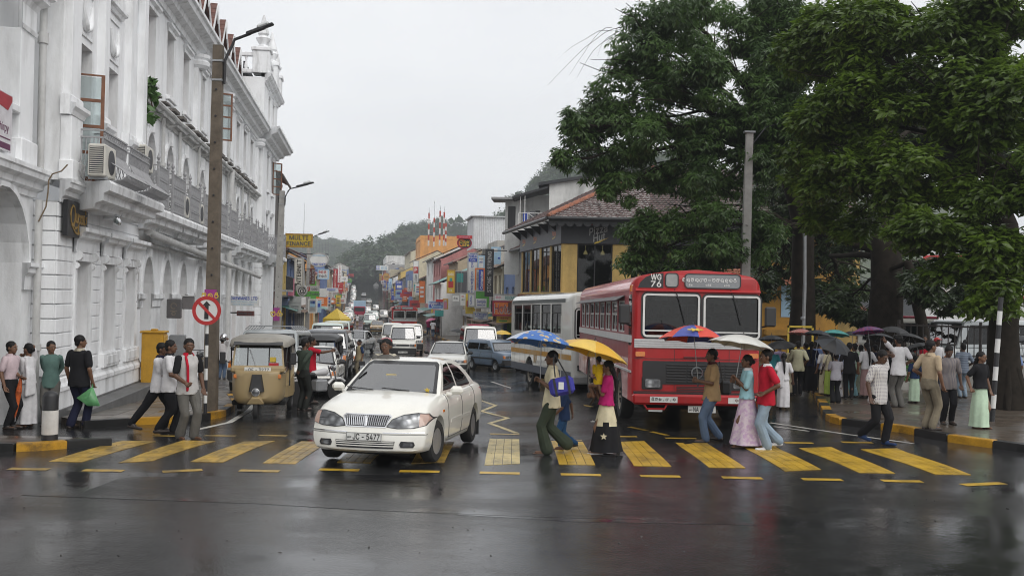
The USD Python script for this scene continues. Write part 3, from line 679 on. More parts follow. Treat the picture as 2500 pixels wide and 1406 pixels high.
for a in range(26):
 for b in range(60):
  u0 = uL0 + b * .48; v0 = vL + .9 + a * .26; z0_ = 11.35 + a * .29
  ml.add([(u0, v0, z0_ + .05), (u0 + .45, v0, z0_ + .05), (u0 + .45, v0 + .3, z0_ + .2), (u0, v0 + .3, z0_ + .2), (u0, v0, z0_), (u0 + .45, v0, z0_)], [(0, 1, 2, 3), (4, 5, 1, 0)])
part(hotel, 'roof_tiles', ml, TILE, kind='stuff')
part(hotel, 'parapet', MB().box(uL0, uL1, vL + .2, vL + .5, 11.3, 11.75, .02), TRIM)
uT0, uT1 = Ud(54.7), Ud(62.3)
tw = unary_union([sbox(Ud(c) - .42, z0, Ud(c) + .42, z1) for c in (57.4, 59.8) for z0, z1 in ((4.6, 6.9), (8.3, 10.2), (11.9, 13.5))])
wall(sbox(uT0, -1.5, uT1, 14.1).difference(tw), 0, .5)
part(hotel, 'wall', MB().box(uT0, uT0 + .3, .5, 4.2, -1.5, 14.1).box(uT1 - .3, uT1, .5, 7, -1.5, 14.1).box(uT0, uT1, 4.2, 4.5, 11, 14.1), WALL)
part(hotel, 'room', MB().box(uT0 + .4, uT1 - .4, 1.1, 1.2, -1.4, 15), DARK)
for c in (57.4, 59.8):
 for z0, z1 in ((4.6, 6.9), (8.3, 10.2), (11.9, 13.5)):
  window(Ud(c), .84, z0, z1, .4); mould([(0, z1), (.05, z1), (.12, z1 + .12), (.16, z1 + .2), (0, z1 + .22)], Ud(c) - .5, Ud(c) + .5, 0, name='window_hood')
  part(hotel, 'window_sill', MB().box(Ud(c) - .5, Ud(c) + .5, -.12, 0, z0 - .2, z0 - .02, .02), TRIM)
for k in range(11):
 part(hotel, 'quoin', MB().box(uT0 - .03, uT0 + (.75 if k % 2 else .5), -.04, .5, -.4 + .42 * k, -.4 + .42 * k + .39, .015), WALL)
mould(CORN(10.55, .8, .95), uT0, uT1, 0); mould(CORN(4.1, .42, .3), uT0, uT1, 0); mould(CORN(13.8, .5, .4), uT0, uT1, 0)
part(hotel, 'parapet', MB().box(uT0 - .1, uT1 + .1, -.1, .25, 14.3, 14.5, .02).box(uT0 - .1, uT1 + .1, -.05, .2, 14.5, 15.2).box(uT0 - .12, uT1 + .12, -.14, .28, 15.2, 15.4, .02).box(uT0 - .1, uT0 + .2, .25, 4.2, 15.2, 15.4, .02).box(uT0 - .1, uT0 + .2, .25, 4.2, 14.3, 14.5, .02), TRIM)
b_ = MB()
for k in range(9): b_.lathe([(.07, 14.5), (.11, 14.65), (.05, 14.95), (.09, 15.2)], (uT0 + .05, 1.0 + .36 * k, 0), 7)
part(hotel, 'baluster', b_, TRIM, smooth=40)
for uu, vv in ((uT0 + .35, .15), (uT1 - .3, .15), (Ud(58.6), .05)):
 part(hotel, 'parapet_pier', MB().box(uu - .5, uu + .5, vv - .4, vv + .5, 14.3, 15.5, .03).box(uu - .58, uu + .58, vv - .48, vv + .58, 15.5, 15.7, .03), TRIM)
 part(hotel, 'finial', MB().lathe([(.3, 15.7), (.34, 15.80), (.2, 15.90), (.34, 16.10), (.4, 16.25), (.22, 16.40), (.3, 16.50), (.26, 16.70), (.08, 17.40), (.05, 17.50), (0, 17.55)], (uu, vv, 0), 12), TRIM, smooth=40)
SLAB = [(0, 4.02), (.5, 4.04), (.54, 4.14), (.72, 4.18), (.74, 4.32), (.88, 4.36), (.9, 4.5), (.86, 4.56), (0, 4.57)]
def iron_balcony(u, v, w, k):
 p = T(_fresh(hotel.path + '/balcony')); UsdGeom.Xform.Define(stage, p.path)
 mould(SLAB, u - w / 2 + .55, u + w / 2 - .55, v, m=TRIM, name='slab', owner=p)
 x0, x1, y0 = u - w / 2 + .12, u + w / 2 - .12, v - .82
 r = MB()
 for z in (4.62, 4.84, 5.28, 5.62): r.box(x0, x1, y0 - .012, y0 + .012, z, z + .03); r.box(x0 - .012, x0 + .012, y0, v, z, z + .03); r.box(x1 - .012, x1 + .012, y0, v, z, z + .03)
 n = 19
 for j in range(n):
  x = x0 + (x1 - x0) * j / (n - 1)
  r.box(x - .008, x + .008, y0 - .008, y0 + .008, 4.58, 5.62)
  if j < n - 1:
   xm = x + (x1 - x0) / (n - 1) / 2
   r.box(xm - .03, xm + .03, y0 - .006, y0 + .006, 4.9, 5.0); r.box(xm - .022, xm + .022, y0 - .006, y0 + .006, 5.08, 5.24); r.box(xm - .03, xm + .03, y0 - .006, y0 + .006, 5.36, 5.5)
 for j in range(7):
  for x in (x0, x1):
   y = y0 + .12 * j; r.box(x - .008, x + .008, y - .008, y + .008, 4.58, 5.62); r.box(x - .006, x + .006, y + .03, y + .09, 5.36, 5.5); r.box(x - .006, x + .006, y + .03, y + .09, 4.9, 5.0)
 part(p, 'railing', r, IRON)
 for x in (x0, x1):
  part(p, 'finial', MB().box(x - .03, x + .03, y0 - .03, y0 + .03, 4.58, 5.68, .005).lathe([(.04, 5.68), (.05, 5.71), (.02, 5.75), (.05, 5.82), (.02, 5.9), (0, 5.97)], (x, y0, 0), 8), IRON)
def bombe_balcony(u, v, w):
 p = T(_fresh(hotel.path + '/balcony')); UsdGeom.Xform.Define(stage, p.path)
 mould(SLAB, u - w / 2 + .5, u + w / 2 - .5, v, m=TRIM, name='slab', owner=p)
 x0, x1 = u - w / 2 + .1, u + w / 2 - .1
 bulge = [(.62, 5.42), (.60, 5.2), (.72, 4.98), (.98, 4.82), (1.10, 4.71), (1.0, 4.62), (.75, 4.58)]
 r = MB()
 n = 26
 for j in range(n):
  x = x0 + (x1 - x0) * j / (n - 1)
  r.tube([(x, v - o, z) for o, z in bulge], .011, 4, caps=False)
 for j in range(9):
  for x, s in ((x0, -1), (x1, 1)):
   t = j / 8 * .6
   r.tube([(x + s * (o - .62) * .8, v - t, z) for o, z in bulge], .010, 4, caps=False)
 for z, o in ((5.42, .62), (5.56, .62)):
  r.box(x0, x1, v - o - .02, v - o + .02, z, z + .03); r.box(x0 - .02, x0 + .02, v - o, v, z, z + .03); r.box(x1 - .02, x1 + .02, v - o, v, z, z + .03)
 for j in range(11):
  x = x0 + (x1 - x0) * (j + .5) / 11; ringp = [(x + .055 * math.cos(a), v - .62, 5.50 + .055 * math.sin(a)) for a in np.linspace(0, 2 * PI, 9)]
  r.tube(ringp, .010, 4, caps=False)
 for z, o in ((5.0, .71), (4.9, .85), (4.82, .98), (4.71, 1.10)): r.tube([(x0, v - o, z), (x1, v - o, z)], .009, 4)
 part(p, 'railing', r, IRON)
bombe_balcony(Ud(20.75), 0, 2.15); bombe_balcony(Ud(22.97), 0, 2.15)
for i, c in enumerate(bays[1:], 1):
 iron_balcony(Ud(c), vL, 2.05 if i not in (4, 5) else 2.3, i)
iron_balcony(uL0 + .35, vL, 1.5, 0)
for c in (56.6, 59.4): iron_balcony(Ud(c), 0, 2.2, 0)
def leaf(d, v, z0, z1, w, ang, n):
 c_ = T(_fresh(hotel.path + '/casement')); UsdGeom.Xform.Define(stage, c_.path)
 R = np.array([math.cos(ang), -math.sin(ang), 0])
 fr = sbox(0, z0, w, z1).difference(unary_union([sbox(.06, z0 + .06 + (z1 - z0 - .06) * k / n, w - .06, z0 + (z1 - z0 - .06) * (k + 1) / n) for k in range(n)]))
 part(c_, 'frame', MB().extr(fr, .05, (Ud(d), v, 0), R, (0, 0, 1)), WOOD)
 part(c_, 'pane', MB().extr(sbox(.05, z0 + .05, w - .05, z1 - .05), .006, (Ud(d), v - .02, 0), R, (0, 0, 1)), GLASS)
leaf(39.35, vL, 8.35, 10.2, .75, 1.2, 4); leaf(60.2, 0, 8.3, 10.2, .6, 1.0, 4)
def hp(d, out, z): return HO + HT * Ud(d) + HN * out + np.array([0, 0, z])
GOLD = mat('gold_lettering', (.42, .27, .08), .35, metal=.6)
sg = thing('wall_sign', 'black square sign with gold script lettering on the white front block', 'sign', hp(19.95, .0, 3.83), HA)
part(sg, 'board', MB().box(-.68, .70, -.14, -.045, -.36, .33, .01), BLACKM)
qs = [arc(-.27, .05, .11, 20, 380, ry=.22), [(-.27, -.12), (-.15, -.22), (-.06, -.18)], [(-.13, .1), (-.13, -.06), (-.06, -.08), (-.03, 0), (-.03, .1), (-.03, -.08)], arc(.05, .0, .055, -10, 320, ry=.09), arc(.16, .0, .05, -10, 320, ry=.09),
      [(.24, -.09), (.24, .09), (.3, .1), (.31, -.09)], [(.36, .25), (.37, .15)], [(.43, .08), (.38, .07), (.43, -.02), (.37, -.08)], [(-.33, -.15), (-.16, -.3), (0, -.33), (.12, -.26)], [(.02, -.12), (0, -.32)]]
part(sg, 'lettering', MB().strokes([[(x * 1.35, y * .9) for x, y in l] for l in qs], .035, (0.02, -.141, 0), (1, 0, 0), (0, 0, 1), depth=.012), GOLD)
def acunit(name_, d, out, z, label, flip=0):
 t = thing('air_conditioner', label, 'air conditioner', hp(d, out, z), HA + flip, 'air conditioners on the hotel balconies')
 part(t, 'casing', MB().box(-.16, .16, -.42, .42, 0, .62, .025), PLASTIC)
 f = MB(); fm = T(_fresh(t.path + '/fan')); 
 ring = Point(.0, .31).buffer(.24, 24)
 part(t, 'fan_grille', MB().extr(ring, .012, (.16, .05, 0), (0, 1, 0), (0, 0, 1)), mat('fan_dark', (.05, .05, .055), .6))
 lv = MB()
 for k in range(13): lv.box(-.05 * 2.4, .12, -.435, -.42, .06 + .04 * k, .075 + .04 * k)
 part(t, 'louvre', lv, PLASTIC)
 part(t, 'louvre_panel', MB().box(-.13, .13, -.424, -.42, .05, .57), mat('fan_dark', (.05, .05, .055), .6))
 for y in (-.3, .26): part(t, 'bracket', MB().box(-.18, .18, y, y + .04, -.05, 0), GREYM)
 return t
acunit('a', 19.75, .62, 4.63, 'cream air conditioner at the near end of the bulging iron balcony', flip=-PI / 2)
acunit('b', 24.75, .30, 5.35, 'cream air conditioner above the second bulging balcony', flip=-PI / 2)
acunit('c', 29.6, .35, 4.62, 'air conditioner behind the first straight iron balcony', flip=-PI / 2)
acunit('d', 32.2, .35, 4.62, 'air conditioner behind the second straight iron balcony', flip=-PI / 2)
fl = thing('floodlight', 'small twin spotlight under the first balcony slab', 'lamp', hp(21.1, .6, 3.98), HA)
for s in (-.07, .07): part(fl, 'bulb', MB().lathe([(.02, 0), (.05, -.04), (.075, -.12), (.06, -.16), (0, -.17)], (s, 0, 0), 9), GLASS, smooth=True)
part(fl, 'holder', MB().box(-.1, .1, -.03, .03, 0, .05), GREYM)
cb = MB(); pts = [tuple(at(x, y, 18.85)) for x, y in ((165, 402), (150, 418), (128, 425), (119, 440), (117, 470), (112, 505), (94, 541))]
cb.tube(pts, .014, 5); solo('cable', cb, mat('brown_cable', (.18, .13, .08), .6), 'loose brown cable looping down beside the black script sign', 'cable')
bx = thing('wall_sign', 'dark hanging box sign between the second and third ground arches', 'sign', hp(29.6, .22, 1.95), HA)
part(bx, 'board', MB().box(-.1, .1, -.20, .20, -.28, .28, .02), mat('box_sign', (.09, .085, .085), .5))
part(bx, 'lettering', MB().strokes([arc(0, .08, .08, 0, 300), [(-.09, -.06), (.09, -.06)], arc(0, -.14, .05, 0, 360)], .018, (-.101, 0, 0), (0, -1, 0), (0, 0, 1), depth=.004), mat('dull_bronze', (.2, .16, .11), .5))
bx = thing('wall_sign', 'plain grey box sign beyond the dark one, beside the concrete pole', 'sign', hp(32.0, .2, 2.1), HA)
part(bx, 'board', MB().box(-.09, .09, -.18, .18, -.2, .2, .02), mat('grey_box_sign', (.15, .14, .14), .6))
part(bx, 'rim', MB().box(-.11, .11, -.2, .2, .2, .23), TRIMD)
mb_ = thing('meter_box', 'small steel meter box on the wall by the third arch', 'meter box', hp(31.9, .05, .75), HA)
part(mb_, 'case', MB().box(-.18, .18, -.1, .35, -.35, .35, .02), GREYM); part(mb_, 'window', MB().box(-.1, .1, -.105, -.1, .05, .25), BLACKM)
lf = MB(); r5 = random.Random(11)
for k in range(130):
 c = np.array([Ud(26.05 + 1.0 * r5.random() ** 1.2), vL - .2 - .3 * r5.random(), 7.75 - 1.0 * r5.random() ** 1.3 * (1 if r5.random() < .7 else -.25)])
 a = np.array([r5.gauss(0, 1), r5.gauss(0, 1), r5.gauss(0, .6)]); a /= np.linalg.norm(a); b = np.cross(a, [r5.gauss(0, 1), r5.gauss(0, 1), r5.gauss(0, 1)]); b /= np.linalg.norm(b)
 L = .10 + .08 * r5.random()
 lf.add([c - a * L, c + b * L * .55, c + a * L, c - b * L * .55], [(0, 1, 2), (0, 2, 3)])
LEAFC = mat('creeper_leaf', (.06, .13, .03), .4, var=.4, scale=9)
vine = thing('creeper', 'green creeper growing out of the hotel gutter beside the drainpipe', 'plant', HO, HA)
part(vine, 'leaves', lf, LEAFC, kind='stuff'); part(vine, 'stem', MB().tube([(Ud(26.0), vL - .15, 8.0), (Ud(26.4), vL - .35, 7.8), (Ud(26.8), vL - .4, 7.2)], .02, 5), mat('stem', (.10, .07, .04), .8))
bn = thing('banner', 'white banner with red top hanging on the balustrade at the left edge', 'banner', hp(17.22, -.28, 0), HA)
part(bn, 'cloth', MB().box(-.75, .12, -.03, .0, 4.75, 5.72), mat('banner_white', (.62, .60, .62), .7))
part(bn, 'print', MB().extr(Polygon([(-.75, 5.7), (.1, 5.7), (.1, 5.62), (-.1, 5.44), (-.75, 5.5)]), .004, (0, -.031, 0), (1, 0, 0), (0, 0, 1)), mat('banner_red', (.35, .03, .04), .7))
part(bn, 'lettering', MB().text('chirpy', .13, (-.3, -.031, 5.14), depth=.004).box(-.7, .05, -.035, -.031, 4.95, 4.97).box(-.7, .05, -.035, -.031, 4.78, 4.88), mat('banner_ink', (.12, .03, .08), .7))
# ---------------------------------------------------------------- street buildings
def paint(name, c, **k): return mat(name, c, .75, var=.10, scale=2.5, dirt=tuple(np.array(c) * .35 + .02), dscale=.8, damt=.75, bump=.2, **k)
CREAM, GREYC, OCHRE, WHITEW = paint('cream_wall', (.55, .50, .36)), paint('grey_render', (.30, .30, .30)), paint('orange_wall', (.62, .30, .09)), paint('white_wall', (.66, .66, .64))
PINKW, BLUEW, GREENW, YELW, TANW = paint('pink_wall', (.42, .17, .16)), paint('blue_wall', (.12, .18, .34)), paint('green_wall', (.13, .36, .10)), paint('yellow_wall', (.55, .40, .12)), paint('tan_wall', (.36, .29, .20))
MOULD_ = mat('mouldy_concrete', (.42, .41, .38), .85, var=.15, scale=2, dirt=(.07, .07, .065), dscale=.6, damt=.9)
CORR = mat('corrugated_sheet', (.45, .47, .48), .45, metal=.3, var=.12, dirt=(.2, .12, .08), damt=.5)
CORRG = mat('green_sheet', (.12, .27, .24), .45, var=.2, dirt=(.1, .12, .1), damt=.5)
RUST = mat('rusty_sheet', (.17, .12, .09), .75, var=.35, scale=3)
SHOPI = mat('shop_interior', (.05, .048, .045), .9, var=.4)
FRAMEW = mat('white_frame', (.6, .6, .58), .5)
SA = math.atan2(.9885, -.151)
def tile_field(mb, A, B, C, D, nu, nv, lift=.05, rr=None, bow=.03):
 """Overlapping tiles over the quad A (low left), B (low right), C (high right), D (high left)."""
 A, B, C, D = (np.array(p, float) for p in (A, B, C, D)); N = np.cross(B - A, D - A); N /= np.linalg.norm(N); r = rr or random.Random(1)
 for j in range(nv):
  v0, v1 = j / nv, (j + 1.12) / nv
  for i in range(nu):
   u0, u1 = i / nu, (i + .96) / nu; e = lift * (1 + .5 * (r.random() - .5))
   f = lambda u, v: (A * (1 - u) + B * u) * (1 - v) + (D * (1 - u) + C * u) * v
   um = (u0 + u1) / 2
   mb.add([f(u0, v0) + N * e, f(um, v0) + N * (e + bow), f(u1, v0) + N * e, f(u1, v1) + N * .004, f(um, v1) + N * (.004 + bow), f(u0, v1) + N * .004, f(u0, v0), f(u1, v0)],
                   [(0, 1, 4), (0, 4, 5), (1, 2, 3), (1, 3, 4), (6, 7, 2), (6, 2, 0)])
 return mb
def corrug(mb, A, B, C, D, n, amp=.03):
 A, B, C, D = (np.array(p, float) for p in (A, B, C, D)); N = np.cross(B - A, D - A); N /= np.linalg.norm(N); V = []
 for i in range(n + 1):
  u = i / n; o = N * (amp if i % 2 else 0); V += [A * (1 - u) + B * u + o, D * (1 - u) + C * u + o]
 return mb.add(V, [(2 * i, 2 * i + 2, 2 * i + 3, 2 * i + 1) for i in range(n)])
def house(label, side, d0, d1, h, m, roof='flat', setb=0., floors=2, win=2, deep=7., group=None, fascia=None, seed=0, shop=True, awn=None, wm=None, roofm=None, name='shop_house', balcony=False):
 """A terraced street house. side +1: right of the street. Frame: x along the front, y into the house."""
 r = random.Random(seed * 17 + 3)
 X = (lambda d: 10.5 - .153 * d + setb) if side > 0 else (lambda d: -5.95 - .1475 * d - setb)
 dd = d1 if side > 0 else d0
 L = (d1 - d0) / .988; zb = float(min(gz(X(d0), d0), gz(X(d1), d1)))
 t = thing(name, label, 'building', (X(dd), dd, zb), SA + (PI if side > 0 else 0), group)
 fh = h / floors; holes = []; wins = []
 for fl in range(floors):
  if fl == 0 and shop: continue
  for k in range(win):
   c = L * (k + .5) / win; w = min(1.3, L / win * .55); z0 = fl * fh + fh * .30; z1 = fl * fh + fh * .80
   holes.append(sbox(c - w / 2, z0, c + w / 2, z1)); wins.append((c, w, z0, z1))
 if shop:
  n = max(1, int(L / 3.2))
  for k in range(n):
   a, b = L * k / n + .25, L * (k + 1) / n - .25; holes.append(sbox(a, .15, b, fh * .78))
 poly = sbox(0, -.8, L, h).difference(unary_union(holes)) if holes else sbox(0, -.8, L, h)
 part(t, 'front_wall', MB().extr(poly, .25, (0, .25, 0), (1, 0, 0), (0, 0, 1)), m)
 part(t, 'end_wall', MB().box(L - .25, L, .251, deep, -.8, h), wm or m); part(t, 'end_wall', MB().box(0, .25, .251, deep, -.8, h), wm or m)
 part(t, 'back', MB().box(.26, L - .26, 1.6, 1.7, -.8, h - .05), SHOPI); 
 for c, w, z0, z1 in wins:
  p = T(_fresh(t.path + '/window')); UsdGeom.Xform.Define(stage, p.path)
  fr = sbox(c - w / 2, z0, c + w / 2, z1).difference(unary_union([sbox(c - w / 2 + .06, z0 + .06, c - .03, z1 - .06), sbox(c + .03, z0 + .06, c + w / 2 - .06, z1 - .06)]))
  part(p, 'frame', MB().extr(fr, .06, (0, .18, 0), (1, 0, 0), (0, 0, 1)), r.choice([FRAMEW, WOOD])); part(p, 'pane', MB().box(c - w / 2 + .03, c + w / 2 - .03, .14, .15, z0 + .03, z1 - .03), GLASSD)
 if shop:
  for k in range(n):
   a, b = L * k / n + .25, L * (k + 1) / n - .25
   if r.random() < .45:
    s = T(_fresh(t.path + '/shutter')); UsdGeom.Xform.Define(stage, s.path)
    for q in range(10): part(s, 'slat', MB().box(a, b, .14, .17, .15 + (fh * .78 - .15) * q / 10, .15 + (fh * .78 - .15) * (q + .93) / 10), r.choice([CORR, SHUT]))
   else:
    part(t, 'counter', MB().box(a + .1, b - .4, .5, 1.1, -.2, .95), r.choice([WOOD, TANW, FRAMEW]))
    for q in range(3): part(t, 'shelf_goods', MB().box(a + .1 + (b - a) * q / 3, a + .05 + (b - a) * (q + .9) / 3, 1.2, 1.5, .4, 1.1 + r.random()), r.choice([BLUEW, PINKW, YELW, FRAMEW, GREENW]))
  fc = fascia or r.choice([BLUEW, PINKW, YELW, WHITEW, GREENW, CREAM, GREYC])
  part(t, 'fascia', MB().box(.1, L - .1, -.16, -.001, fh * .80, fh * 1.02, .02), fc)
  aw = MB(); corrug(aw, (.05, -1.3, fh * .74), (L - .05, -1.3, fh * .74), (L - .05, -.001, fh * .84), (.05, -.001, fh * .84), int(L / .12), .03)
  if r.random() < .7: part(t, 'awning', aw, awn or r.choice([RUST, CORR, CORRG]))
 part(t, 'cornice', MB().box(-.02, L + .02, -.12, .3, h - .18, h + .02, .02), m)
 rm = roofm or TILE
 if roof == 'flat':
  part(t, 'parapet', MB().box(0, L, .0, .2, h + .02, h + .7).box(L - .2, L, .201, deep, h + .02, h + .7), m)
  part(t, 'roof', MB().box(.2, L - .2, .2, deep, h + .02, h + .1), GREYC)
  if r.random() < .6:
   tk = part(t, 'water_tank', MB().lathe([(.0, h + .1), (.55, h + .12), (.6, h + .3), (.6, h + 1.1), (.45, h + 1.3), (.2, h + 1.4), (0, h + 1.42)], (L * .5, 2.5, 0), 12), r.choice([BLACKM, BLUEW]), smooth=40)
 else:
  rise = deep * .25
  A, B, C, D = (-.1, -.6, h - .1), (L + .1, -.6, h - .1), (L + .1, deep / 2, h + rise), (-.1, deep / 2, h + rise)
  if roof == 'tile':
   part(t, 'roof_tiles', tile_field(MB(), A, B, C, D, int(L / .28), 13, rr=r), rm, kind='stuff')
   part(t, 'roof_tiles', tile_field(MB(), (L + .1, deep, h - .1), (-.1, deep, h - .1), D, C, int(L / .28), 13, rr=r), rm, kind='stuff')
  else:
   part(t, 'roof_sheet', corrug(corrug(MB(), A, B, C, D, int(L / .15)), (L + .1, deep, h - .1), (-.1, deep, h - .1), D, C, int(L / .15)), roofm or RUST)
  for x in (0, L - .25): part(t, 'gable', MB().extr(Polygon([(.2, h), (deep, h), (deep / 2, h + rise - .1)]), .25, (x, 0, 0), (0, 1, 0), (0, 0, 1)), wm or m)
  part(t, 'gutter', MB().box(-.1, L + .1, -.7, -.58, h - .2, h - .1), BLACKM)
 if balcony:
  z = fh * 1.02; b = MB().box(.2, L - .2, -1.0, -.02, z, z + .12); part(t, 'balcony', b, GREYC); rl = MB().box(.2, L - .2, -1.0, -.96, z + .95, z + 1.0)
  for q in range(int(L / .14)): rl.box(.2 + .14 * q, .22 + .14 * q, -.99, -.97, z + .12, z + .96)
  part(t, 'railing', rl, BLACKM)
 return t
house('grey rendered house with red gabled tile roof, next to the corner restaurant', 1, 63.2, 70, 7.0, GREYC, 'tile', floors=2, win=1, setb=.4, roofm=TILE, wm=GREYC, shop=False, seed=1)
house('narrow house with a green upper wall and blue-edged tin roof behind the black vertical sign', 1, 70.2, 76.5, 7.6, BLUEW, 'sheet', floors=3, win=2, setb=.6, seed=2, wm=GREENW, balcony=True)
house('mould-stained concrete house under the tall white corrugated roof box', 1, 82, 92, 7.9, MOULD_, 'flat', floors=3, win=2, setb=.8, seed=3)
house('low cream shop house hung with internet cafe boards', 1, 76.7, 81.8, 6.2, CREAM, 'sheet', floors=2, win=2, setb=.5, seed=4, balcony=True)
w_ = house('white shop with a green corrugated canopy roof and jeweller board', 1, 104, 113, 5.6, WHITEW, 'sheet', floors=2, win=2, setb=-1.8, seed=5, roofm=CORRG, awn=CORRG)
house('small tan shop house left of the stained concrete house', 1, 92.3, 103.6, 5.5, TANW, 'sheet', floors=2, win=3, setb=.4, seed=6)
house('tall orange building with a balustraded roof rising behind the terrace', 1, 186, 200, 14.8, OCHRE, 'flat', floors=4, win=2, setb=1.0, seed=7, deep=9, shop=False, name='orange_building')
house('brown rendered building with a blank upper wall, in front of the orange building', 1, 116, 127, 8.4, TANW, 'sheet', floors=2, win=2, setb=1.0, seed=8)
house('white building lettered in blue on its upper wall, far along the right side', 1, 400, 450, 13.0, WHITEW, 'flat', floors=3, win=3, setb=1.0, seed=9, deep=20)
house('cream building with a row of small windows on the slope behind the terrace', 1, 285, 320, 15.5, CREAM, 'tile', floors=4, win=7, setb=4.5, seed=10, deep=13, shop=False)
ORD = 'first second third fourth fifth sixth seventh eighth ninth tenth eleventh twelfth thirteenth fourteenth fifteenth sixteenth seventeenth eighteenth nineteenth twentieth twenty-first twenty-second twenty-third twenty-fourth twenty-fifth twenty-sixth twenty-seventh twenty-eighth twenty-ninth thirtieth'.split()
ORD += ['thirty-' + o for o in ORD[:9]] + ['fortieth'] + ['forty-' + o for o in ORD[:9]]
FARC = [PINKW, WHITEW, TANW, CREAM, BLUEW, GREYC, YELW, OCHRE, MOULD_, WHITEW, GREENW, CREAM, TANW, PINKW, GREYC]
CN = "pink white tan cream blue grey yellow orange stained pale green buff brown rose ashen".split()
d = 128.; k = 0
while d < 398:
 L = rnd.uniform(8, 13) * (1 + d / 600)
 if not (d < 200 and d + L > 186):
  house(f'{ORD[k]} distant shop house up the right side of the street, {CN[k % 15]} walled', 1, d, d + L, rnd.uniform(6.5, 10.5), FARC[k % 15], rnd.choice(['flat', 'tile', 'sheet', 'sheet']), floors=rnd.choice([2, 3]), win=rnd.choice([2, 3]), setb=rnd.uniform(-.4, .6), seed=20 + k, group='distant shop houses on the right'); k += 1
 d += L + .1
house('dark weathered house with carved timber front, next to the hotel tower', -1, 63, 70.5, 11.2, mat('dark_timber_front', (.10, .09, .085), .8, var=.3), 'tile', floors=3, win=2, setb=-.2, seed=40, balcony=True)
house('narrow ochre house with an iron balcony behind the yellow finance sign', -1, 70.8, 79, 7.0, YELW, 'tile', floors=2, win=2, setb=-.1, seed=41, balcony=True)
house('blue-grey shop house behind the vertical internet sign', -1, 79.3, 88, 6.6, BLUEW, 'sheet', floors=2, win=2, setb=-.2, seed=42)
house('dark shop house carrying the billboard frame on its roof', -1, 88.3, 101, 7.2, GREYC, 'sheet', floors=2, win=3, setb=-.3, seed=43, awn=RUST)
d = 101.4; k = 0
while d < 440:
 L = rnd.uniform(8, 13) * (1 + d / 600)
 house(f'{ORD[k]} distant shop house up the left side of the street, {CN[(k * 4 + 3) % 15]} walled', -1, d, d + L, rnd.uniform(6.0, 9.0), FARC[(k * 4 + 3) % 15], rnd.choice(['flat', 'tile', 'sheet']), floors=2, win=rnd.choice([2, 3]), setb=rnd.uniform(-.5, .4), seed=60 + k, group='distant shop houses on the left'); k += 1
 d += L + .1
bx = thing('roof_shed', 'white corrugated roof box behind the round cafe sign', 'shed', at(1148, 610, 90), SA + PI)
c0 = MB(); corrug(c0, (-2.4, 0, 0), (2.4, 0, 0), (2.4, 0, 2.75), (-2.4, 0, 2.75), 60, .05); corrug(c0, (2.4, 0, 0), (2.4, 3.2, 0), (2.4, 3.2, 2.75), (2.4, 0, 2.75), 40, .05)
part(bx, 'sheet', c0, mat('white_sheet', (.62, .63, .64), .5, dirt=(.3, .28, .25), damt=.4)); part(bx, 'roof', MB().box(-2.7, 2.7, -.3, 3.4, 2.75, 2.85), CORR)
RW = mat('mast_red', (.40, .07, .05), .6); WW_ = mat('mast_white', (.6, .58, .56), .6)
for px, y0, y1 in ((1046, 520, 600), (1059, 532, 602), (1073, 515, 600), (1083, 518, 600), (1088, 545, 600)):
 d = 96; a, b = at(px, y1, d), at(px, y0, d)
 mt = thing('antenna_mast', f'{ORD[[1046, 1059, 1073, 1083, 1088].index(px)]} from the left of the red and white antenna masts on the roof', 'mast', a)
 hgt = b[2] - a[2]; n = 6
 for i in range(n): part(mt, 'segment', MB().box(-.07, .07, -.07, .07, hgt * i / n, hgt * (i + 1) / n - .005), RW if i % 2 else WW_)
 part(mt, 'whip', MB().tube([(0, 0, hgt), (0, 0, hgt + (1.6 if px == 1059 else .5))], .02, 5), GREYM)
mt = thing('antenna_mast', 'very thin whip antenna rising above the left-hand roofs', 'mast', at(741, 600, 95)); part(mt, 'whip', MB().tube([(0, 0, 0), (0, 0, 4.0)], [.03, .015], 5), GREYM); part(mt, 'foot', MB().box(-.1, .1, -.1, .1, -.3, 0), GREYM)
mt = thing('antenna_mast', 'red and white lattice mast beside the white upper house', 'mast', at(1256, 600, 78))
for i in range(7): part(mt, 'segment', MB().box(-.08, .08, -.08, .08, .55 * i, .55 * i + .54), RW if i % 2 else WW_)
bf = thing('billboard_frame', 'empty steel billboard frame above the left-hand roofs', 'billboard', at(780, 640, 100))
fm = MB()
for i in range(7): fm.box(-.95 + .3 * i, -.92 + .3 * i, -.02, .02, 0, 2.2)
for i in range(6): fm.box(-.95, .88, -.02, .02, .9 + .26 * i, .92 + .26 * i)
part(bf, 'lattice', fm, GREYM, kind='stuff')
# ---------------------------------------------------------------- signs
def colour(name, c, em=0): return mat(name, c, .45, var=.05, dirt=tuple(np.array(c) * .5), damt=.35)
C = {'w': colour('sign_white', (.68, .68, .66)), 'y': colour('sign_yellow', (.62, .44, .05)), 'k': colour('sign_black', (.022, .022, .024)), 'b': colour('sign_blue', (.03, .07, .38)), 'r': colour('sign_red', (.45, .03, .03)),
     'g': colour('sign_green', (.10, .34, .06)), 'o': colour('sign_orange', (.62, .16, .03)), 'lb': colour('sign_light_blue', (.35, .52, .66)), 'br': colour('sign_brown', (.14, .05, .045)), 'gr': colour('sign_grey', (.38, .38, .37)),
     'm': colour('sign_maroon', (.30, .02, .05)), 'p': colour('sign_purple', (.30, .04, .22)), 'dg': colour('sign_dark_grey', (.10, .10, .11)), 'pk': colour('sign_pink', (.60, .22, .30)), 'gd': colour('sign_gold', (.45, .26, .05)), 'tl': colour('sign_teal', (.05, .30, .28))}
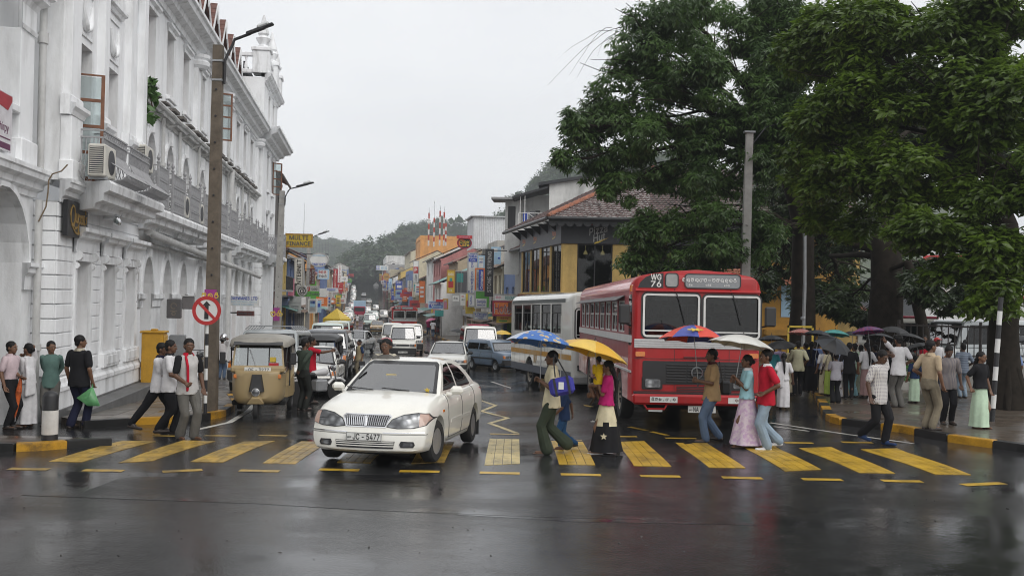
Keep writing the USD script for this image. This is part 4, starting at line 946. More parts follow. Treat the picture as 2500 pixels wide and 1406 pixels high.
def sign(label, x0, y0, x1, y1, d, bg, items=(), rim=None, yaw=None, shape=None, hang=None, group=None, name='shop_sign', legs=0., thick=.16):
 """A board seen between pixels x0, y0 and x1, y1 at depth d. items: (colour, text, u, v, height) in units of the board; '|text' runs downwards, '/text' reads upwards."""
 if d == 'R': d = 9.6 / (.153 - (1250 - x1) / 2480)
 if d == 'L': d = 5.2 / ((1250 - x0) / 2480 - .1475)
 A, B = at(x0, (y0 + y1) / 2, d), at(x1, (y0 + y1) / 2, d); h = at(x0, y0, d)[2] - at(x0, y1, d)[2]; w = np.linalg.norm((B - A)); c = (A + B) / 2
 t = thing(name, label, 'sign', c, -.02 if yaw is None else yaw, group)
 if shape == 'round': t_ = Point(0, 0).buffer(.5, 24); g = affinity.scale(t_, w, h)
 elif shape == 'diamond': g = Polygon([(-w / 2, 0), (0, -h / 2), (w / 2, 0), (0, h / 2)])
 else: g = sbox(-w / 2, -h / 2, w / 2, h / 2)
 part(t, 'board', MB().extr(g, thick, (0, thick / 2, 0), (1, 0, 0), (0, 0, 1)), C[bg])
 if rim: part(t, 'rim', MB().extr(g.buffer(.04, join_style='mitre').difference(g.buffer(-.05, join_style='mitre')), thick + .04, (0, thick / 2 + .02, 0), (1, 0, 0), (0, 0, 1)), C[rim])
 y = -thick / 2
 for it in items:
  col, txt, u, v, s = it[:5]; o = ((u - .5) * w, y - .004, (v - .5) * h)
  if txt == '#':     # a plain panel of width it[5]
   part(t, 'panel', MB().box(o[0] - it[5] * w / 2, o[0] + it[5] * w / 2, y - .012, y, o[2] - s * h / 2, o[2] + s * h / 2), C[col]); continue
  y2 = y - .014; o = (o[0], y2, o[2]); mb = MB()
  if txt[0] == '|':
   for i, ch in enumerate(txt[1:]):
    if ch != ' ': mb.text(ch, s * w, (o[0], y2, o[2] - (i - (len(txt) - 2) / 2) * s * w * 1.32), bold=True)
  elif txt[0] == '/': mb.text(txt[1:], s * w, o, (0, 0, 1), (-1, 0, 0), bold=True, width=it[5] * h if len(it) > 5 else None)
  elif txt[0] == '~': sin_text(mb, txt[1:], s * h, o)
  else: mb.text(txt, s * h, o, bold=len(it) < 7, width=it[5] * w if len(it) > 5 else None)
  if mb.n: part(t, 'lettering', mb, C[col])
 if hang: part(t, 'bracket', MB().box(-w / 2 - (hang if hang > 0 else 0), w / 2 + (-hang if hang < 0 else 0), -.02, .02, h / 2 - .12, h / 2 - .06), BLACKM)
 if legs:
  part(t, 'post', MB().box(-w * .3 - .03, -w * .3 + .03, .0, .06, -h / 2 - legs, -h / 2), BLACKM); part(t, 'post', MB().box(w * .3 - .03, w * .3 + .03, .0, .06, -h / 2 - legs, -h / 2), BLACKM)
 return t
sign('yellow sign lettered MULTI FINANCE high above the left pavement', 698, 572, 762, 603, 72, 'y', [('dg', 'MULTI', .5, .72, .32, .72), ('dg', 'FINANCE', .5, .26, .32, .92)], 'gd', hang=1.0)
sign('tall white sign with black INTERNET reading upwards', 720, 630, 740, 704, 76, 'w', [('k', '/INTERNET', .52, .5, .52, .9)], 'gr', hang=1.)
sign('round white sign with a black @', 727, 697, 749, 722, 74, 'w', [('k', '@', .5, .55, .62)], 'gr', shape='round', thick=.2)
sign('green and white hoarding behind the round @ sign', 722, 697, 780, 724, 74.6, 'gr', [('g', '#', .5, .25, .48, 1.0), ('r', 'g', .55, .78, .34), ('dg', 'ଓoଓ'.replace('ଓ', 'c'), .8, .72, .22), ('dg', 'Re-Today', .68, .26, .24)], hang=.6)
sign('grey Service Centre sign box below the green hoarding', 707, 725, 735, 764, 73, 'gr', [('dg', 'Service', .5, .42, .1, .6), ('dg', 'Centre', .5, .25, .1, .6), ('dg', '#', .5, .62, .012, 1.0)], hang=.4)
sign('mobile phone shaped advert box with a blue screen', 754, 731, 773, 763, 77, 'gr', [('lb', '#', .5, .66, .46, .66), ('b', '#', .5, .78, .22, .6), ('dg', '#', .5, .25, .02, .5)], 'w')
sign('light blue side panel of the phone advert', 774, 733, 784, 763, 78, 'lb', [('b', '#', .5, .6, .3, .6)])
sign('oval white BABY SHOP sign with blue letters', 756, 618, 802, 651, 84, 'w', [('b', 'BABY SHOP', .52, .17, .17, .72), ('lb', 'MOTHERCARE', .5, .82, .12, .7)], 'gr', shape='round', hang=.6)
sign('brown vertical sign behind the utility pole', 756, 655, 769, 694, 86, 'br', [('gr', '/PALACE', .7, .5, .42, .86), ('gr', '/TEA', .2, .5, .2, .6)], hang=.5)
sign('white box sign with red letters above the pavement', 777, 658, 802, 681, 88, 'w', [('r', '~kmr', .4, .7, .3), ('dg', '~hvr', .45, .28, .3)], 'lb', hang=.5)
sign('blank white sign box beside the green hoarding', 780, 704, 797, 726, 82, 'w', [('gr', '#', .5, .05, .06, 1.0)])
sign('pink and white painted panel below the iron balcony', 704, 680, 718, 722, 71, 'pk', [('w', '#', .5, .85, .2, .8), ('r', '~km', .4, .5, .1)])
sign('red vertical JEWELLERY sign far along the left side', 814, 657, 824, 706, 'L', 'r', [('w', '|JEWELLERY', .5, .5, .42)], 'm', hang=.8)
sign('white vertical CHITHRA sign next to the jewellery sign', 825, 648, 834, 690, 'L', 'w', [('m', '|CHITHRA', .5, .5, .48)], hang=.6)
sign('red square sign below the CHITHRA sign', 823, 690, 838, 712, 'L', 'r', [('w', 'T', .25, .6, .3), ('w', '#', .6, .3, .08, .5)], hang=.5)
sign('white PARK board under the jewellery sign', 811, 705, 826, 713, 'L', 'w', [('r', 'PARK', .5, .5, .55, .8)])
sign('white KIA board on the far left side', 834, 675, 849, 687, 'L', 'w', [('dg', 'KIA', .45, .5, .4, .5)], hang=.8)
tl = colour('sign_shade', (.2, .2, .2))
sign('white DASWANIS LTD tailoring sign with blue letters under the hotel balconies', 562, 722, 632, 747, 44, 'w', [('b', 'DASWANIS LTD', .5, .76, .30, .94), ('lb', 'SUIS SUITINGS LADIES &', .5, .42, .16, .9, 0), ('lb', 'GENTS TAILORING', .48, .16, .16, .74, 0)], hang=1.)
sign('dark narrow hanging sign below the tailoring sign', 579, 759, 620, 771, 45, 'br', [('dg', 'MALAK CO', .5, .5, .4, .8)], hang=.5)
sign('orange Hotel sign with red lettering beside the white bus', 1204, 736, 1262, 770, 59, 'o', [('w', 'Hotel', .44, .48, .66, .80), ('m', 'Hotel', .435, .49, .62, .77)], 'm')
sign('white ROOMS sign above the orange hotel sign', 1206, 719, 1262, 735, 59, 'w', [('tl', 'ROOMS', .72, .5, .5, .46), ('pk', '~km', .2, .5, .4)], 'gr')
sign('yellow board below the orange hotel sign', 1212, 772, 1252, 788, 59.4, 'y', [('r', '~khmv', .5, .66, .3), ('g', '#', .4, .3, .2, .5)])
sign('black vertical STONE N STRING sign with grey letters', 1184, 608, 1205, 724, 62, 'k', [('gr', "/STONE 'N STRING", .52, .52, .42, .86)], hang=-.8)
sign('tall white and blue internet cafe sign reading USED COMPUTER', 1142, 618, 1166, 716, 70, 'w', [('b', '#', .5, .89, .22, 1.0), ('w', 'Zeropia', .5, .955, .05, .86), ('w', 'Internet', .5, .89, .04, .86), ('w', 'Cafe', .5, .83, .04, .5), ('b', '|USED COMPUTER', .46, .42, .26), ('b', 'e', .16, .05, .06), ('b', 'e', .8, .05, .06)], 'gr', hang=-.8)
sign('orange bordered blue vertical sign behind the internet cafe sign', 1161, 656, 1182, 711, 68, 'gr', [('b', '#', .66, .5, .92, .55), ('w', '/Computer', .70, .5, .3, .8), ('dg', '/services', .25, .5, .22, .7)], 'o')
sign('small white board above the orange bordered sign', 1168, 625, 1182, 655, 68.5, 'w', [('b', 'UNIT', .5, .5, .12, .7), ('gr', '#', .5, .75, .1, .8)], 'lb')
sign('pale blue board on the green-walled house', 1199, 603, 1223, 645, 66, 'lb', [('w', '#', .4, .8, .2, .5), ('b', '#', .8, .35, .1, .2)])
sign('green board holding a white Zeropia panel', 1160, 710, 1196, 752, 64, 'g', [('w', '#', .42, .3, .5, .72), ('b', 'Zeropia', .42, .38, .15, .6), ('b', 'internet Cafe', .42, .18, .09, .55)], 'gr')
sign('white Zeropia INTERNET CAFE board over the shop door', 1157, 762, 1190, 780, 66, 'w', [('b', 'e Zeropia', .5, .75, .28, .85), ('b', 'INTERNET', .5, .42, .2, .76), ('b', 'CAFE', .5, .15, .18, .4)], 'gr')
sign('yellow projecting box sign with a red patch', 1137, 717, 1160, 766, 67, 'y', [('r', '#', .3, .5, .3, .4)])
sign('small white box with blue letters on the yellow sign', 1144, 718, 1160, 748, 66.6, 'w', [('b', '|ZEZ', .4, .5, .34)], 'gr')
sign('yellow sari shop poster sign with a woman in red', 1092, 660, 1110, 715, 88, 'y', [('w', 'DSI', .5, .82, .1, .7), ('r', '#', .5, .38, .3, .7), ('tl', '#', .5, .58, .16, .34), ('w', '24', .5, .12, .08)], 'gd')
sign('dark glass hoarding beside the yellow poster sign', 1110, 662, 1142, 716, 88.3, 'dg', [('gr', '#', .25, .5, .96, .03), ('gr', '#', .5, .5, .96, .03), ('tl', '#', .4, .7, .4, .5)], 'gr')
sign('grey weathered board below the glass hoarding', 1103, 718, 1123, 745, 86, 'gr', [('w', '#', .5, .6, .5, .8), ('dg', '~kv', .5, .6, .2)])
sign('tilted white board next to the grey weathered board', 1124, 718, 1136, 746, 84, 'w', [('dg', '~km', .5, .5, .14), ('r', '#', .4, .8, .08, .5)], yaw=.3)
sign('blue jeweller board with a diamond', 1047, 736, 1082, 753, 101, 'b', [('w', 'Haleem Je', .5, .72, .34, .9), ('lb', '#', .6, .3, .2, .6), ('w', 'V', .25, .35, .4)], 'lb')
sign('red strip above the jeweller board', 1064, 731, 1082, 737, 100.5, 'r', [])
sign('poster of a bride beside the jeweller board', 1081, 729, 1094, 755, 101, 'gd', [('pk', '#', .5, .4, .6, .6), ('gr', '#', .5, .75, .25, .4)])
sign('dark green board on two tall legs at the pavement', 1062, 757, 1083, 772, 99, 'tl', [], legs=2.0)
sign('black round Cyber Cafe sign with yellow letters', 1117, 580, 1151, 607, 86, 'k', [('y', 'Cyber', .52, .62, .26, .72), ('o', 'C', .3, .5, .6), ('y', 'afe', .6, .33, .24, .5)], 'm', shape='round')
sign('red ribbon board on top of the round cafe sign', 1115, 575, 1153, 583, 85.8, 'r', [('pk', 'INTERNET', .5, .5, .5, .7)])
sign('white and red tall sign on the brown building', 1009, 637, 1022, 690, 'R', 'w', [('r', '#', .5, .58, .3, .9), ('w', 'P', .5, .58, .16), ('dg', '/LOAN', .5, .2, .4, .3)], 'gr')
sign('white vertical sign with black letters', 995, 685, 1005, 712, 'R', 'w', [('dg', '|BERG', .5, .5, .5)], hang=-.6)
sign('blue and white stacked sign on the far right side', 966, 686, 982, 707, 'R', 'b', [('w', 'SONY', .5, .82, .2, .7), ('w', '#', .55, .35, .3, .7)], hang=-.8)
sign('lower grey-blue sign under the stacked one', 966, 708, 981, 728, 'R', 'lb', [('b', '#', .5, .6, .3, .7)])
sign('round gold sign on a white column', 935, 667, 951, 684, 'R', 'gd', [('br', '#', .5, .5, .12, .6)], 'o', shape='round', hang=-.5)
sign('grey diamond sign over the far pavement', 911, 690, 925, 703, 'R', 'gr', [('w', '#', .5, .5, .1, .5)], 'w', shape='diamond')
sign('white upper wall board with blue IIBIA letters', 918, 648, 948, 660, 'R', 'w', [('b', 'II', .16, .5, .7), ('lb', 'BIA', .66, .5, .7, .5)])
sign('yellow board far down the right side', 898, 675, 912, 685, 'R', 'y', [('k', 'KODAK', .5, .5, .4, .8)])
sign('white vertical sign with a red mark far down the right side', 916, 668, 923, 690, 'R', 'w', [('r', '|o++', .5, .5, .5)])
sign('blue narrow sign near the white building', 949, 680, 957, 704, 'R', 'lb', [('b', '|ab', .5, .5, .5)])
sign('white 2K board on the tan shop house', 1010, 694, 1023, 711, 'R', 'tl', [('w', '2K', .5, .4, .4, .7)], 'gr')
rs_ = random.Random(21); CNM = {'w': 'white', 'r': 'red', 'b': 'blue', 'y': 'yellow', 'gr': 'grey', 'g': 'green', 'o': 'orange'}
for right in (1, 0):
 for k, d in enumerate(np.linspace(112, 400, 24) ** 1.0):
  d = d + rs_.uniform(-5, 5)
  X = (10.4 - .153 * d - rs_.uniform(.5, 1.6)) if right else (-5.95 - .1475 * d + rs_.uniform(.4, 1.5))
  z = float(gz(X, d)) + rs_.uniform(2.7, 5.6); c = np.array([X, d, z]); px, py = proj(c)
  w, h = (rs_.uniform(.6, 1.0), rs_.uniform(1.6, 3.0)) if rs_.random() < .5 else (rs_.uniform(1.2, 2.2), rs_.uniform(.7, 1.3)); s = 2480 / d
  bg = rs_.choice(['w', 'r', 'b', 'y', 'gr', 'w', 'g', 'o'])
  sign(f'{ORD[k]} small sign up the {"right" if right else "left"} side of the street, {CNM[bg]}', px - w * s / 2, py - h * s / 2, px + w * s / 2, py + h * s / 2, d, bg, [(rs_.choice(['k', 'b', 'r']) if bg in 'wygr' else 'w', '#', .5, .3 + .2 * j, .1, .6) for j in range(3)], group='tiny shop signs up the street')
# ---------------------------------------------------------------- corner restaurant
PB = np.array([*at(1372, 700, 52)[:2], 0.]); PB[2] = float(gz(PB[0], 52))
MUST = paint('mustard_wall', (.52, .36, .12)); FASC = mat('charcoal_fascia', (.035, .037, .042), .5); FASCG = mat('grey_fascia', (.10, .105, .12), .5)
rest = thing('corner_restaurant', 'two-storey corner restaurant with black fascia, mustard piers and dark tiled hip roof', 'building', PB, -.05)
Lf = 15.0     # right-hand front runs +x; left front runs back along the street (direction s)
sd = np.array([-.235, .972, 0])
def pier(p, w, z0, z1, m=MUST): return MB().box(p[0] - w / 2, p[0] + w / 2, p[1] - .02, p[1] + .35, z0, z1, .01)
fx = [(-.05, .75), (2.55, 3.5), (3.85, 3.98), (6.9, 7.4), (10.2, 10.8), (14, 15)]
for a, b in fx: part(rest, 'pier', MB().box(a, b, 0, .4, 3.25, 5.75, .01), MUST)
part(rest, 'ground_wall', MB().box(-.3, Lf, .3, .7, -1, 2.9), MUST)
part(rest, 'sill', MB().box(-.05, Lf, -.04, .42, 3.12, 3.26, .01), MUST)
part(rest, 'fascia', MB().box(-.1, Lf, -.1, .4, 5.75, 7.0, .01), FASC)
for a, b in ((.75, 2.55), (3.98, 6.9), (7.4, 10.2), (10.8, 14)):
 w_ = T(_fresh(rest.path + '/window')); UsdGeom.Xform.Define(stage, w_.path)
 m_ = (a + b) / 2
 fr = sbox(a, 3.26, b, 5.75).difference(unary_union([sbox(a + .06, 3.32, m_ - .03, 5.69), sbox(m_ + .03, 3.32, b - .06, 5.69)]))
 part(w_, 'frame', MB().extr(fr, .07, (0, .22, 0), (1, 0, 0), (0, 0, 1)), BLACKM); part(w_, 'pane', MB().box(a + .04, b - .04, .18, .19, 3.3, 5.71), GLASSD)
part(rest, 'floor', MB().box(.1, Lf, .45, 6.9, 3.0, 3.2), WOOD); part(rest, 'back_wall', MB().box(-1.3, Lf, 7, 7.2, 3.2, 7), mat('restaurant_wall', (.12, .09, .07), .8)); part(rest, 'ceiling', MB().box(.1, Lf, .45, 6.9, 6.2, 6.3), FASC)
S = lambda t, o=0.: np.array([sd[0] * t + o * -.972, sd[1] * t + o * -.235, 0])
Ls = 10.8
for k in range(5):
 t0 = .15 + 2.55 * k
 part(rest, 'pier', MB().extr(sbox(t0, 3.25, t0 + .42, 5.75), .3, S(0, -.25), sd * -1 * -1, (0, 0, 1)), MUST) if False else None
R_ = -sd
def side(poly, th, o): return MB().extr(poly, th, S(Ls, o - th), R_, (0, 0, 1))      # local x: from far end to the corner
for k in range(5):
 a = .0 + k * (Ls - .35) / 4; part(rest, 'pier', side(sbox(a, 3.25, a + .38, 5.75), .35, 0.), MUST)
 if k < 4:
  b0, b1 = a + .38, (k + 1) * (Ls - .35) / 4; w_ = T(_fresh(rest.path + '/window')); UsdGeom.Xform.Define(stage, w_.path); m_ = (b0 + b1) / 2
  fr = sbox(b0, 3.26, b1, 5.75).difference(unary_union([sbox(b0 + .07, 3.32, m_ - .04, 5.69), sbox(m_ + .04, 3.32, b1 - .07, 5.69)]))
  part(w_, 'frame', side(fr, .07, -.05), BLACKM); part(w_, 'pane', side(sbox(b0 + .03, 3.3, b1 - .03, 5.72), .01, -.08), GLASSD)
part(rest, 'sill', side(sbox(0, 3.12, Ls, 3.26), .42, .05), MUST); part(rest, 'ground_wall', side(sbox(0, -1, Ls, 3.0), .4, -.3), MUST)
part(rest, 'fascia', side(sbox(0, 5.75, Ls, 7.0), .5, .1), FASCG)
P0, P1, P2, P3 = S(-.3, .9) + [0, -.9, 7.0], np.array([Lf + .5, -1.0, 7.0]), S(Ls + 1, .9) + [0, 0, 7.0], np.array([5.2, 7.5, 10.6])
P0 = np.array([-.75, -1.0, 7.0]); P4 = np.array([Lf, 7.5, 10.6]); P5 = np.array([3.2, Ls + 1, 10.4])
part(rest, 'roof_tiles', tile_field(MB(), P0, P1, P4, P3, 66, 26, lift=.07, bow=.05), TILE2, kind='stuff')
part(rest, 'roof_tiles', tile_field(MB(), P2, P0, P3, P5, 50, 26, lift=.07, bow=.05), TILE2, kind='stuff')
hc = MB()
for k in range(26):
 a = P0 + (P3 - P0) * k / 26; b = P0 + (P3 - P0) * (k + 1.1) / 26; hc.tube([a + [0, 0, .06], b + [0, 0, .10]], .13, 7)
part(rest, 'hip_tiles', hc, TILE3, kind='stuff')
part(rest, 'gutter', MB().tube([P0 + [0, -.08, -.05], P1 + [0, -.08, -.05]], .10, 7).tube([P2 + [-.08, 0, -.05], P0 + [-.08, 0, -.05]], .10, 7), BLACKM)
vl = MB(); nsc = 34
sc_ = unary_union([sbox(0, .18, Lf, .42)] + [Point(.22 + .44 * k, .2).buffer(.2, 6) for k in range(nsc)])
part(rest, 'valance', MB().extr(sc_, .03, (P0[0], -.92, 6.55), (1, 0, 0), (0, 0, 1)), BLACKM)
part(rest, 'soffit', MB().box(-.7, Lf, -.95, .1, 6.93, 6.97), BLACKM)
for k in range(6): part(rest, 'eave_bracket', MB().extr(Polygon([(0, 0), (.0, -.5), (.6, 0)]), .08, S(1.2 + 1.9 * k, .1) + [0, 0, 6.95], (-.972, -.235, 0), (0, 0, 1)), BLACKM)
aw0, aw1 = np.array([-1.0, -1.3, 2.65]), np.array([Lf, -1.3, 2.65])
part(rest, 'lower_roof_tiles', tile_field(MB(), aw0, aw1, (Lf, .3, 3.12), (-.2, .3, 3.12), 64, 8, lift=.05, bow=.04), TILE3, kind='stuff')
q0 = S(Ls + .2, 1.4) + [0, 0, 2.65]
part(rest, 'lower_roof_tiles', tile_field(MB(), q0, aw0, (-.2, .3, 3.12), S(Ls, 0) + [0, 0, 3.12], 48, 8, lift=.05, bow=.04), TILE3, kind='stuff')
part(rest, 'lower_fascia', MB().box(-1.0, Lf, -1.34, -1.28, 2.25, 2.64), BLACKM); part(rest, 'lower_fascia', MB().extr(sbox(0, 2.25, np.linalg.norm(aw0 - q0), 2.64), .06, q0 * [1, 1, 0], (aw0 - q0) / np.linalg.norm(aw0 - q0), (0, 0, 1)), BLACKM)
lg = np.array([1.85, -.106, 6.3]); sl = (.97, 0, .24)
part(rest, 'lettering', MB().text('Pizza', .36, lg + [-.05, 0, .16], sl, (0, 0, 1), bold=True, width=.95).text('Hut', .36, lg + [0, 0, -.20], sl, (0, 0, 1), bold=True, width=.62), C['gr'])
part(rest, 'roof_emblem', MB().extr(Polygon([(-.55, .36), (-.3, .52), (-.12, .68), (.1, .72), (.2, .62), (.5, .66), (.52, .6), (.1, .5)]), .004, lg, (1, 0, 0), (0, 0, 1)), C['m'])
part(rest, 'underline', MB().extr(Polygon([(-.25, -.56), (-.22, -.48), (.5, -.22), (.0, -.48)]), .004, lg, (1, 0, 0), (0, 0, 1)), C['y'])
for t_ in (1.6, 6.4, 9.6):
 o = S(t_, .102) + [0, 0, 6.35]
 part(rest, 'poster', MB().text('Pizza', .24, o, R_, (0, 0, 1), bold=True, width=.8), C['o']); part(rest, 'underline', MB().extr(Polygon([(-.4, -.3), (-.4, -.24), (.4, -.16), (.1, -.26)]), .004, o, R_, (0, 0, 1)), C['y'])
for x in (1.2, 2.1, 4.6, 5.6):
 l_ = part(rest, 'pendant_lamp', MB().lathe([(.02, 5.5), (.09, 5.4), (.12, 5.28), (0, 5.27)], (x, 1.6, 0), 9).tube([(x, 1.6, 5.5), (x, 1.6, 6.2)], .012, 4), graph('lamp_glow', {'e': ('emission', {'color': (1., .72, .3), 'strength': 1.3})}, [], 'e.emission'))
uh = thing('upper_house', 'white house with balcony and black sheet roofs, above the corner restaurant', 'building', at(1340, 520, 66), -.06)
part(uh, 'wall', MB().extr(Polygon([(.0, -4), (6.5, -4), (6.5, 3.0), (.3, 2.05), (0, 2.0)]), .3, (0, .3, 0), (1, 0, 0), (0, 0, 1)), WHITEW)
part(uh, 'roof', MB().extr(Polygon([(-.7, 1.75), (6.8, 3.0), (6.8, 3.16), (-.7, 1.95)]), 4.5, (0, 4.2, 0), (1, 0, 0), (0, 0, 1)), mat('black_sheet', (.035, .036, .04), .6))
part(uh, 'pent_roof', MB().extr(Polygon([(-2.4, .9), (-.1, 1.6), (-.1, 1.72), (-2.4, 1.05)]), 3.5, (0, 3.3, 0), (1, 0, 0), (0, 0, 1)), mat('black_sheet', (.035, .036, .04), .6))
part(uh, 'side_wall', MB().box(-3.0, -2.0, 2.2, 2.5, -4, 1.0).box(-2.0, .1, 2.6, 2.8, -4, 1.4), WHITEW); part(uh, 'flat_roof', MB().box(-3.9, -2.2, 1.5, 4, 1.0, 1.14), GREYC)
part(uh, 'window', MB().box(-2.8, -2.3, 2.17, 2.2, -.9, .6), BLACKM); part(uh, 'balcony_floor', MB().box(-2.0, .1, .0, 2.6, -1.25, -1.05), WHITEW)
rl = MB()
for z in (-.95, -.05): rl.box(-2.0, .0, .02, .06, z, z + .05)
for x in (-2.0, -1.4, -.05): rl.box(x, x + .05, .02, .06, -1.05, 0)
rl.tube([(-1.35, .04, -.92), (-.05, .04, -.05)], .022, 5).tube([(-1.35, .04, -.05), (-.05, .04, -.92)], .022, 5).tube([(-.7, .04, -.92), (-.7, .04, -.05)], .018, 5)
part(uh, 'railing', rl, FRAMEW)
for x in (-1.9, -1.6): part(uh, 'post', MB().box(x, x + .05, .05, .1, -1, 1.1), FRAMEW)
for x, m_ in ((-1.7, C['b']), (-1.25, C['dg']), (-.9, C['k'])): part(uh, 'laundry', MB().box(x, x + .32, .5, .53, -.55, .25 - rnd.random() * .2), m_)
yp = thing('yellow_pavilion', 'low mustard building with tiled eaves glimpsed behind the queue and trees', 'building', at(1890, 820, 48), 0)
part(yp, 'wall', MB().box(-.6, 3.0, 0, .3, -1.5, 4.6), paint('deep_mustard', (.42, .22, .03))); part(yp, 'eaves_tiles', tile_field(MB(), (-2.6, -1.0, 2.4), (1.6, -1.0, 2.4), (1.6, .1, 3.1), (-2.6, .1, 3.1), 20, 6), TILE3, kind='stuff')
part(yp, 'ledge', MB().box(-.5, 2.2, -.5, 0, .05, .3), paint('deep_mustard', (.42, .22, .03))); part(yp, 'pillar', MB().box(.3, .6, -.2, .1, 3, 6), MUST); part(yp, 'poster', MB().box(.3, 1.4, -.03, 0, .9, 2.4), C['lb'])
nb = thing('white_hall', 'white building with a red band and blue letters showing through gaps in the trees', 'building', at(2350, 800, 75), 0)
part(nb, 'wall', MB().box(-3, 7, 0, .3, -1.5, 6.6), WHITEW); part(nb, 'band', MB().box(-3, 7, -.05, 0, 4.9, 5.3), C['r']); part(nb, 'lettering', MB().text('MANAMA', 1.1, (1.2, -.02, 3.6), bold=True), C['b']); part(nb, 'ledge', MB().box(-3, 7, -.4, 0, 2.2, 2.4), C['r'])
# ---------------------------------------------------------------- trees
def leafmat(name, c0, c1, yellow, rough=.32, tr=.25):
 return graph(name, {
  'g': ('geometry', {}), 'r': ('rgb_ramp', {'ramp': [(0., c0), (.55, tuple((np.array(c0) + c1) / 2)), (.93, c1), (.965, yellow), (1., yellow)]}),
  'p': ('principled_bsdf', {'roughness': rough, 'specular_ior_level': .5}), 't': ('translucent_bsdf', {}), 'n': ('noise_texture', {'scale': .7, 'detail': 3}), 'nr': ('rgb_ramp', {'ramp': [(.36, (.75, .78, .75)), (.64, (1.7, 1.65, 1.4))]}), 'cm': ('mix_color', {'blend_type': 'multiply', 'fac': 1., 'use_clamp': False}), 'h': ('hsv', {'value': 1.6}), 'm': ('mix_closure', {'fac': tr})},
  [('g.random_per_island', 'r.fac'), ('g.position', 'n.vector'), ('n.fac', 'nr.fac'), ('r.color', 'cm.a'), ('nr.color', 'cm.b'), ('cm.result', 'p.base_color'), ('cm.result', 'h.color'), ('h.color', 't.color'), ('p.BSDF', 'm.closure1'), ('t.BSDF', 'm.closure2')], 'm.closure')
BARK = mat('dark_bark', (.022, .018, .014), .9, spec=.12, var=.35, scale=5, bump=.6, bscale=14)
LA = leafmat('leaf_dark', (.045, .085, .022), (.19, .27, .08), (.26, .26, .06))
LB = leafmat('leaf_broad', (.06, .10, .012), (.36, .42, .05), (.58, .36, .04), .34, .32)
LC = leafmat('leaf_shade', (.026, .044, .014), (.07, .10, .03), (.12, .12, .03))
def leaf_cloud(blobs, n, L, W, rr, per=6, droop=.5, shell=.55):
 """Whorls of folded leaves spread through ellipsoids (centre, radii)."""
 rg = np.random.default_rng(rr)
 vol = np.array([b[1][0] * b[1][2] for b in blobs]); k = rg.choice(len(blobs), n, p=vol / vol.sum())
 cen = np.array([b[0] for b in blobs])[k]; rad = np.array([b[1] for b in blobs])[k]
 u = rg.normal(size=(n, 3)); u /= np.linalg.norm(u, axis=1, keepdims=True)
 s = shell + (1.08 - shell) * rg.random(n) ** .7
 lump = .78 + .45 * meshkit.noise(cen + u * rad * 1.0 + 5, 3)
 pos = cen + u * rad * (s * lump)[:, None]
 base = np.repeat(pos, per, 0); m = len(base)
 th = rg.random(m) * 2 * PI; d = np.c_[np.cos(th), np.sin(th), rg.normal(-droop, .35, m)]; d += .5 * np.repeat(u, per, 0); d /= np.linalg.norm(d, axis=1, keepdims=True)
 up = np.c_[rg.normal(0, .32, m), rg.normal(0, .32, m), .75 + rg.normal(0, .2, m)] + .8 * np.repeat(u, per, 0); sd_ = np.cross(d, up); sd_ /= np.linalg.norm(sd_, axis=1, keepdims=True); nn = np.cross(sd_, d)
 l = (L * (.65 + .6 * rg.random(m)))[:, None]; w = (W * (.7 + .5 * rg.random(m)))[:, None]
 base = base + rg.normal(0, .03, (m, 3)) + d * .02
 mid = base + d * l * .5 - nn * l * .03
 V = np.stack([base, mid + sd_ * w * .5 + nn * w * .12, base + d * l - nn * l * .14, mid - sd_ * w * .5 + nn * w * .12, mid], 1).reshape(-1, 3)
 i = np.arange(m)[:, None] * 5
 F = np.vstack([i + [0, 1, 4], i + [4, 1, 2], i + [0, 4, 3], i + [4, 2, 3]])
 return (V, F), pos
def limb(mb, a, b, r0, r1, rr, n=9, sag=.0, wob=.12):
 a, b = np.array(a, float), np.array(b, float); t = np.linspace(0, 1, n)[:, None]; L = np.linalg.norm(b - a)
 mid = (a + b) / 2 + np.array([rr.gauss(0, 1), rr.gauss(0, 1), abs(rr.gauss(0, 1)) + sag]) * L * wob
 P = (1 - t) ** 2 * a + 2 * t * (1 - t) * mid + t ** 2 * b
 P[1:-1] += np.array([[rr.gauss(0, 1), rr.gauss(0, 1), rr.gauss(0, 1)] for _ in range(n - 2)]) * L * .012
 mb.tube(P, np.linspace(r0, r1, n), 8); return P
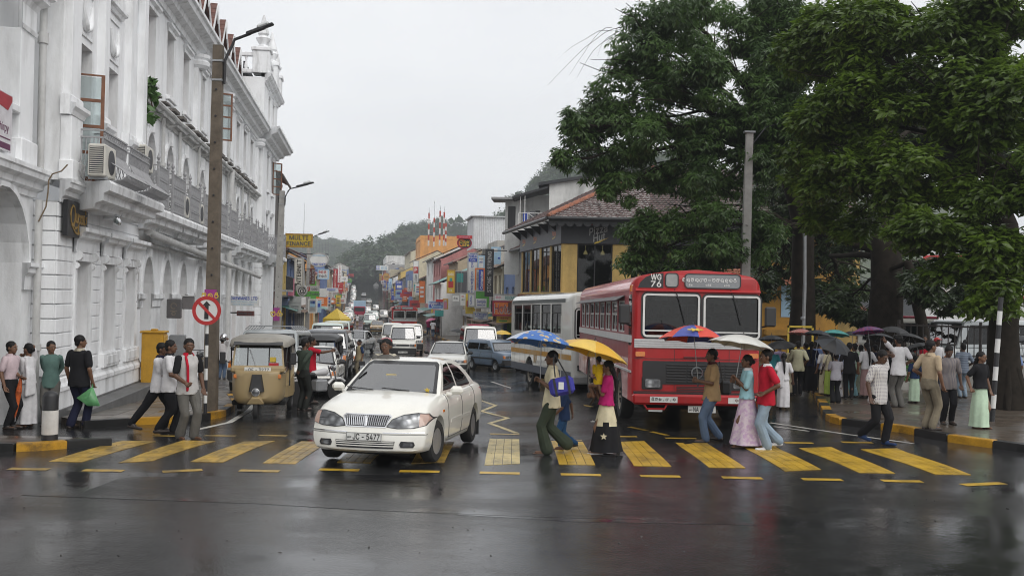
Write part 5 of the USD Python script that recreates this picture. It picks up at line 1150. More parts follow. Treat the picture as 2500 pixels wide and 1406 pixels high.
def tree(name, label, trunk, forks, blobs, n, L, W, lm, seed, per=6, droop=.5, group=None, twig=60, r0=.5, shell=.5, sub=11):
 """trunk: base and crotch points; forks: indices of blobs that get a main limb. Blobs: (px, py, d, rx, ry) in photograph pixels at depth d."""
 rr = random.Random(seed); B = []
 for px, py, d, rx, ry in blobs:
  s = d / FPX; B.append((at(px, py, d), np.array([rx * s, max(rx, ry) * s * 1.15, ry * s])))
 base = np.array(trunk[0]); t = thing(name, label, 'tree', base)
 tk = MB(); P = [np.array(p) - base for p in trunk]
 fl = len(P); R = np.linspace(r0, r0 * .62, fl); Q = []
 pts = []
 for a in range(fl - 1):
  for q in np.linspace(0, 1, 5)[: (5 if a == fl - 2 else 4)]: pts.append(P[a] * (1 - q) + P[a + 1] * q + np.array([rr.gauss(0, .04), rr.gauss(0, .04), 0]))
 rad = np.linspace(r0, r0 * .62, len(pts)); rad[0] *= 1.45; rad[1] *= 1.12
 tk.tube(pts, rad, 14)
 for k in range(6):
  a = k * PI / 3 + rr.random(); o = np.array([math.cos(a), math.sin(a), 0])
  tk.tube([pts[0] + o * r0 * .35 + [0, 0, 1.3], pts[0] + o * r0 * .95 + [0, 0, .45], pts[0] + o * r0 * 1.9 - [0, 0, .1]], [.1 * r0, .28 * r0, .12 * r0], 7)
 part(t, 'trunk', tk, BARK, smooth=60)
 tops = [np.array(p) - base for p in trunk[1:]]; 
 for k, (c, rd) in enumerate(B):
  lb = MB(); c_ = c - base
  o = min(tops, key=lambda q: np.linalg.norm(q - c_)) if k not in forks else tops[-1]
  Pm = limb(lb, o, c_, (r0 * .42 if k in forks else r0 * .2), r0 * .07, rr, n=10, sag=.5)
  for q in range(twig // len(B) + 3):
   a = Pm[rr.randrange(4, 10)]; e = c_ + np.array([rr.uniform(-1, 1), rr.uniform(-1, 1), rr.uniform(-1, 1)]) * rd * .95
   limb(lb, a, e, r0 * .06, .008, rr, n=6)
  part(t, 'limb', lb, BARK, smooth=60)
 SB = []
 for c, rd in B:
  for q in range(sub):
   o = np.array([rr.gauss(0, 1), rr.gauss(0, 1), rr.gauss(0, 1)]); o /= np.linalg.norm(o); SB.append((c - base + o * rd * rr.uniform(.35, .85), rd * np.array([1, 1, .75]) * rr.uniform(.30, .52)))
 (V, F), pos = leaf_cloud(SB, n, L, W, seed, per, droop, shell)
 part(t, 'crown', (V, F), lm, kind='stuff')
 return t
g0 = lambda px, py: gnd(px, py)
def base_at(px, d): 
 X = (px - 1250) / FPX * d; return np.array([X, d, float(gz(X, d)) + .05])
TA = [(1415, 340, 31, 62, 75), (1470, 225, 31, 75, 90), (1560, 110, 31, 85, 95), (1680, 45, 31, 110, 95), (1540, 300, 31, 100, 90), (1700, 200, 31, 120, 100), (1800, 80, 32, 95, 70), (1480, 415, 31, 70, 45), (1590, 420, 32, 95, 60), (1390, 300, 30, 34, 36), (1380, 385, 30.5, 34, 34),
      (1700, 330, 32, 120, 80), (1850, 250, 32, 110, 110), (1720, 450, 31, 90, 65), (1840, 420, 31, 80, 90), (1640, 560, 31, 82, 62), (1740, 570, 30, 88, 80), (1570, 610, 31, 55, 42), (1690, 640, 31, 100, 36), (1850, 580, 31, 75, 85), (1500, 470, 31, 45, 40), (1915, 170, 31, 85, 110), (1920, 330, 31, 80, 90), (1925, 45, 32, 80, 50), (1560, 560, 31, 55, 55), (1535, 640, 31, 38, 28), (1880, 10, 32, 80, 40)]
tree('rain_tree', 'wide dark-leaved tree whose left boughs overhang the corner restaurant and the red bus', [base_at(1965, 33), at(1960, 560, 33), at(1930, 400, 33)], (0, 1, 3, 5, 12), TA, 15000, .21, .065, LA, 31, per=7, droop=.75, r0=.42, twig=120)
TB = [(1985, 120, 27, 95, 110), (2110, 90, 26, 120, 110), (2270, 60, 25, 130, 110), (2430, 70, 24, 130, 120), (2010, 280, 26, 95, 95), (2140, 260, 25, 115, 105), (2300, 240, 24, 125, 115), (2460, 260, 23, 110, 125), (1985, 420, 26, 75, 80), (2080, 410, 25, 95, 90),
      (2230, 420, 24, 110, 100), (2390, 430, 23, 110, 105), (2500, 450, 22, 80, 100), (2270, 560, 23, 90, 70), (2400, 590, 22.5, 100, 85), (2500, 620, 22, 70, 90), (2330, 660, 23, 70, 50), (2430, 720, 22, 70, 55), (2010, 520, 27, 60, 55), (2110, 540, 26, 70, 50)]
tree('broad_leaf_tree', 'nearest tree with large yellow-green leaves filling the upper right of the street', [base_at(2462, 23.5), at(2455, 600, 23.8), at(2420, 420, 24)], (1, 2, 5, 10), TB, 11000, .24, .105, LB, 32, per=6, droop=.35, r0=.36, twig=120)
TC = [(1930, 480, 40, 95, 110), (2010, 600, 40, 110, 90), (1960, 300, 40, 120, 120), (2120, 350, 40, 120, 130), (2260, 300, 40, 120, 130), (2160, 560, 38, 90, 100), (2050, 690, 37, 90, 55), (1900, 640, 40, 70, 60), (2150, 200, 40, 160, 140), (2400, 330, 38, 130, 160), (1850, 700, 38, 60, 40)]
tree('shade_tree', 'thick-trunked dark tree standing behind the queue of umbrellas', [base_at(2165, 32), at(2165, 620, 32), at(2150, 420, 33)], (0, 3, 4, 8), TC, 10000, .26, .10, LC, 33, per=6, droop=.5, r0=.58, twig=80)
TD = [(2060, 745, 34, 70, 45), (1990, 730, 36, 60, 50), (2120, 770, 33, 45, 30), (2250, 700, 30, 50, 40), (2320, 725, 33, 70, 38), (2250, 660, 33, 70, 40), (2410, 700, 33, 60, 40)]
tree('understorey_tree', 'small leaning tree with drooping leaves below the thick trunk', [base_at(2275, 31), at(2235, 720, 31), at(2215, 640, 31)], (0,), TD, 3000, .25, .09, LC, 34, per=6, r0=.2, twig=30)
tw_ = MB(); r6 = random.Random(4)
for k in range(6):
 a = at(1495 + r6.uniform(-10, 25), 75 + r6.uniform(-10, 20), 31); p = [a]; v = np.array([-.28, 0, .02])
 for q in range(7): v = v + np.array([r6.gauss(0, .08), r6.gauss(0, .08), r6.gauss(-.09, .06)]); p.append(p[-1] + v * .55)
 tw_.tube(p, np.linspace(.009, .003, 8), 4)
solo('hanging_twigs', tw_, BARK, 'bare hanging twigs at the upper left edge of the wide dark-leaved tree', 'twigs')
# ---------------------------------------------------------------- wooded hills
HB = [(-56, 610, 26, 100, 19), (-22, 640, 30, 100, 17), (22, 470, 34, 90, 34), (85, 470, 60, 90, 52), (-150, 980, 75, 170, 22), (-250, 1000, 80, 160, 28), (180, 480, 60, 90, 50)]
def hz_(x, y): return gz(x, y) - 3.0 + sum(a * np.exp(-((x - cx) / sx) ** 2 - ((y - cy) / sy) ** 2) for cx, cy, sx, sy, a in HB)
hx, hy = np.meshgrid(np.linspace(-420, 320, 110), np.linspace(360, 1250, 90)); hzv = hz_(hx, hy); hzv = hzv + 2.2 * (fbm(np.stack([hx / 25, hy / 25, 0 * hx], -1)) - .5)
ii = np.arange(hx.size).reshape(hx.shape); qd = np.c_[ii[:-1, :-1].ravel(), ii[:-1, 1:].ravel(), ii[1:, 1:].ravel(), ii[1:, :-1].ravel()]
solo('hills', MB().add(np.c_[hx.ravel(), hy.ravel(), hzv.ravel()], qd), mat('hill_ground', (.045, .06, .025), .9, var=.4, scale=.2), kind='structure', smooth=True)
UsdGeom.Xform.Define(stage, '/World/forest'); tag('/World/forest', None, None, None, 'stuff')
pi = UsdGeom.PointInstancer.Define(stage, '/World/forest/trees'); UsdGeom.Scope.Define(stage, '/World/forest/trees/kinds'); paths = []
LH = [leafmat('hill_leaf_a', (.022, .045, .018), (.06, .10, .03), (.08, .10, .03)), leafmat('hill_leaf_b', (.035, .06, .02), (.085, .13, .04), (.10, .12, .03)), LC]
for k in range(5):
 rg = np.random.default_rng(50 + k); bl = [(np.array([rg.normal(0, .28), rg.normal(0, .28), .62 + rg.normal(0, .14)]), np.array([.32, .32, .26]) * (.7 + .6 * rg.random())) for _ in range(7)]
 if k == 4:   # a palm
  V, F = [], []; mp = MB().tube([(0, 0, 0), (.03, 0, .6), (.02, 0, 1.1)], [.03, .022, .018], 5)
  for a in np.linspace(0, 2 * PI, 14)[:-1]:
   e = np.array([math.cos(a), math.sin(a), 0]); sdv = np.array([-math.sin(a), math.cos(a), 0]); z = rg.uniform(-.1, .2)
   mp.add([(.02, 0, 1.1), np.array([.02, 0, 1.18 + z]) + e * .2 + sdv * .05, np.array([.02, 0, 1.02 + z]) + e * .45, np.array([.02, 0, 1.18 + z]) + e * .2 - sdv * .05], [(0, 1, 2), (0, 2, 3)])
  m_ = mp
 else:
  (V, F), _ = leaf_cloud(bl, 420, .12, .08, 60 + k, per=4, droop=.3, shell=.5); m_ = MB().add(V, F).tube([(0, 0, -.1), (0, 0, .5)], [.05, .03], 5)
 pth = f'/World/forest/trees/kinds/tree_{k:03d}'; usdkit.mesh(stage, pth, m_.get(), LH[k % 3]); paths.append(pth)
rg = np.random.default_rng(9); PS, SC, ID, OR = [], [], [], []
while len(PS) < 2600:
 x, y = rg.uniform(-330, 200), rg.uniform(400, 1050)
 h = hz_(x, y) - gz(x, y)
 if h < 1.2 or (x + .153 * y - 3 < 14 and x + .153 * y - 3 > -14 and y < 470) or (y < 480 and x < -12): continue
 p = 1250 + FPX * x / y
 if p < 640 or p > 1700: continue
 PS.append((x, y, float(hz_(x, y)) - .5)); s = rg.uniform(6, 12); SC.append((s, s, s * rg.uniform(.85, 1.25))); ID.append(int(rg.choice(5, p=[.27, .27, .22, .16, .08]))); a = rg.random() * PI; OR.append(Gf.Quath(math.cos(a / 2), 0, 0, math.sin(a / 2)))
for px, py, d, s in ((890, 668, 455, 17), (868, 672, 470, 14), (912, 660, 462, 16), (935, 665, 470, 15), (853, 690, 500, 14), (880, 640, 480, 16), (905, 622, 500, 17), (925, 640, 490, 16), (860, 645, 520, 15)):
 q = at(px, py, d); PS.append((q[0], q[1], q[2] - s * .6)); SC.append((s, s, s * 1.05)); ID.append(int(rg.choice([0, 2]))); OR.append(Gf.Quath(1, 0, 0, 0))
pi.CreatePrototypesRel().SetTargets([Sdf.Path(p) for p in paths]); pi.CreateProtoIndicesAttr(Vt.IntArray(ID)); pi.CreatePositionsAttr(Vt.Vec3fArray([Gf.Vec3f(*map(float, p)) for p in PS])); pi.CreateScalesAttr(Vt.Vec3fArray([Gf.Vec3f(*map(float, s)) for s in SC])); pi.CreateOrientationsAttr(Vt.QuathArray(OR))
hzm = graph('moist_air', {'v': ('principled_volume', {'color': (.88, .91, .95), 'density': .0005, 'anisotropy': .2})}, [], None)
stage.GetPrimAtPath('/World/Looks/moist_air')
usdkit.material(stage, '/World/Looks/moist_air', {'v': ('principled_volume', {'color': (.88, .91, .95), 'density': .0005, 'anisotropy': .2})}, [], volume='v.volume')
solo('haze', MB().box(-950, 950, -60, 1550, -6, 140), '/World/Looks/moist_air', kind='stuff')
# ---------------------------------------------------------------- poles, signals, bollard, fence
CONC = mat('stained_concrete', (.125, .10, .075), .85, var=.25, scale=6, dirt=(.045, .04, .03), dscale=1.2, damt=.85, bump=.35)
CONCL = mat('pale_concrete', (.34, .33, .31), .85, var=.15, scale=5, dirt=(.12, .11, .10), dscale=1.0, damt=.7, bump=.3)
def lamp_post(label, base, h, w0, w1, arm, rz, m=CONC, hole=True, lean=None, ls=1.):
 t = thing('street_lamp', label, 'street lamp', base, rz, 'concrete lamp posts', tilt=lean)
 V = []; 
 for z, w in ((-.2, w0), (h, w1)): V += [(-w / 2, -w * .42, z), (w / 2, -w * .42, z), (w / 2, w * .42, z), (-w / 2, w * .42, z)]
 pm = MB().add(V, [(0, 1, 5, 4), (1, 2, 6, 5), (2, 3, 7, 6), (3, 0, 4, 7), (4, 5, 6, 7)]); part(t, 'post', pm, m)
 if hole:
  for k in range(9):
   z = h * .30 + k * .55
   if z < h - .2: part(t, 'bolt_hole', MB().lathe([(.0, 0), (.022, .001), (.022, .02), (0, .021)], (0, -(w0 + (w1 - w0) * z / h) * .42 - .002, z), 7, M=rot((1, 0, 0), PI / 2)), BLACKM)
 for z in (h - .75, h - .35): part(t, 'strap', MB().box(-w1 * .6, w1 * .6, -w1 * .5, w1 * .5, z, z + .04), GREYM)
 if arm:
  L, up = arm; P = [(w1 * .5 + .04, 0, h - .8), (w1 * .5 + .05, 0, h - .3), (w1 * .5 + .2, 0, h + .02), (L * .5, 0, h + up * .5), (L, 0, h + up)]
  part(t, 'arm', MB().tube(P, .032, 8), BLACKM, smooth=50)
  a = math.atan2(up * .5, L * .5); M = rot((0, 1, 0), -a) * ls
  part(t, 'lamp_housing', MB().box(-.05, .62, -.09, .09, -.05, .07, .03, M=M, t=(L - .05, 0, h + up)), BLACKM)
  part(t, 'lamp_cover', MB().box(.36, .80, -.12, .12, .02, .17, .06, M=M, t=(L - .05, 0, h + up)), mat('frosted_cover', (.6, .62, .62), .25))
  part(t, 'lamp_hood', MB().box(.55, .92, -.10, .10, -.03, .06, .03, M=M, t=(L - .05, 0, h + up)), BLACKM)
 return t
b1 = gnd(513, 1004, .12); lamp_post('nearest tall stained concrete lamp post, in front of the hotel', b1, 7.62, .27, .19, (.66, .26), 0., lean=(0, 0, 0), ls=.62)
b2 = at(676, 800, 55); b2[2] = float(gz(b2[0], 55)); lamp_post('second concrete lamp post, grey, beyond the end of the hotel', b2, at(690, 466, 55)[2] - b2[2], .40, .26, (.85, .25), .05, CONCL, lean=(0, .8, 0))
b3 = at(750, 800, 88); b3[2] = float(gz(b3[0], 88)); lamp_post('third lamp post, behind the yellow finance sign', b3, at(750, 580, 88)[2] - b3[2], .36, .26, (.9, .3), .05, CONCL)
b4 = at(1812, 900, 30); b4[2] = float(gz(b4[0], 30)); up_ = thing('utility_pole', 'tall pale concrete pole without a lamp, behind the red bus', 'pole', b4, 0, tilt=(0, .7, 0))
hh = at(1822, 325, 30)[2] - b4[2]; V = []
for z, w in ((-.2, .30), (hh, .2)): V += [(-w / 2, -w * .42, z), (w / 2, -w * .42, z), (w / 2, w * .42, z), (-w / 2, w * .42, z)]
part(up_, 'post', MB().add(V, [(0, 1, 5, 4), (1, 2, 6, 5), (2, 3, 7, 6), (3, 0, 4, 7), (4, 5, 6, 7)]), CONCL); part(up_, 'cap', MB().box(-.16, .16, -.12, .12, hh, hh + .05), GREYM)
part(up_, 'stay', MB().tube([(.12, 0, hh - .3), (.5, .1, hh + .2), (.9, .2, hh + .35)], .02, 5), BLACKM)
b5 = base_at(1962, 31); tp = thing('thin_pole', 'thin grey pole rising among the leaves behind the red umbrella', 'pole', b5); part(tp, 'tube', MB().tube([(0, 0, 0), (.03, 0, 3), (.0, 0, at(1955, 570, 31)[2] - b5[2])], .055, 7), GREYM); part(tp, 'collar', MB().lathe([(.07, 1.9), (.08, 1.95), (.07, 2.0)], (0, 0, 0), 8), GREYM)
b6 = gnd(2422, 1030, .12); sp_ = thing('striped_pole', 'black and white striped crossing pole before the right-hand trunk', 'pole', b6, 0, tilt=(0, 3.2, 0))
n = 9; H6 = 2.55
for k in range(n): part(sp_, 'band', MB().lathe([(.05, H6 * k / n), (.05, H6 * (k + 1) / n - .002)], (0, 0, 0), 10), C['w'] if k % 2 else C['k'], smooth=40)
b7 = gnd(500, 1012, .12); ns = thing('traffic_sign', 'round red-rimmed sign with a struck-out straight-ahead arrow', 'sign', b7, .0)
zc_ = at(501, 758, b7[1])[2] - b7[2]; R7 = .285
for k in range(9): part(ns, 'post_band', MB().lathe([(.034, zc_ * k / 9), (.034, zc_ * (k + 1) / 9 - .002)], (0, .02, 0), 9), C['w'] if k % 2 else C['k'], smooth=40)
sg_ = lambda poly, th, y: MB().extr(poly, th, (0, y, zc_), (1, 0, 0), (0, 0, 1))
part(ns, 'plate', sg_(Point(0, 0).buffer(R7, 32), .006, -.03), C['w'])
part(ns, 'rim', sg_(Point(0, 0).buffer(R7 + .004, 32).difference(Point(0, 0).buffer(R7 * .76, 32)), .004, -.0365), C['r'])
part(ns, 'arrow', sg_(Polygon([(-.045, -.17), (.04, -.17), (.04, .10), (.08, .10), (-.002, .19), (-.085, .10), (-.045, .10)]), .003, -.0365), C['k'])
part(ns, 'bar', sg_(affinity.rotate(sbox(-R7 * .92, -.028, R7 * .92, .028), -45, origin=(0, 0)), .003, -.040), C['r'])
def bill(label, px, py, d, w, h, items, bg='p', out=.0):
 c = at(px, py, d); t = thing('bill_poster', label, 'poster', c, 0)
 part(t, 'sheet', MB().box(-w / 2, w / 2, -.006, 0, -h / 2, h / 2), C[bg])
 mb = MB(); sin_text(mb, items, h * .45, (0, -.008, 0), w=.16); part(t, 'lettering', mb, C['y'])
bill('small purple bill with yellow script on the nearest lamp post', 514, 722, b1[1] - .16, .25, .26, 'hvr')
bill('small purple bill with yellow script on the second lamp post', 675, 767, 54.6, .34, .7, 'mk')
b8 = gnd(121, 1077, .10); bo = thing('bollard', 'black and white concrete bollard on the left island', 'bollard', b8)
part(bo, 'base_band', MB().lathe([(.115, -.05), (.115, .11)], n=20), C['k'], smooth=40); part(bo, 'white_band', MB().lathe([(.117, .11), (.117, .47)], n=20), mat('bollard_white', (.6, .58, .55), .6, dirt=(.25, .22, .18), damt=.6), smooth=40)
part(bo, 'top', MB().lathe([(.115, .47), (.115, .68), (.09, .73), (.03, .76), (0, .765)], n=20), C['k'], smooth=50)
yc = at(376, 870, 26.0); b9 = np.array([yc[0], 26.0, float(gz(yc[0], 26)) + .12]); cab = thing('utility_cabinet', 'tall yellow utility cabinet beside the hotel front', 'cabinet', b9, HA)
YC = mat('cabinet_yellow', (.50, .27, .02), .5, var=.1, dirt=(.15, .08, .02), damt=.6)
hc_ = at(376, 812, 26)[2] - b9[2]
part(cab, 'body', MB().box(-.28, .28, -.26, .26, 0, hc_, .02), YC); part(cab, 'roof', MB().box(-.32, .32, -.3, .3, hc_, hc_ + .05, .015).box(-.1, .1, -.08, .08, hc_ + .05, hc_ + .1, .02), YC)
part(cab, 'door', MB().box(-.25, .25, -.285, -.262, .12, hc_ - .06, .01), YC); part(cab, 'handle', MB().box(.16, .2, -.31, -.286, hc_ * .5, hc_ * .5 + .12), GREYM); part(cab, 'end_panel', MB().box(-.29, -.282, -.2, .2, .15, hc_ - .1), YC)
FENCE = mat('rusty_black_fence', (.025, .02, .018), .6, var=.4, scale=8)
def fence(label, pxa, pxb, d0, d1, ytop, dz=0.):
 A, B = base_at(pxa, d0), base_at(pxb, d1); A[2] = B[2] = 0.05; L = np.linalg.norm(B - A); t = thing('railing_fence', label, 'fence', A, math.atan2(B[1] - A[1], B[0] - A[0])); H = at(pxa, ytop, d0)[2]
 part(t, 'plinth_wall', MB().box(0, L, 0, .25, -.1, .75, .02), MOULD_); part(t, 'top_rail', MB().box(0, L, .09, .15, H - .05, H), FENCE); part(t, 'lower_rail', MB().box(0, L, .09, .15, .85, .9), FENCE)
 n = int(L / .17)
 for k in range(n): part(t, 'bar', MB().box(k * .17 + .02, k * .17 + .045, .107, .132, .75, H + .02), FENCE)
 for k in range(int(L / 2.2) + 1): part(t, 'fence_post', MB().box(k * 2.2, k * 2.2 + .07, .08, .16, .75, H + .12), FENCE)
fence('black iron railing behind the waiting people, at the right', 2190, 2430, 29.5, 28.0, 795); fence('short black iron railing right of the trunk at the picture edge', 2450, 2600, 27.9, 27, 797)
"""notice boards and planter near the queue"""
nt = thing('notice_board', 'yellow open-framed board behind the red umbrella', 'board', at(1945, 860, 30.5), 0)
for x0, x1, z0, z1 in ((-.28, -.23, -.7, .8), (.45, .5, -.7, .8), (-.28, .5, .74, .8), (-.28, .5, .1, .16)): part(nt, 'rail', MB().box(x0, x1, 0, .06, z0, z1), C['y'])
hd = thing('planter_hedge', 'low clipped green hedge behind the fence posts near the black umbrellas', 'hedge', base_at(2235, 28.4)); (V, F), _ = leaf_cloud([(np.array([0, 0, .55]), np.array([.9, .3, .35]))], 260, .12, .07, 77, per=5); part(hd, 'foliage', (V, F), leafmat('hedge_leaf', (.04, .12, .03), (.08, .22, .05), (.1, .2, .05)), kind='stuff'); part(hd, 'trough', MB().box(-.9, .9, -.3, .3, -.1, .3, .02), MOULD_)
# ---------------------------------------------------------------- vehicles
def carpaint(name, c, rough=.32, coat=.9, dirt=(.20, .17, .13), damt=.18): return mat(name, c, rough, var=.02, scale=3, coat=coat, dirt=dirt, dscale=1.5, damt=damt)
PW, PGREY, PBLUE, PDARK, PSILV, PGOLD, PRED, PGREEN = carpaint('paint_white', (.76, .75, .69)), carpaint('paint_grey', (.33, .36, .37)), carpaint('paint_steel_blue', (.12, .17, .24)), carpaint('paint_dark', (.025, .03, .04)), carpaint('paint_silver', (.40, .41, .42)), carpaint('paint_gold', (.42, .27, .10)), carpaint('paint_maroon', (.25, .03, .03)), carpaint('paint_pale_green', (.50, .60, .55))
RUB = mat('tyre_rubber', (.018, .018, .018), .8, bump=.2); TRIMK = mat('black_trim', (.025, .025, .026), .5); SEAT = mat('car_seat', (.10, .095, .09), .85); ALLOY = mat('alloy_rim', (.42, .42, .43), .35, metal=.7, dirt=(.15, .13, .1), damt=.5)
LAMP = graph('headlamp_glass', {'p': ('principled_bsdf', {'base_color': (.35, .36, .37), 'metallic': .55, 'roughness': .18, 'coat_weight': 1.}), 'v': ('voronoi_texture', {'scale': 9.}), 'tc': ('texture_coordinate', {}), 'r': ('rgb_ramp', {'ramp': [(.0, (.55, .56, .58)), (.45, (.16, .165, .17)), (.8, (.06, .06, .065))]})}, [('tc.object', 'v.vector'), ('v.distance', 'r.fac'), ('r.color', 'p.base_color')], 'p.BSDF')
AMBER = mat('amber_lens', (.60, .17, .02), .2, coat=1.); REDL = mat('red_lens', (.40, .02, .02), .2, coat=1.); PLW, PLT = mat('plate_white', (.66, .66, .63), .5), mat('plate_letters', (.02, .02, .02), .5); UNDER = mat('underbody', (.012, .012, .012), .9)
def prism_xz(pts, y0, y1):   # polygon in x, z run along y
 return to_man(*MB().extr(pts if not isinstance(pts, (list, tuple)) else Polygon(pts), y1 - y0, (0, y1, 0), (1, 0, 0), (0, 0, 1)).get())
def prism_yz(pts, x0, x1):
 return to_man(*MB().extr(pts if not isinstance(pts, (list, tuple)) else Polygon(pts), x1 - x0, (x0, 0, 0), (0, 1, 0), (0, 0, 1)).get())
def mirror_x(p): return [(-x, z) for x, z in p][::-1]
def wheel(owner, x, y, r, w, rimm=ALLOY, spokes=7, steer=0., z=None):
 t = T(_fresh(owner.path + '/wheel')); xf = UsdGeom.Xform.Define(stage, t.path); s = 1 if x > 0 else -1
 xf.AddTranslateOp().Set(Gf.Vec3d(x, y, r if z is None else z)); xf.AddRotateZOp().Set(math.degrees(steer))
 M = rot((0, 1, 0), PI / 2 * s)
 part(t, 'tyre', MB().lathe([(r * .62, -w / 2), (r * .9, -w / 2), (r * .985, -w * .36), (r, -w * .2), (r, w * .2), (r * .985, w * .36), (r * .9, w / 2), (r * .62, w / 2), (r * .6, w * .3), (r * .6, -w * .3)], n=28, M=M), RUB, smooth=40)
 rm = MB().lathe([(r * .63, -w * .3), (r * .66, w * .42), (r * .62, w * .46), (r * .55, w * .3), (r * .2, w * .16), (0, w * .16)], n=24, M=M); part(t, 'rim', rm, TRIMK if spokes else rimm, smooth=40)
 if spokes:
  sp = MB()
  for k in range(spokes):
   a = 2 * PI * k / spokes; R = rot((1, 0, 0), a); sp.box(-.012, .012, -r * .085, r * .085, r * .08, r * .62, .008, M=R, t=(s * w * .36, 0, 0))
  sp.lathe([(0, w * .3), (r * .17, w * .3), (r * .16, w * .44), (0, w * .45)], n=12, M=M).lathe([(r * .60, w * .3), (r * .66, w * .4), (r * .66, w * .47), (r * .60, w * .44)], n=28, M=M)
  part(t, 'spokes', sp, rimm)
 return t
LOFTS = {}
def loft(st, ring, e=0., **k):
 key = (id(st), len(ring))
 if key not in LOFTS: LOFTS[key] = (st, loft0(st, ring, **k))
 m = LOFTS[key][1]
 return trimesh.Trimesh(m.vertices + m.vertex_normals * e, m.faces, process=False) if e else m
def loft0(st, ring, nose=.12, tail=.08, L=4.4, face=None):
 """Closed body: st rows (y, half width, z bottom, z top, crown); ring rows (x fraction, z fraction)."""
 yF, yR = st[0][0], st[-1][0]; R = np.array(ring); n = len(R); V = []
 for y, hw, zb, zt, cr in st:
  x = R[:, 0] * hw; z = zb + R[:, 1] * (zt - zb) + cr * np.clip(1 - R[:, 0] ** 2, 0, 1) * (R[:, 1] > .9)
  V.append(np.c_[np.r_[x, -x[::-1]], np.full(2 * n, y), np.r_[z, z[::-1]]])
 m = 2 * n; P = np.vstack(V); F = []
 for i in range(len(st) - 1):
  for j in range(m):
   a, b = i * m + j, i * m + (j + 1) % m; F.append((a, a + m, b + m)); F.append((a, b + m, b))
 nx = 9
 for row, flip in ((0, 0), (len(st) - 1, 1)):
  base = len(P); g = []
  for k in range(n):
   a, b = V[row][k], V[row][m - 1 - k]; g.append([a * (1 - t) + b * t for t in np.linspace(0, 1, nx)])
  g = np.array(g); P = np.vstack([P, g.reshape(-1, 3)])
  for k in range(n - 1):
   for q in range(nx - 1):
    a, b, c, d = base + k * nx + q, base + k * nx + q + 1, base + (k + 1) * nx + q + 1, base + (k + 1) * nx + q
    F += [(a, c, b), (a, d, c)] if flip else [(a, b, c), (a, c, d)]
 m_ = trimesh.Trimesh(P, np.array(F), process=True); m_.merge_vertices(); m_.update_faces(m_.nondegenerate_faces(height=1e-9)); trimesh.repair.fix_normals(m_)
 v = np.array(m_.vertices); hw0 = max(s[1] for s in st)
 for yE, k, sg in ((yF, nose, 1), (yR, tail, -1)):
  s = np.clip(1 - np.abs(v[:, 1] - yE) / 1.1, 0, 1) ** 1.5; v[:, 1] -= sg * k * s * (np.abs(v[:, 0]) / hw0) ** 2.4
  if face is not None:
   w = np.clip(1 - np.abs(v[:, 1] - yE) / .5, 0, 1); v[:, 1] -= sg * w * np.interp(v[:, 2], *face[0 if sg > 0 else 1])
 if m_.volume < 0: m_.invert()
 m_ = trimesh.Trimesh(v, m_.faces, process=False)
 return m_
RING = [(0, -.014), (.5, -.010), (.82, .0), (.93, .05), (.975, .18), (.995, .38), (1, .58), (.99, .74), (.965, .86), (.92, .94), (.84, .985), (.6, 1.0), (.3, 1.004), (0, 1.006)]
def pitch_of(loc, rz):
 y = float(loc[1]); s = float(gz(loc[0], y + 1.3) - gz(loc[0], y - 1.3)) / 2.6
 return (math.degrees(math.atan(s * math.cos(rz))), 0, 0)
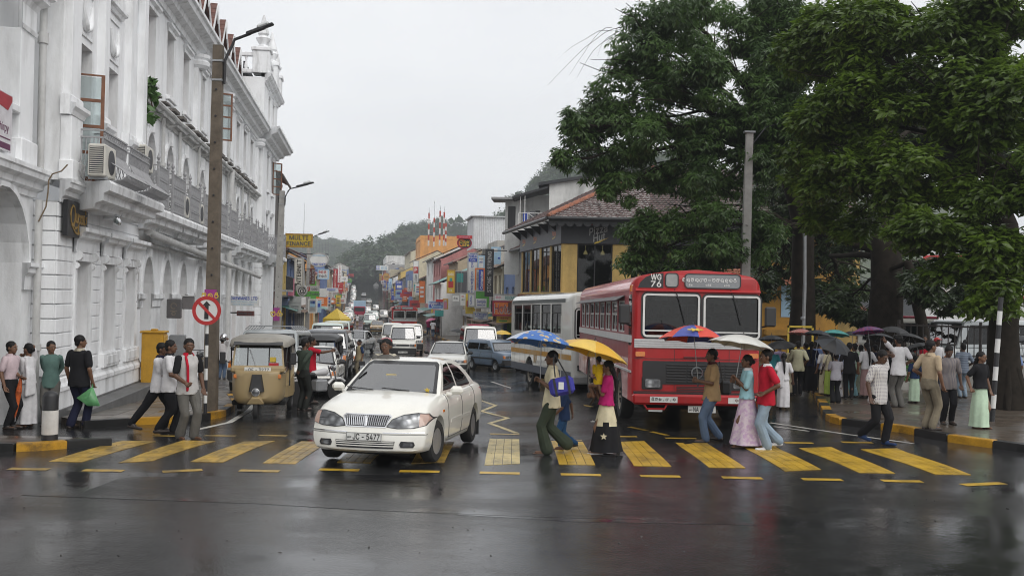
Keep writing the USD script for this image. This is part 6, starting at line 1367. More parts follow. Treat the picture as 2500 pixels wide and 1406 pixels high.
def car(name, label, cat, loc, rz, paint, S, group=None, plate=None, detail=True, src=None):
 """S: body specification. Forward is +y; x to the car's right when facing forward."""
 t = thing(name, label, cat, loc, rz, group, tilt=pitch_of(loc, rz))
 mk = lambda e=0.: (lambda m: Manifold(MMesh(np.asarray(m.vertices, np.float32), np.asarray(m.faces, np.uint32))))(loft(S['st'], RING, e, nose=S.get('nose', .12), tail=S.get('tail', .08), face=S.get('face')))
 low = mk()
 G = S['gh']       # greenhouse rows: z, y front, y rear, half width, plan rounding
 def hull(sc, dz=0.):
  pts = []; zc = G[0][0]; yc = (G[0][1] + G[0][2]) / 2
  for z, yf, yr, hw, b in G:
   for k in np.linspace(-1, 1, 13):
    x = hw * k
    pts += [(x, yf - b * abs(k) ** 2.2, z), (x, yr + b * .8 * abs(k) ** 2.2, z)]
   for y in np.linspace(yf - b, yr + b * .8, 7): pts += [(hw, y, z), (-hw, y, z)]
  p = np.array(pts, float); p[:, 0] *= sc; p[:, 1] = yc + (p[:, 1] - yc) * sc; p[:, 2] = zc + (p[:, 2] - zc) * sc + dz
  return Manifold.hull_points(p)
 z0 = G[0][0]; out, inn = hull(1.), hull(S.get('shell', .955))
 z1 = G[-1][0]; ym = (G[1][1] + G[1][2]) / 2
 pf, pr = prism_xz(S['wf'], ym, G[0][1] + .6), prism_xz(S['wr'], G[0][2] - .6, ym)
 ps = [(prism_yz(p, -1.2, 1.2) - prism_yz(sbox(-9, -9, 9, 9), -.28, .28)) for p in S['ws']]
 cut = Manifold.batch_boolean([pf, pr] + ps, OpType.Add)
 body = low - prism_xz(sbox(-(G[0][3] - .10), S.get('floor', .42), G[0][3] - .10, z0 + .5), G[0][2] + .25, G[0][1] - .30)
 gh = (out - inn) - cut
 body = body + (gh - prism_xz(sbox(-3, -1, 3, z0 - .06), -5, 5))
 for y, r in S['axles']:
  for sx in (-1, 1):
   c = Manifold.cylinder(.34, r + .055, r + .055, 28).rotate([0, 90, 0]).translate([sx * (S['hw'] - .06) - .17, y, r + .01]); body = body - c
 part(t, 'body', body, paint, smooth=32)
 tr = inn.scale([1, 1, 1]); g2 = hull(1.004); g1 = hull(.992)
 sk = g2 - g1
 gl = S.get('glass', (GLASSC, GLASSD))
 part(t, 'windscreen', sk ^ pf, gl[0], smooth=32); part(t, 'rear_window', sk ^ pr, gl[1], smooth=32)
 for p in ps:
  for sx in (0, 1):
   q = (sk ^ p); q = q.trim_by_plane([1 if sx else -1, 0, 0], .2)
   if not (S.get('open') == (S['ws'].index(S['ws'][ps.index(p)]), sx)): part(t, 'side_window', q, gl[1], smooth=32)
 sk3 = hull(1.006) - hull(.99)
 wf = Polygon(S['wf']); rb = prism_xz(wf.buffer(.025).difference(wf.buffer(-.02)), ym, G[0][1] + .6)
 part(t, 'window_rubber', sk3 ^ rb, TRIMK)
 yF = S['st'][0][0]; e1, e2 = mk(.005), mk(.012)
 def onfront(poly, e=e1, depth=.75, rear=False):
  if rear: return (e - low) ^ prism_xz(poly, S['st'][-1][0] - .3, S['st'][-1][0] + depth)
  return (e - low) ^ prism_xz(poly, yF - depth, yF + .3)
 for nm, poly, m_, lvl in S['front']:
  for q in ([poly, mirror_x(poly)] if poly[0][0] * poly[1][0] > 0 and min(p[0] for p in poly) > .02 else [poly]):
   part(t, nm, onfront(q, e1 if lvl == 1 else (e2 if lvl == 2 else mk(lvl))), m_, smooth=32)
 for nm, poly, m_, lvl in S.get('rear', []):
  for q in ([poly, mirror_x(poly)] if min(p[0] for p in poly) > .02 else [poly]): part(t, nm, onfront(q, e1, .5, True), m_, smooth=32)
 if detail:
  for nm, poly, m_, lvl in S.get('side', []):
   for sx in (1, -1):
    q = ((e1 if lvl == 1 else e2) - low) ^ prism_yz(poly, .4 * sx if sx > 0 else -1.4, 1.4 if sx > 0 else -.4); part(t, nm, q, m_, smooth=32)
 for y, r in S['axles']:
  for sx in (-1, 1): wheel(t, sx * (S['hw'] - .115), y, r, S.get('tw', .18), S.get('rimm', ALLOY), S.get('spokes', 7), S.get('steer', 0.) if y > 0 else 0.)
 part(t, 'underbody', MB().box(-(S['hw'] - .28), S['hw'] - .28, S['st'][-1][0] + .25, yF - .25, .16, .34), UNDER)
 for sx in (1, -1):
  x, y, z = S['mirror']; part(t, 'mirror', MB().box(sx * x - .10, sx * x + .10, y - .05, y + .05, z - .065, z + .065, .045).box(sx * x - (.16 if sx > 0 else -.06), sx * x + (.16 if sx < 0 else -.06), y - .03, y + .03, z - .08, z - .03, .01), S.get('mirm', paint))
 for x in (-.36, .36):
  for y in (S.get('seat', .0),): part(t, 'seat', MB().box(x - .24, x + .24, y - .22, y - .08, S.get('floor', .42) + .1, z0 + .22, .05).box(x - .13, x + .13, y - .22, y - .12, z0 + .23, z0 + .42, .04).box(x - .24, x + .24, y - .08, y + .4, S.get('floor', .42), S.get('floor', .42) + .18, .04), SEAT)
 part(t, 'rear_seat', MB().box(-.6, .6, S.get('seat', 0) - 1.05, S.get('seat', 0) - .9, S.get('floor', .42), z0 + .15, .05), SEAT)
 part(t, 'dashboard', MB().box(-(G[0][3] - .12), G[0][3] - .12, S.get('dash', G[0][1] - .75), G[0][1] - .28, z0 - .22, z0 - .015, .05), TRIMK)
 part(t, 'steering_wheel', MB().tube([(.36 + .18 * math.cos(a), S.get('seat', 0) + .48 + .05 * math.sin(a), z0 + .02 + .17 * math.sin(a)) for a in np.linspace(0, 2 * PI, 17)], .016, 6), TRIMK)
 for x in (-.3, .25): part(t, 'wiper', MB().tube([np.array(S['wip'](x)), np.array(S['wip'](x + .42)) + [0, -.0, .03]], .009, 5), TRIMK)
 if plate:
  pl = T(_fresh(t.path + '/number_plate')); UsdGeom.Xform.Define(stage, pl.path); py_, pz = S['plate']
  part(pl, 'plate', MB().box(-.255, .255, py_, py_ + .012, pz - .058, pz + .058, .004), PLW); part(pl, 'letters', MB().text(plate, .078, (-.03 * 0 - .035, py_ + .0125, pz), (-1, 0, 0), (0, 0, 1), bold=True, width=.38, depth=.002).text('WP', .028, (.205, py_ + .0125, pz - .012), (-1, 0, 0), (0, 0, 1), bold=True, width=.06, depth=.002), PLT)
  part(pl, 'plate_edge', MB().extr(sbox(-.25, -.054, .25, .054).difference(sbox(-.244, -.048, .244, .048)), .002, (0, py_ + .0122, pz), (-1, 0, 0), (0, 0, 1)), PLT)
 return t
def seam(poly, w=.006): return LineString(poly).buffer(w, cap_style='flat')
def spec_sedan(new=True):
 if new:
  st = [(2.17, .80, .24, .66, .00), (2.12, .815, .21, .72, .01), (2.0, .83, .19, .775, .03), (1.75, .842, .18, .83, .045), (1.3, .847, .18, .90, .05), (.95, .847, .19, .945, .04), (.5, .847, .19, .955, .02), (-.6, .847, .19, .965, .02), (-1.3, .846, .2, .985, .02), (-1.7, .838, .21, 1.0, .03), (-2.0, .825, .24, .99, .03), (-2.13, .81, .28, .95, .02), (-2.17, .79, .34, .90, .0)]
  gh = [(.90, 1.12, -1.78, .75, .16), (1.0, .98, -1.68, .735, .14), (1.2, .60, -1.32, .66, .11), (1.34, .34, -1.0, .585, .08), (1.40, .18, -.78, .53, .05), (1.435, -.12, -.5, .32, .02)]
  wf = [(-.67, .955), (.67, .955), (.655, 1.0), (.545, 1.335), (.50, 1.365), (-.50, 1.365), (-.545, 1.335), (-.655, 1.0)]
  wr = [(-.6, 1.02), (.6, 1.02), (.5, 1.32), (-.5, 1.32)]
  ws = [[(.70, .985), (.30, 1.26), (.08, 1.345), (-.16, 1.36), (-.18, .985)], [(-.27, .985), (-.25, 1.36), (-.50, 1.345), (-.80, 1.27), (-1.10, 1.12), (-1.22, 1.005), (-1.15, .985)]]
  hl = [(.30, .565), (.36, .655), (.50, .715), (.68, .74), (.795, .725), (.83, .66), (.80, .59), (.66, .555), (.45, .545)]
  front = [('headlight', hl, LAMP, 2), ('headlight_rim', Polygon(hl).buffer(.012).difference(Polygon(hl)).exterior.coords[:-1] and list(Polygon(hl).buffer(.010).exterior.coords[:-1]), TRIMK, 1),
                 ('turn_signal', [(.72, .565), (.71, .735), (.80, .728), (.835, .66), (.80, .59)], mat('clear_amber_lens', (.45, .30, .24), .2, coat=1.), .014),
                 ('grille', [(-.27, .565), (.27, .565), (.33, .69), (.30, .71), (-.30, .71), (-.33, .69)], BLACKM, 2),
                 ('grille_frame', [(-.285, .55), (.285, .55), (.35, .695), (.315, .725), (-.315, .725), (-.35, .695)], CHROME, .009),
                 ('lower_intake', [(-.40, .27), (.40, .27), (.42, .37), (-.42, .37)], BLACKM, 2), ('fog_light_surround', [(.50, .285), (.66, .285), (.68, .32), (.66, .365), (.50, .37), (.48, .33)], BLACKM, 2), ('fog_light', [(.525, .30), (.645, .30), (.655, .325), (.64, .35), (.53, .352)], LAMP, .016),
                 ('bumper_strip', [(.25, .475), (.80, .478), (.80, .492), (.25, .49)], CHROME, .007), ('bumper_seam', [(-.82, .455), (.82, .455), (.82, .462), (-.82, .462)], TRIMK, .002)]
  for k in range(22):
   x = -.285 + .57 * k / 21
   if abs(x) > .012: front.append(('grille_bar', [(x - .0065, .575 + .012 * 0), (x + .0065, .575), (x * 1.1 + .0065, .705), (x * 1.1 - .0065, .705)][::1], CHROME, .015))
  front.append(('grille_badge', [(-.02, .57), (.012, .57), (.03, .70), (-.002, .705)], CHROME, .022))
  for z in (.295, .325, .35): front.append(('intake_bar', [(-.41, z), (.41, z), (.41, z + .012), (-.41, z + .012)], PW, .017))
  side = [('door_seam', seam([(.62, .30), (.74, .60), (.72, .95)]), TRIMK, 1), ('door_seam', seam([(-.22, .28), (-.22, .95)]), TRIMK, 1), ('door_seam', seam([(-.85, .30), (-1.02, .50), (-1.18, .70), (-1.2, .97)]), TRIMK, 1), ('sill_seam', seam([(.62, .29), (-.86, .29)], .005), TRIMK, 1),
    ('door_handle', [(-.12, .80), (.05, .80), (.05, .845), (-.12, .845)], PW, 2), ('door_handle', [(-1.02, .82), (-.86, .82), (-.86, .865), (-1.02, .865)], PW, 2), ('side_repeater', [(1.02, .70), (1.09, .70), (1.09, .735), (1.02, .735)], AMBER, 2), ('side_moulding', [(.55, .50), (-.9, .50), (-.9, .56), (.55, .56)], PW, 1)]
  face = (([.2, .25, .45, .55, .68, .9], [.05, .0, .0, .045, .10, .16]), ([.2, .5, .9], [.02, 0, .05]))
  return dict(st=st, gh=gh, wf=wf, wr=wr, ws=ws, front=front, side=side, face=face, axles=[(1.30, .305), (-1.235, .305)], hw=.847, mirror=(.93, .60, .99), plate=(2.185, .425), wip=lambda x: (x, .99 - .12 * abs(x) ** 2 + .02, .985), seat=-.05, nose=.22, tail=.15,
     rear=[('tail_lamp', [(.5, .70), (.8, .70), (.8, .9), (.5, .9)], REDL, 1)])
 st = [(2.12, .78, .25, .70, .0), (2.07, .80, .22, .75, .01), (1.9, .82, .20, .80, .02), (1.3, .835, .19, .87, .03), (.9, .838, .19, .90, .03), (.3, .838, .19, .91, .01), (-1.2, .838, .2, .92, .01), (-1.7, .832, .21, .93, .02), (-2.05, .81, .26, .91, .01), (-2.12, .79, .33, .86, 0)]
 gh = [(.86, 1.02, -1.62, .75, .12), (1.0, .84, -1.5, .73, .11), (1.2, .5, -1.22, .66, .09), (1.33, .27, -.98, .60, .06), (1.37, .12, -.85, .54, .04), (1.39, -.1, -.6, .32, .02)]
 wf = [(-.68, .91), (.68, .91), (.55, 1.33), (-.55, 1.33)]; wr = [(-.6, .98), (.6, .98), (.5, 1.29), (-.5, 1.29)]
 ws = [[(.62, .94), (.17, 1.31), (-.2, 1.32), (-.2, .94)], [(-.28, .94), (-.28, 1.32), (-.85, 1.28), (-1.15, 1.0), (-1.1, .94)]]
 front = [('headlight', [(.34, .60), (.34, .715), (.79, .72), (.80, .61)], LAMP, 2), ('turn_signal', [(.70, .605), (.70, .718), (.80, .72), (.81, .61)], AMBER, .014), ('grille', [(-.32, .61), (.32, .61), (.32, .70), (-.32, .70)], BLACKM, 2), ('bumper', [(-.83, .36), (.83, .36), (.83, .54), (-.83, .54)], TRIMK, .02), ('grille_badge', [(-.06, .635), (.06, .635), (.06, .675), (-.06, .675)], CHROME, .02)]
 face = (([.2, .3, .5, .56, .75, .9], [.06, .0, .0, .05, .08, .1]), ([.2, .5, .9], [.02, 0, .05]))
 side = [('door_seam', seam([(.62, .30), (.68, .9)]), TRIMK, 1), ('door_seam', seam([(-.24, .28), (-.24, .9)]), TRIMK, 1), ('side_moulding', [(.9, .52), (-1.0, .52), (-1.0, .57), (.9, .57)], TRIMK, 2)]
 return dict(st=st, gh=gh, wf=wf, wr=wr, ws=ws, front=front, side=side, face=face, axles=[(1.27, .29), (-1.2, .29)], hw=.838, mirror=(.90, .55, .95), mirm=TRIMK, plate=(2.155, .45), wip=lambda x: (x, .93 - .1 * x * x, .93), seat=-.05, spokes=0, rimm=GREYM, rear=[('tail_lamp', [(.45, .68), (.78, .68), (.78, .85), (.45, .85)], REDL, 1)])
def spec_box(L, W, H, hood, cowl, belt, zb=.24, slope=.35, rear=.12, clad=None, r=.30, light=(.40, .60, .74), wb=None, grille=True):
 """Vans, hatchbacks and estate cars: hood = bonnet height, cowl = distance of the windscreen foot from the nose."""
 h, w = L / 2, W / 2; yc = h - cowl
 st = [(h, w * .93, zb + .05, hood - .10, 0), (h - .05, w * .965, zb, hood - .04, .01), (h - .2, w * .99, zb, hood, .02), (yc + .02, w, zb, max(hood + .04, belt - .03), .03), (yc - .3, w, zb, belt, .01), (-h + .4, w, zb, belt, .01), (-h + .06, w * .985, zb, belt - .01, 0), (-h, w * .95, zb + .08, belt - .05, 0)]
 gh = [(belt - .06, yc + .04, -h + .03, w * .965, .10), (belt + .1, yc - slope * .22, -h + .06, w * .95, .10), (H - .12, yc - slope * .9, -h + rear, w * .87, .08), (H - .04, yc - slope - .10, -h + rear + .1, w * .80, .05), (H, yc - slope - .5, -h + rear + .4, w * .5, .02)]
 a = lambda z: w * (.965 - (.965 - .87) * (z - belt) / (H - .12 - belt))
 wf = [(-a(belt) + .07, belt + .03), (a(belt) - .07, belt + .03), (a(H) - .08, H - .15), (-a(H) + .08, H - .15)]; wr = [(-w * .75, belt + .06), (w * .75, belt + .06), (w * .68, H - .18), (-w * .68, H - .18)]
 y0, y1 = yc - .32, -h + .22; ws = []
 n = 3 if L > 3.9 and cowl < .7 else 2 if L < 3.6 or cowl > .9 else 3
 if L > 4.0 and cowl > .9: n = 3
 for k in range(n):
  p, q = y0 + (y1 - y0) * k / n - .04, y0 + (y1 - y0) * (k + 1) / n + .03
  ws.append([(p, belt + .05), (p - (slope * .8 if k == 0 else 0), H - .17), (q + (.06 if k == n - 1 else 0), H - .17), (q, belt + .05)])
 x0, z0, z1 = light
 front = [('headlight', [(x0, z0), (x0, z1), (w * .93, z1), (w * .94, z0)], LAMP, 2), ('turn_signal', [(w * .84, z0), (w * .84, z1), (w * .95, z1), (w * .95, z0)], AMBER, .014)]
 if grille: front += [('grille', [(-x0 + .02, z0 + .02), (x0 - .02, z0 + .02), (x0 - .02, z1 - .02), (-x0 + .02, z1 - .02)], BLACKM, 2)]
 front += [('bumper', [(-w * .97, zb + .06), (w * .97, zb + .06), (w * .97, z0 - .07), (-w * .97, z0 - .07)], clad or TRIMK, .022)]
 side = [('door_seam', seam([(y0 - .85, zb + .1), (y0 - .85, belt)]), TRIMK, 1), ('door_seam', seam([(y0 + .12, zb + .1), (y0 + .12, belt)]), TRIMK, 1), ('side_moulding', [(h - .75, belt - .36), (-h + .2, belt - .36), (-h + .2, belt - .30), (h - .75, belt - .30)], TRIMK, 2)]
 wb_ = wb or (h - .75, -h + .62)
 face = (([zb, hood - .3, hood], [.0, .0, .06]), ([zb, belt], [0, .03]))
 return dict(st=st, gh=gh, wf=wf, wr=wr, ws=ws, front=front, side=side, face=face, axles=[(wb_[0], r), (wb_[1], r)], hw=w, mirror=(w + .10, yc - .28, belt + .14), mirm=TRIMK, plate=(h + .02, zb + .18), wip=lambda x: (x, yc + .02 - .1 * x * x, belt + .01), seat=yc - .95, dash=yc - .55, floor=.5, spokes=0, rimm=GREYM, nose=.08, tail=.05, shell=.965,
    rear=[('tail_lamp', [(w * .74, belt - .45), (w * .95, belt - .45), (w * .95, belt - .12), (w * .74, belt - .12)], REDL, 1)])
def on_road(px, d): X = (px - 1250) / FPX * d; return np.array([X, d, float(gz(X, d))])
FACE = PI      # heading of a vehicle that faces the camera
SN = spec_sedan(True); SN['steer'] = -.12
mc = np.array([-1.60, 15.95, 0.]); 
SN['wr'] = SN['wr']
c_front = np.array([-1.93, 14.5, 0.])
yaw = math.radians(9.5)
def place_car(front_left, th, hw, yax):
 """Centre of a car facing the camera, turned by th, from the contact point of its front wheel on the viewer's right."""
 f = np.array([-math.sin(th), -math.cos(th), 0]); r = np.array([-f[1], f[0], 0])     # f: forward; r: to the viewer's right
 r = np.array([math.cos(th), -math.sin(th), 0]); return np.array(front_left) - r * hw - f * yax
mcl = place_car((-1.115, 14.62, 0), yaw, .73, 1.30)
main = car('white_saloon', 'large white saloon car turning over the yellow crossing, plate JC 5477', 'car', (mcl[0], mcl[1], float(gz(mcl[0], mcl[1])) - .004), PI - yaw, carpaint('paint_cream_white', (.80, .785, .72), damt=.1), SN, plate='JC - 5477')
part(main, 'windscreen_toy', MB().box(.05, .13, .60, .63, 1.02, 1.14, .01).box(.0, .18, .6, .63, 1.14, 1.2, .02), C['y']); part(main, 'sticker', MB().extr(Polygon([(.05 * math.cos(PI / 2 + k * PI / 5) * (1 if k % 2 == 0 else .45), .05 * math.sin(PI / 2 + k * PI / 5) * (1 if k % 2 == 0 else .45)) for k in range(10)]), .003, (-.56, .955, 1.0), (-1, 0, 0), (0, .5, .86)), C['y'])
part(main, 'mud_flap', MB().box(.66, .84, -1.62, -1.6, .1, .36), TRIMK); part(main, 'mud_flap', MB().box(-.84, -.66, -1.62, -1.6, .1, .36), TRIMK)
SO = spec_sedan(False); HATCH = spec_box(3.34, 1.44, 1.40, .86, .80, .90, slope=.42, r=.25, light=(.40, .60, .72)); VAN = spec_box(3.40, 1.48, 1.86, .98, .42, 1.08, slope=.42, r=.27, light=(.38, .72, .86)); HI = spec_box(4.6, 1.69, 1.98, 1.02, .42, 1.14, slope=.40, r=.31, light=(.42, .66, .82))
SUV = spec_box(4.5, 1.78, 1.86, 1.02, 1.15, 1.12, zb=.36, slope=.42, r=.36, light=(.42, .78, .96)); WAG = spec_box(4.7, 1.80, 1.86, 1.04, 1.20, 1.14, zb=.36, slope=.42, r=.37, light=(.42, .78, .96))
wg = car('estate_car', 'grey-white estate car with roof rack parked behind the beige three-wheeler', 'car', on_road(672, 30.5), FACE + .05, PGREY, WAG)
for k in range(7): part(wg, 'roof_rack', MB().tube([(-.72, .7 - .4 * k, 1.84), (-.6, .7 - .4 * k, 1.95), (.6, .7 - .4 * k, 1.95), (.72, .7 - .4 * k, 1.84)], .018, 5), GREYM)
cA = car('white_car', 'white saloon waiting left of the crossing, behind the green-shirted man', 'car', on_road(768, 30.0), FACE + .10, PW, SO, plate='JA - 8124')
car('dark_jeep', 'dark blue-black jeep behind the white saloon in the left queue', 'car', on_road(801, 38), FACE + .10, PDARK, SUV)
cB = car('white_van', 'white minivan with black front bumper coming down the middle of the street', 'van', on_road(987, 56), FACE + .10, PW, VAN, plate='PA - 2286')
cC = car('old_white_saloon', 'older white saloon with black bumper and mirrors, right of the motorcyclist', 'car', on_road(1100, 42), FACE, PW, SO)
cD = car('white_minibus', 'white minibus with crossed wipers, behind the older white saloon', 'van', on_road(1170, 49.5), FACE + .10, PW, HI)
part(cD, 'roof_vent', MB().box(-.5, .5, -1.0, .4, 1.98, 2.04, .02), C['m'])
cE = car('small_blue_car', 'small steel-blue hatchback angled across the right lane beside the white bus', 'car', on_road(1216, 46.5), FACE + .6, PBLUE, HATCH)
cF = copy_of(cA, 'white_car', 'white car behind the dark jeep, its right half showing', 'car', on_road(833, 43.5), FACE + .10)
copy_of(cB, 'white_van', 'small white van half hidden behind the white minivan, in front of the far red bus', 'van', on_road(962, 66), FACE + .10)
copy_of(cB, 'white_van', 'white van peeping out to the right behind the white minivan', 'van', on_road(1007, 64), FACE + .10)
cG = car('pale_green_van', 'pale green-white van roof showing above the left queue', 'van', on_road(808, 50), FACE + .10, PGREEN, HI)
cH = car('silver_car', 'silver saloon pulling out of the left queue', 'car', on_road(872, 63), FACE - .10, PSILV, SO)
cI = car('gold_car', 'golden brown car beyond the yellow canopy, left queue', 'car', on_road(845, 80), FACE + .10, PGOLD, SO)
copy_of(cG, 'white_van', 'white van with lettering on its visor behind the pale green van', 'van', on_road(828, 61), FACE + .10)
vL_ = [cI, cH, cA, cC, cB, cD, cG]; rv_ = random.Random(8); k = 0
for d in np.r_[np.arange(90, 210, 7.5), np.arange(212, 420, 10.)]:
 s = rv_.choice(vL_); X = CEN(d) - 4.1 + rv_.uniform(-.3, .3)
 nm = stage.GetPrimAtPath(s.path).GetName().rstrip('_0123456789')
 copy_of(s, nm, f'{ORD[k]} vehicle of the far queue on the left, a {nm.replace("_", " ")}', 'van' if 'van' in nm or 'bus' in nm else 'car', (X, d, float(gz(X, d))), FACE + .153, 'queue up the street'); k += 1
k = 0
for d, o in ((112, -.6), (131, -1.2), (158, -.3), (176, 1.8), (205, -.8), (238, 1.6), (262, -1.0), (300, .8), (345, -.5)):
 s = rv_.choice(vL_); X = CEN(d) + o; nm = stage.GetPrimAtPath(s.path).GetName().rstrip('_0123456789')
 copy_of(s, nm, f'{ORD[k]} vehicle in the open middle lane far up the street, a {nm.replace("_", " ")}', 'van' if 'van' in nm or 'bus' in nm else 'car', (X, d, float(gz(X, d))), FACE + .153, 'vehicles in the middle lane'); k += 1
car('grey_van', 'grey van parked behind the railing at the right', 'van', base_at(2395, 34) * [1, 1, 0], FACE - 1.2, PGREY, HI); copy_of(cD, 'white_minibus', 'white van with open door parked behind the railing at the right', 'van', base_at(2260, 35) * [1, 1, 0], FACE + 1.25)
# ---------------------------------------------------------------- buses
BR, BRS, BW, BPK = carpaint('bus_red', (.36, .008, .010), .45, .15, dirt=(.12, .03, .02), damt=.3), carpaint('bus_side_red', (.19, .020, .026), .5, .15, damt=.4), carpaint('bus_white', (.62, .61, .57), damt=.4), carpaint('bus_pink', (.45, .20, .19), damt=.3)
ALU = mat('bus_aluminium', (.55, .55, .55), .35, metal=.5); BUSIN = mat('bus_interior', (.04, .04, .042), .9); WIPE = graph('bus_screen', {'t': ('transparent_bsdf', {'color': (.35, .37, .37)}), 'g': ('glossy_bsdf', {'roughness': .02}), 'f': ('fresnel', {'IOR': 1.6}), 'm': ('mix_closure', {})}, [('f.fac', 'm.fac'), ('t.BSDF', 'm.closure1'), ('g.BSDF', 'm.closure2')], 'm.closure')
def bus(name, label, loc, rz, L, W, H, front, side, roofm, win, belt, wtop, zb, nwin, route, plate, red=True, pitch=0.):
 """Flat-fronted bus. Forward +y; front written in the viewer's x (v = -x)."""
 t = thing(name, label, 'bus', loc, rz, tilt=(pitch, 0, 0)); w, h = W / 2, L / 2
 sec = Polygon([(-w, zb), (w, zb), (w, H - .40)] + [(w - .30 + .30 * math.cos(a), H - .40 + .30 * math.sin(a)) for a in np.linspace(.15, PI / 2, 6)][:-1] + [(w * .5, H - .045), (0, H), (-w * .5, H - .045)] + [(-w + .30 - .30 * math.cos(a), H - .40 + .30 * math.sin(a)) for a in np.linspace(PI / 2, .15, 6)][1:] + [(-w, H - .40)]).buffer(0)
 out = prism_xz(sec, -h, h)
 brow = Manifold.hull_points(np.array([(x, y, z) for x in (-w - .1, w + .1) for y, z in [(h - .10 + .10 * math.sin(a), H - .30 + .30 * math.cos(a)) for a in np.linspace(0, PI / 2, 8)] + [(-h - 1, H + .01), (-h - 1, zb - .1), (h, zb - .1)]]))
 cor = Manifold.hull_points(np.array([(x, y, z) for z in (zb - .1, H + .1) for x, y in [(s * (w - .16 + .16 * math.cos(a)), h - .14 + .14 * math.sin(a)) for a in np.linspace(0, PI / 2, 6) for s in (-1, 1)] + [(-w, -h), (w, -h)]]))
 out = (out ^ brow) ^ cor
 inn = prism_xz(sec.buffer(-.06), -h + .08, h - .08) ^ brow
 shell = out - inn
 arches = []
 for y, r in ((h - 1.95 if red else h - 2.3, .50), (-h + 2.6, .50)):
  for sx in (-1, 1): arches.append(Manifold.cylinder(.5, r + .08, r + .08, 28).rotate([0, 90, 0]).translate([sx * (w - .1) - .25, y, r]))
 y0, y1 = (h - 1.15, -h + .35); pw = (y0 - y1) / nwin; wins = []
 for k in range(nwin): wins.append((y0 - pw * k - .06, y0 - pw * (k + 1) + .03))
 cuts = arches + [prism_yz(sbox(b, belt + .06, a, wtop), -w - .2, w + .2) for a, b in wins]
 scr = [affinity.translate(sbox(-.53, -.40, .53, .40).buffer(-.07).buffer(.07, quad_segs=4), x, z) for x, z in front['screens']]
 for s in scr: cuts.append(prism_xz(affinity.scale(s, front['sw'], front['sh'], origin='center'), h - .4, h + .3))
 for p in front.get('holes', []): cuts.append(prism_xz(p, h - .5, h + .3))
 shell = shell - Manifold.batch_boolean(cuts, OpType.Add)
 fr_ = shell.trim_by_plane([0, 1, 0], h - .62); rest_ = shell.trim_by_plane([0, -1, 0], -(h - .62))
 rf = rest_.trim_by_plane([0, 0, 1], H - .40); rest_ = rest_.trim_by_plane([0, 0, -1], -(H - .40))
 part(t, 'front', fr_, front['m'], smooth=35); part(t, 'roof', rf, roofm, smooth=35)
 up = rest_.trim_by_plane([0, 0, 1], belt - .42); lo = rest_.trim_by_plane([0, 0, -1], -(belt - .42)); part(t, 'side_panels', up, side[0], smooth=35); part(t, 'lower_panels', lo, side[1], smooth=35)
 part(t, 'interior_floor', MB().box(-w + .1, w - .1, -h + .1, h - .1, .75, .85), BUSIN); part(t, 'chassis', MB().box(-w + .3, w - .3, -h + .3, h - .5, .35, .74), UNDER)
 for k in range(nwin - 1):
  for x in (-.75, .75): part(t, 'seat', MB().box(x - .4, x + .4, y0 - pw * (k + .6), y0 - pw * (k + .6) + .12, .86, belt + .35, .04), SEAT)
 for k, (a, b) in enumerate(wins):
  for sx in (-1, 1):
   f = sbox(b, belt + .06, a, wtop).difference(unary_union([sbox(b + .035, belt + .095, (a + b) / 2 - .0, wtop - .30), sbox((a + b) / 2 + .03, belt + .095, a - .035, wtop - .30), sbox(b + .035, wtop - .26, a - .035, wtop - .035)]))
   wn = T(_fresh(t.path + '/side_window')); UsdGeom.Xform.Define(stage, wn.path)
   part(wn, 'frame', prism_yz(f, sx * (w - .035) - .012, sx * (w - .035) + .012), win); part(wn, 'pane', prism_yz(sbox(b + .02, belt + .08, a - .02, wtop - .02), sx * (w - .04) - .003, sx * (w - .04) + .003), GLASSD)
   if red: part(wn, 'window_flap', MB().add([(sx * w, b, wtop + .10), (sx * w, a, wtop + .10), (sx * (w + .17), a, wtop + .01), (sx * (w + .17), b, wtop + .01), (sx * (w + .17), a, wtop - .005), (sx * (w + .17), b, wtop - .005), (sx * w, b, wtop + .085), (sx * w, a, wtop + .085)], [(0, 1, 2, 3), (3, 2, 4, 5), (5, 4, 7, 6)]), mat('window_flap', (.13, .12, .12), .6))
 for sx in (-1, 1):
  for z0_, z1_, m_ in side[2]: part(t, 'side_band', MB().box(sx * (w + .001), sx * (w + (.022 if m_ is ALU else .004)), -h + .02, h - .16, z0_, z1_, .0), m_)
  nseam = 9
  for k in range(nseam): part(t, 'panel_seam', MB().box(sx * (w + .0005), sx * (w + .003), -h + .5 + (L - 1) * k / nseam, -h + .508 + (L - 1) * k / nseam, zb + .05, belt - .4), TRIMK)
 for y, r in ((h - 1.95 if red else h - 2.3, .50), (-h + 2.6, .50)):
  for sx in (-1, 1):
   wh = wheel(t, sx * (w - .15), y, r, .26, mat('wheel_cream', (.38, .34, .28), .6, dirt=(.1, .08, .06), damt=.7), 0, 0)
   nb_ = MB()
   for a in range(8): nb_.lathe([(0, 0), (.025, 0), (.025, .05), (0, .055)], (0, .14 * math.cos(a * PI / 4), .14 * math.sin(a * PI / 4)), 6, M=rot((0, 1, 0), PI / 2 * sx))
   v, f = nb_.get(); part(wh, 'wheel_nuts', (v + [sx * .06, 0, 0], f), TRIMK, kind='stuff')
 for sx in (-1, 1): part(t, 'mud_flap', MB().box(sx * (w - .45), sx * (w - .05), -h + 1.98, -h + 2.0, .15, .6), TRIMK)
 F = lambda poly, d0, d1, y=h: MB().extr(affinity.scale(poly, -1, 1, origin=(0, 0)), d1 - d0, (0, y + d1, 0), (1, 0, 0), (0, 0, 1))
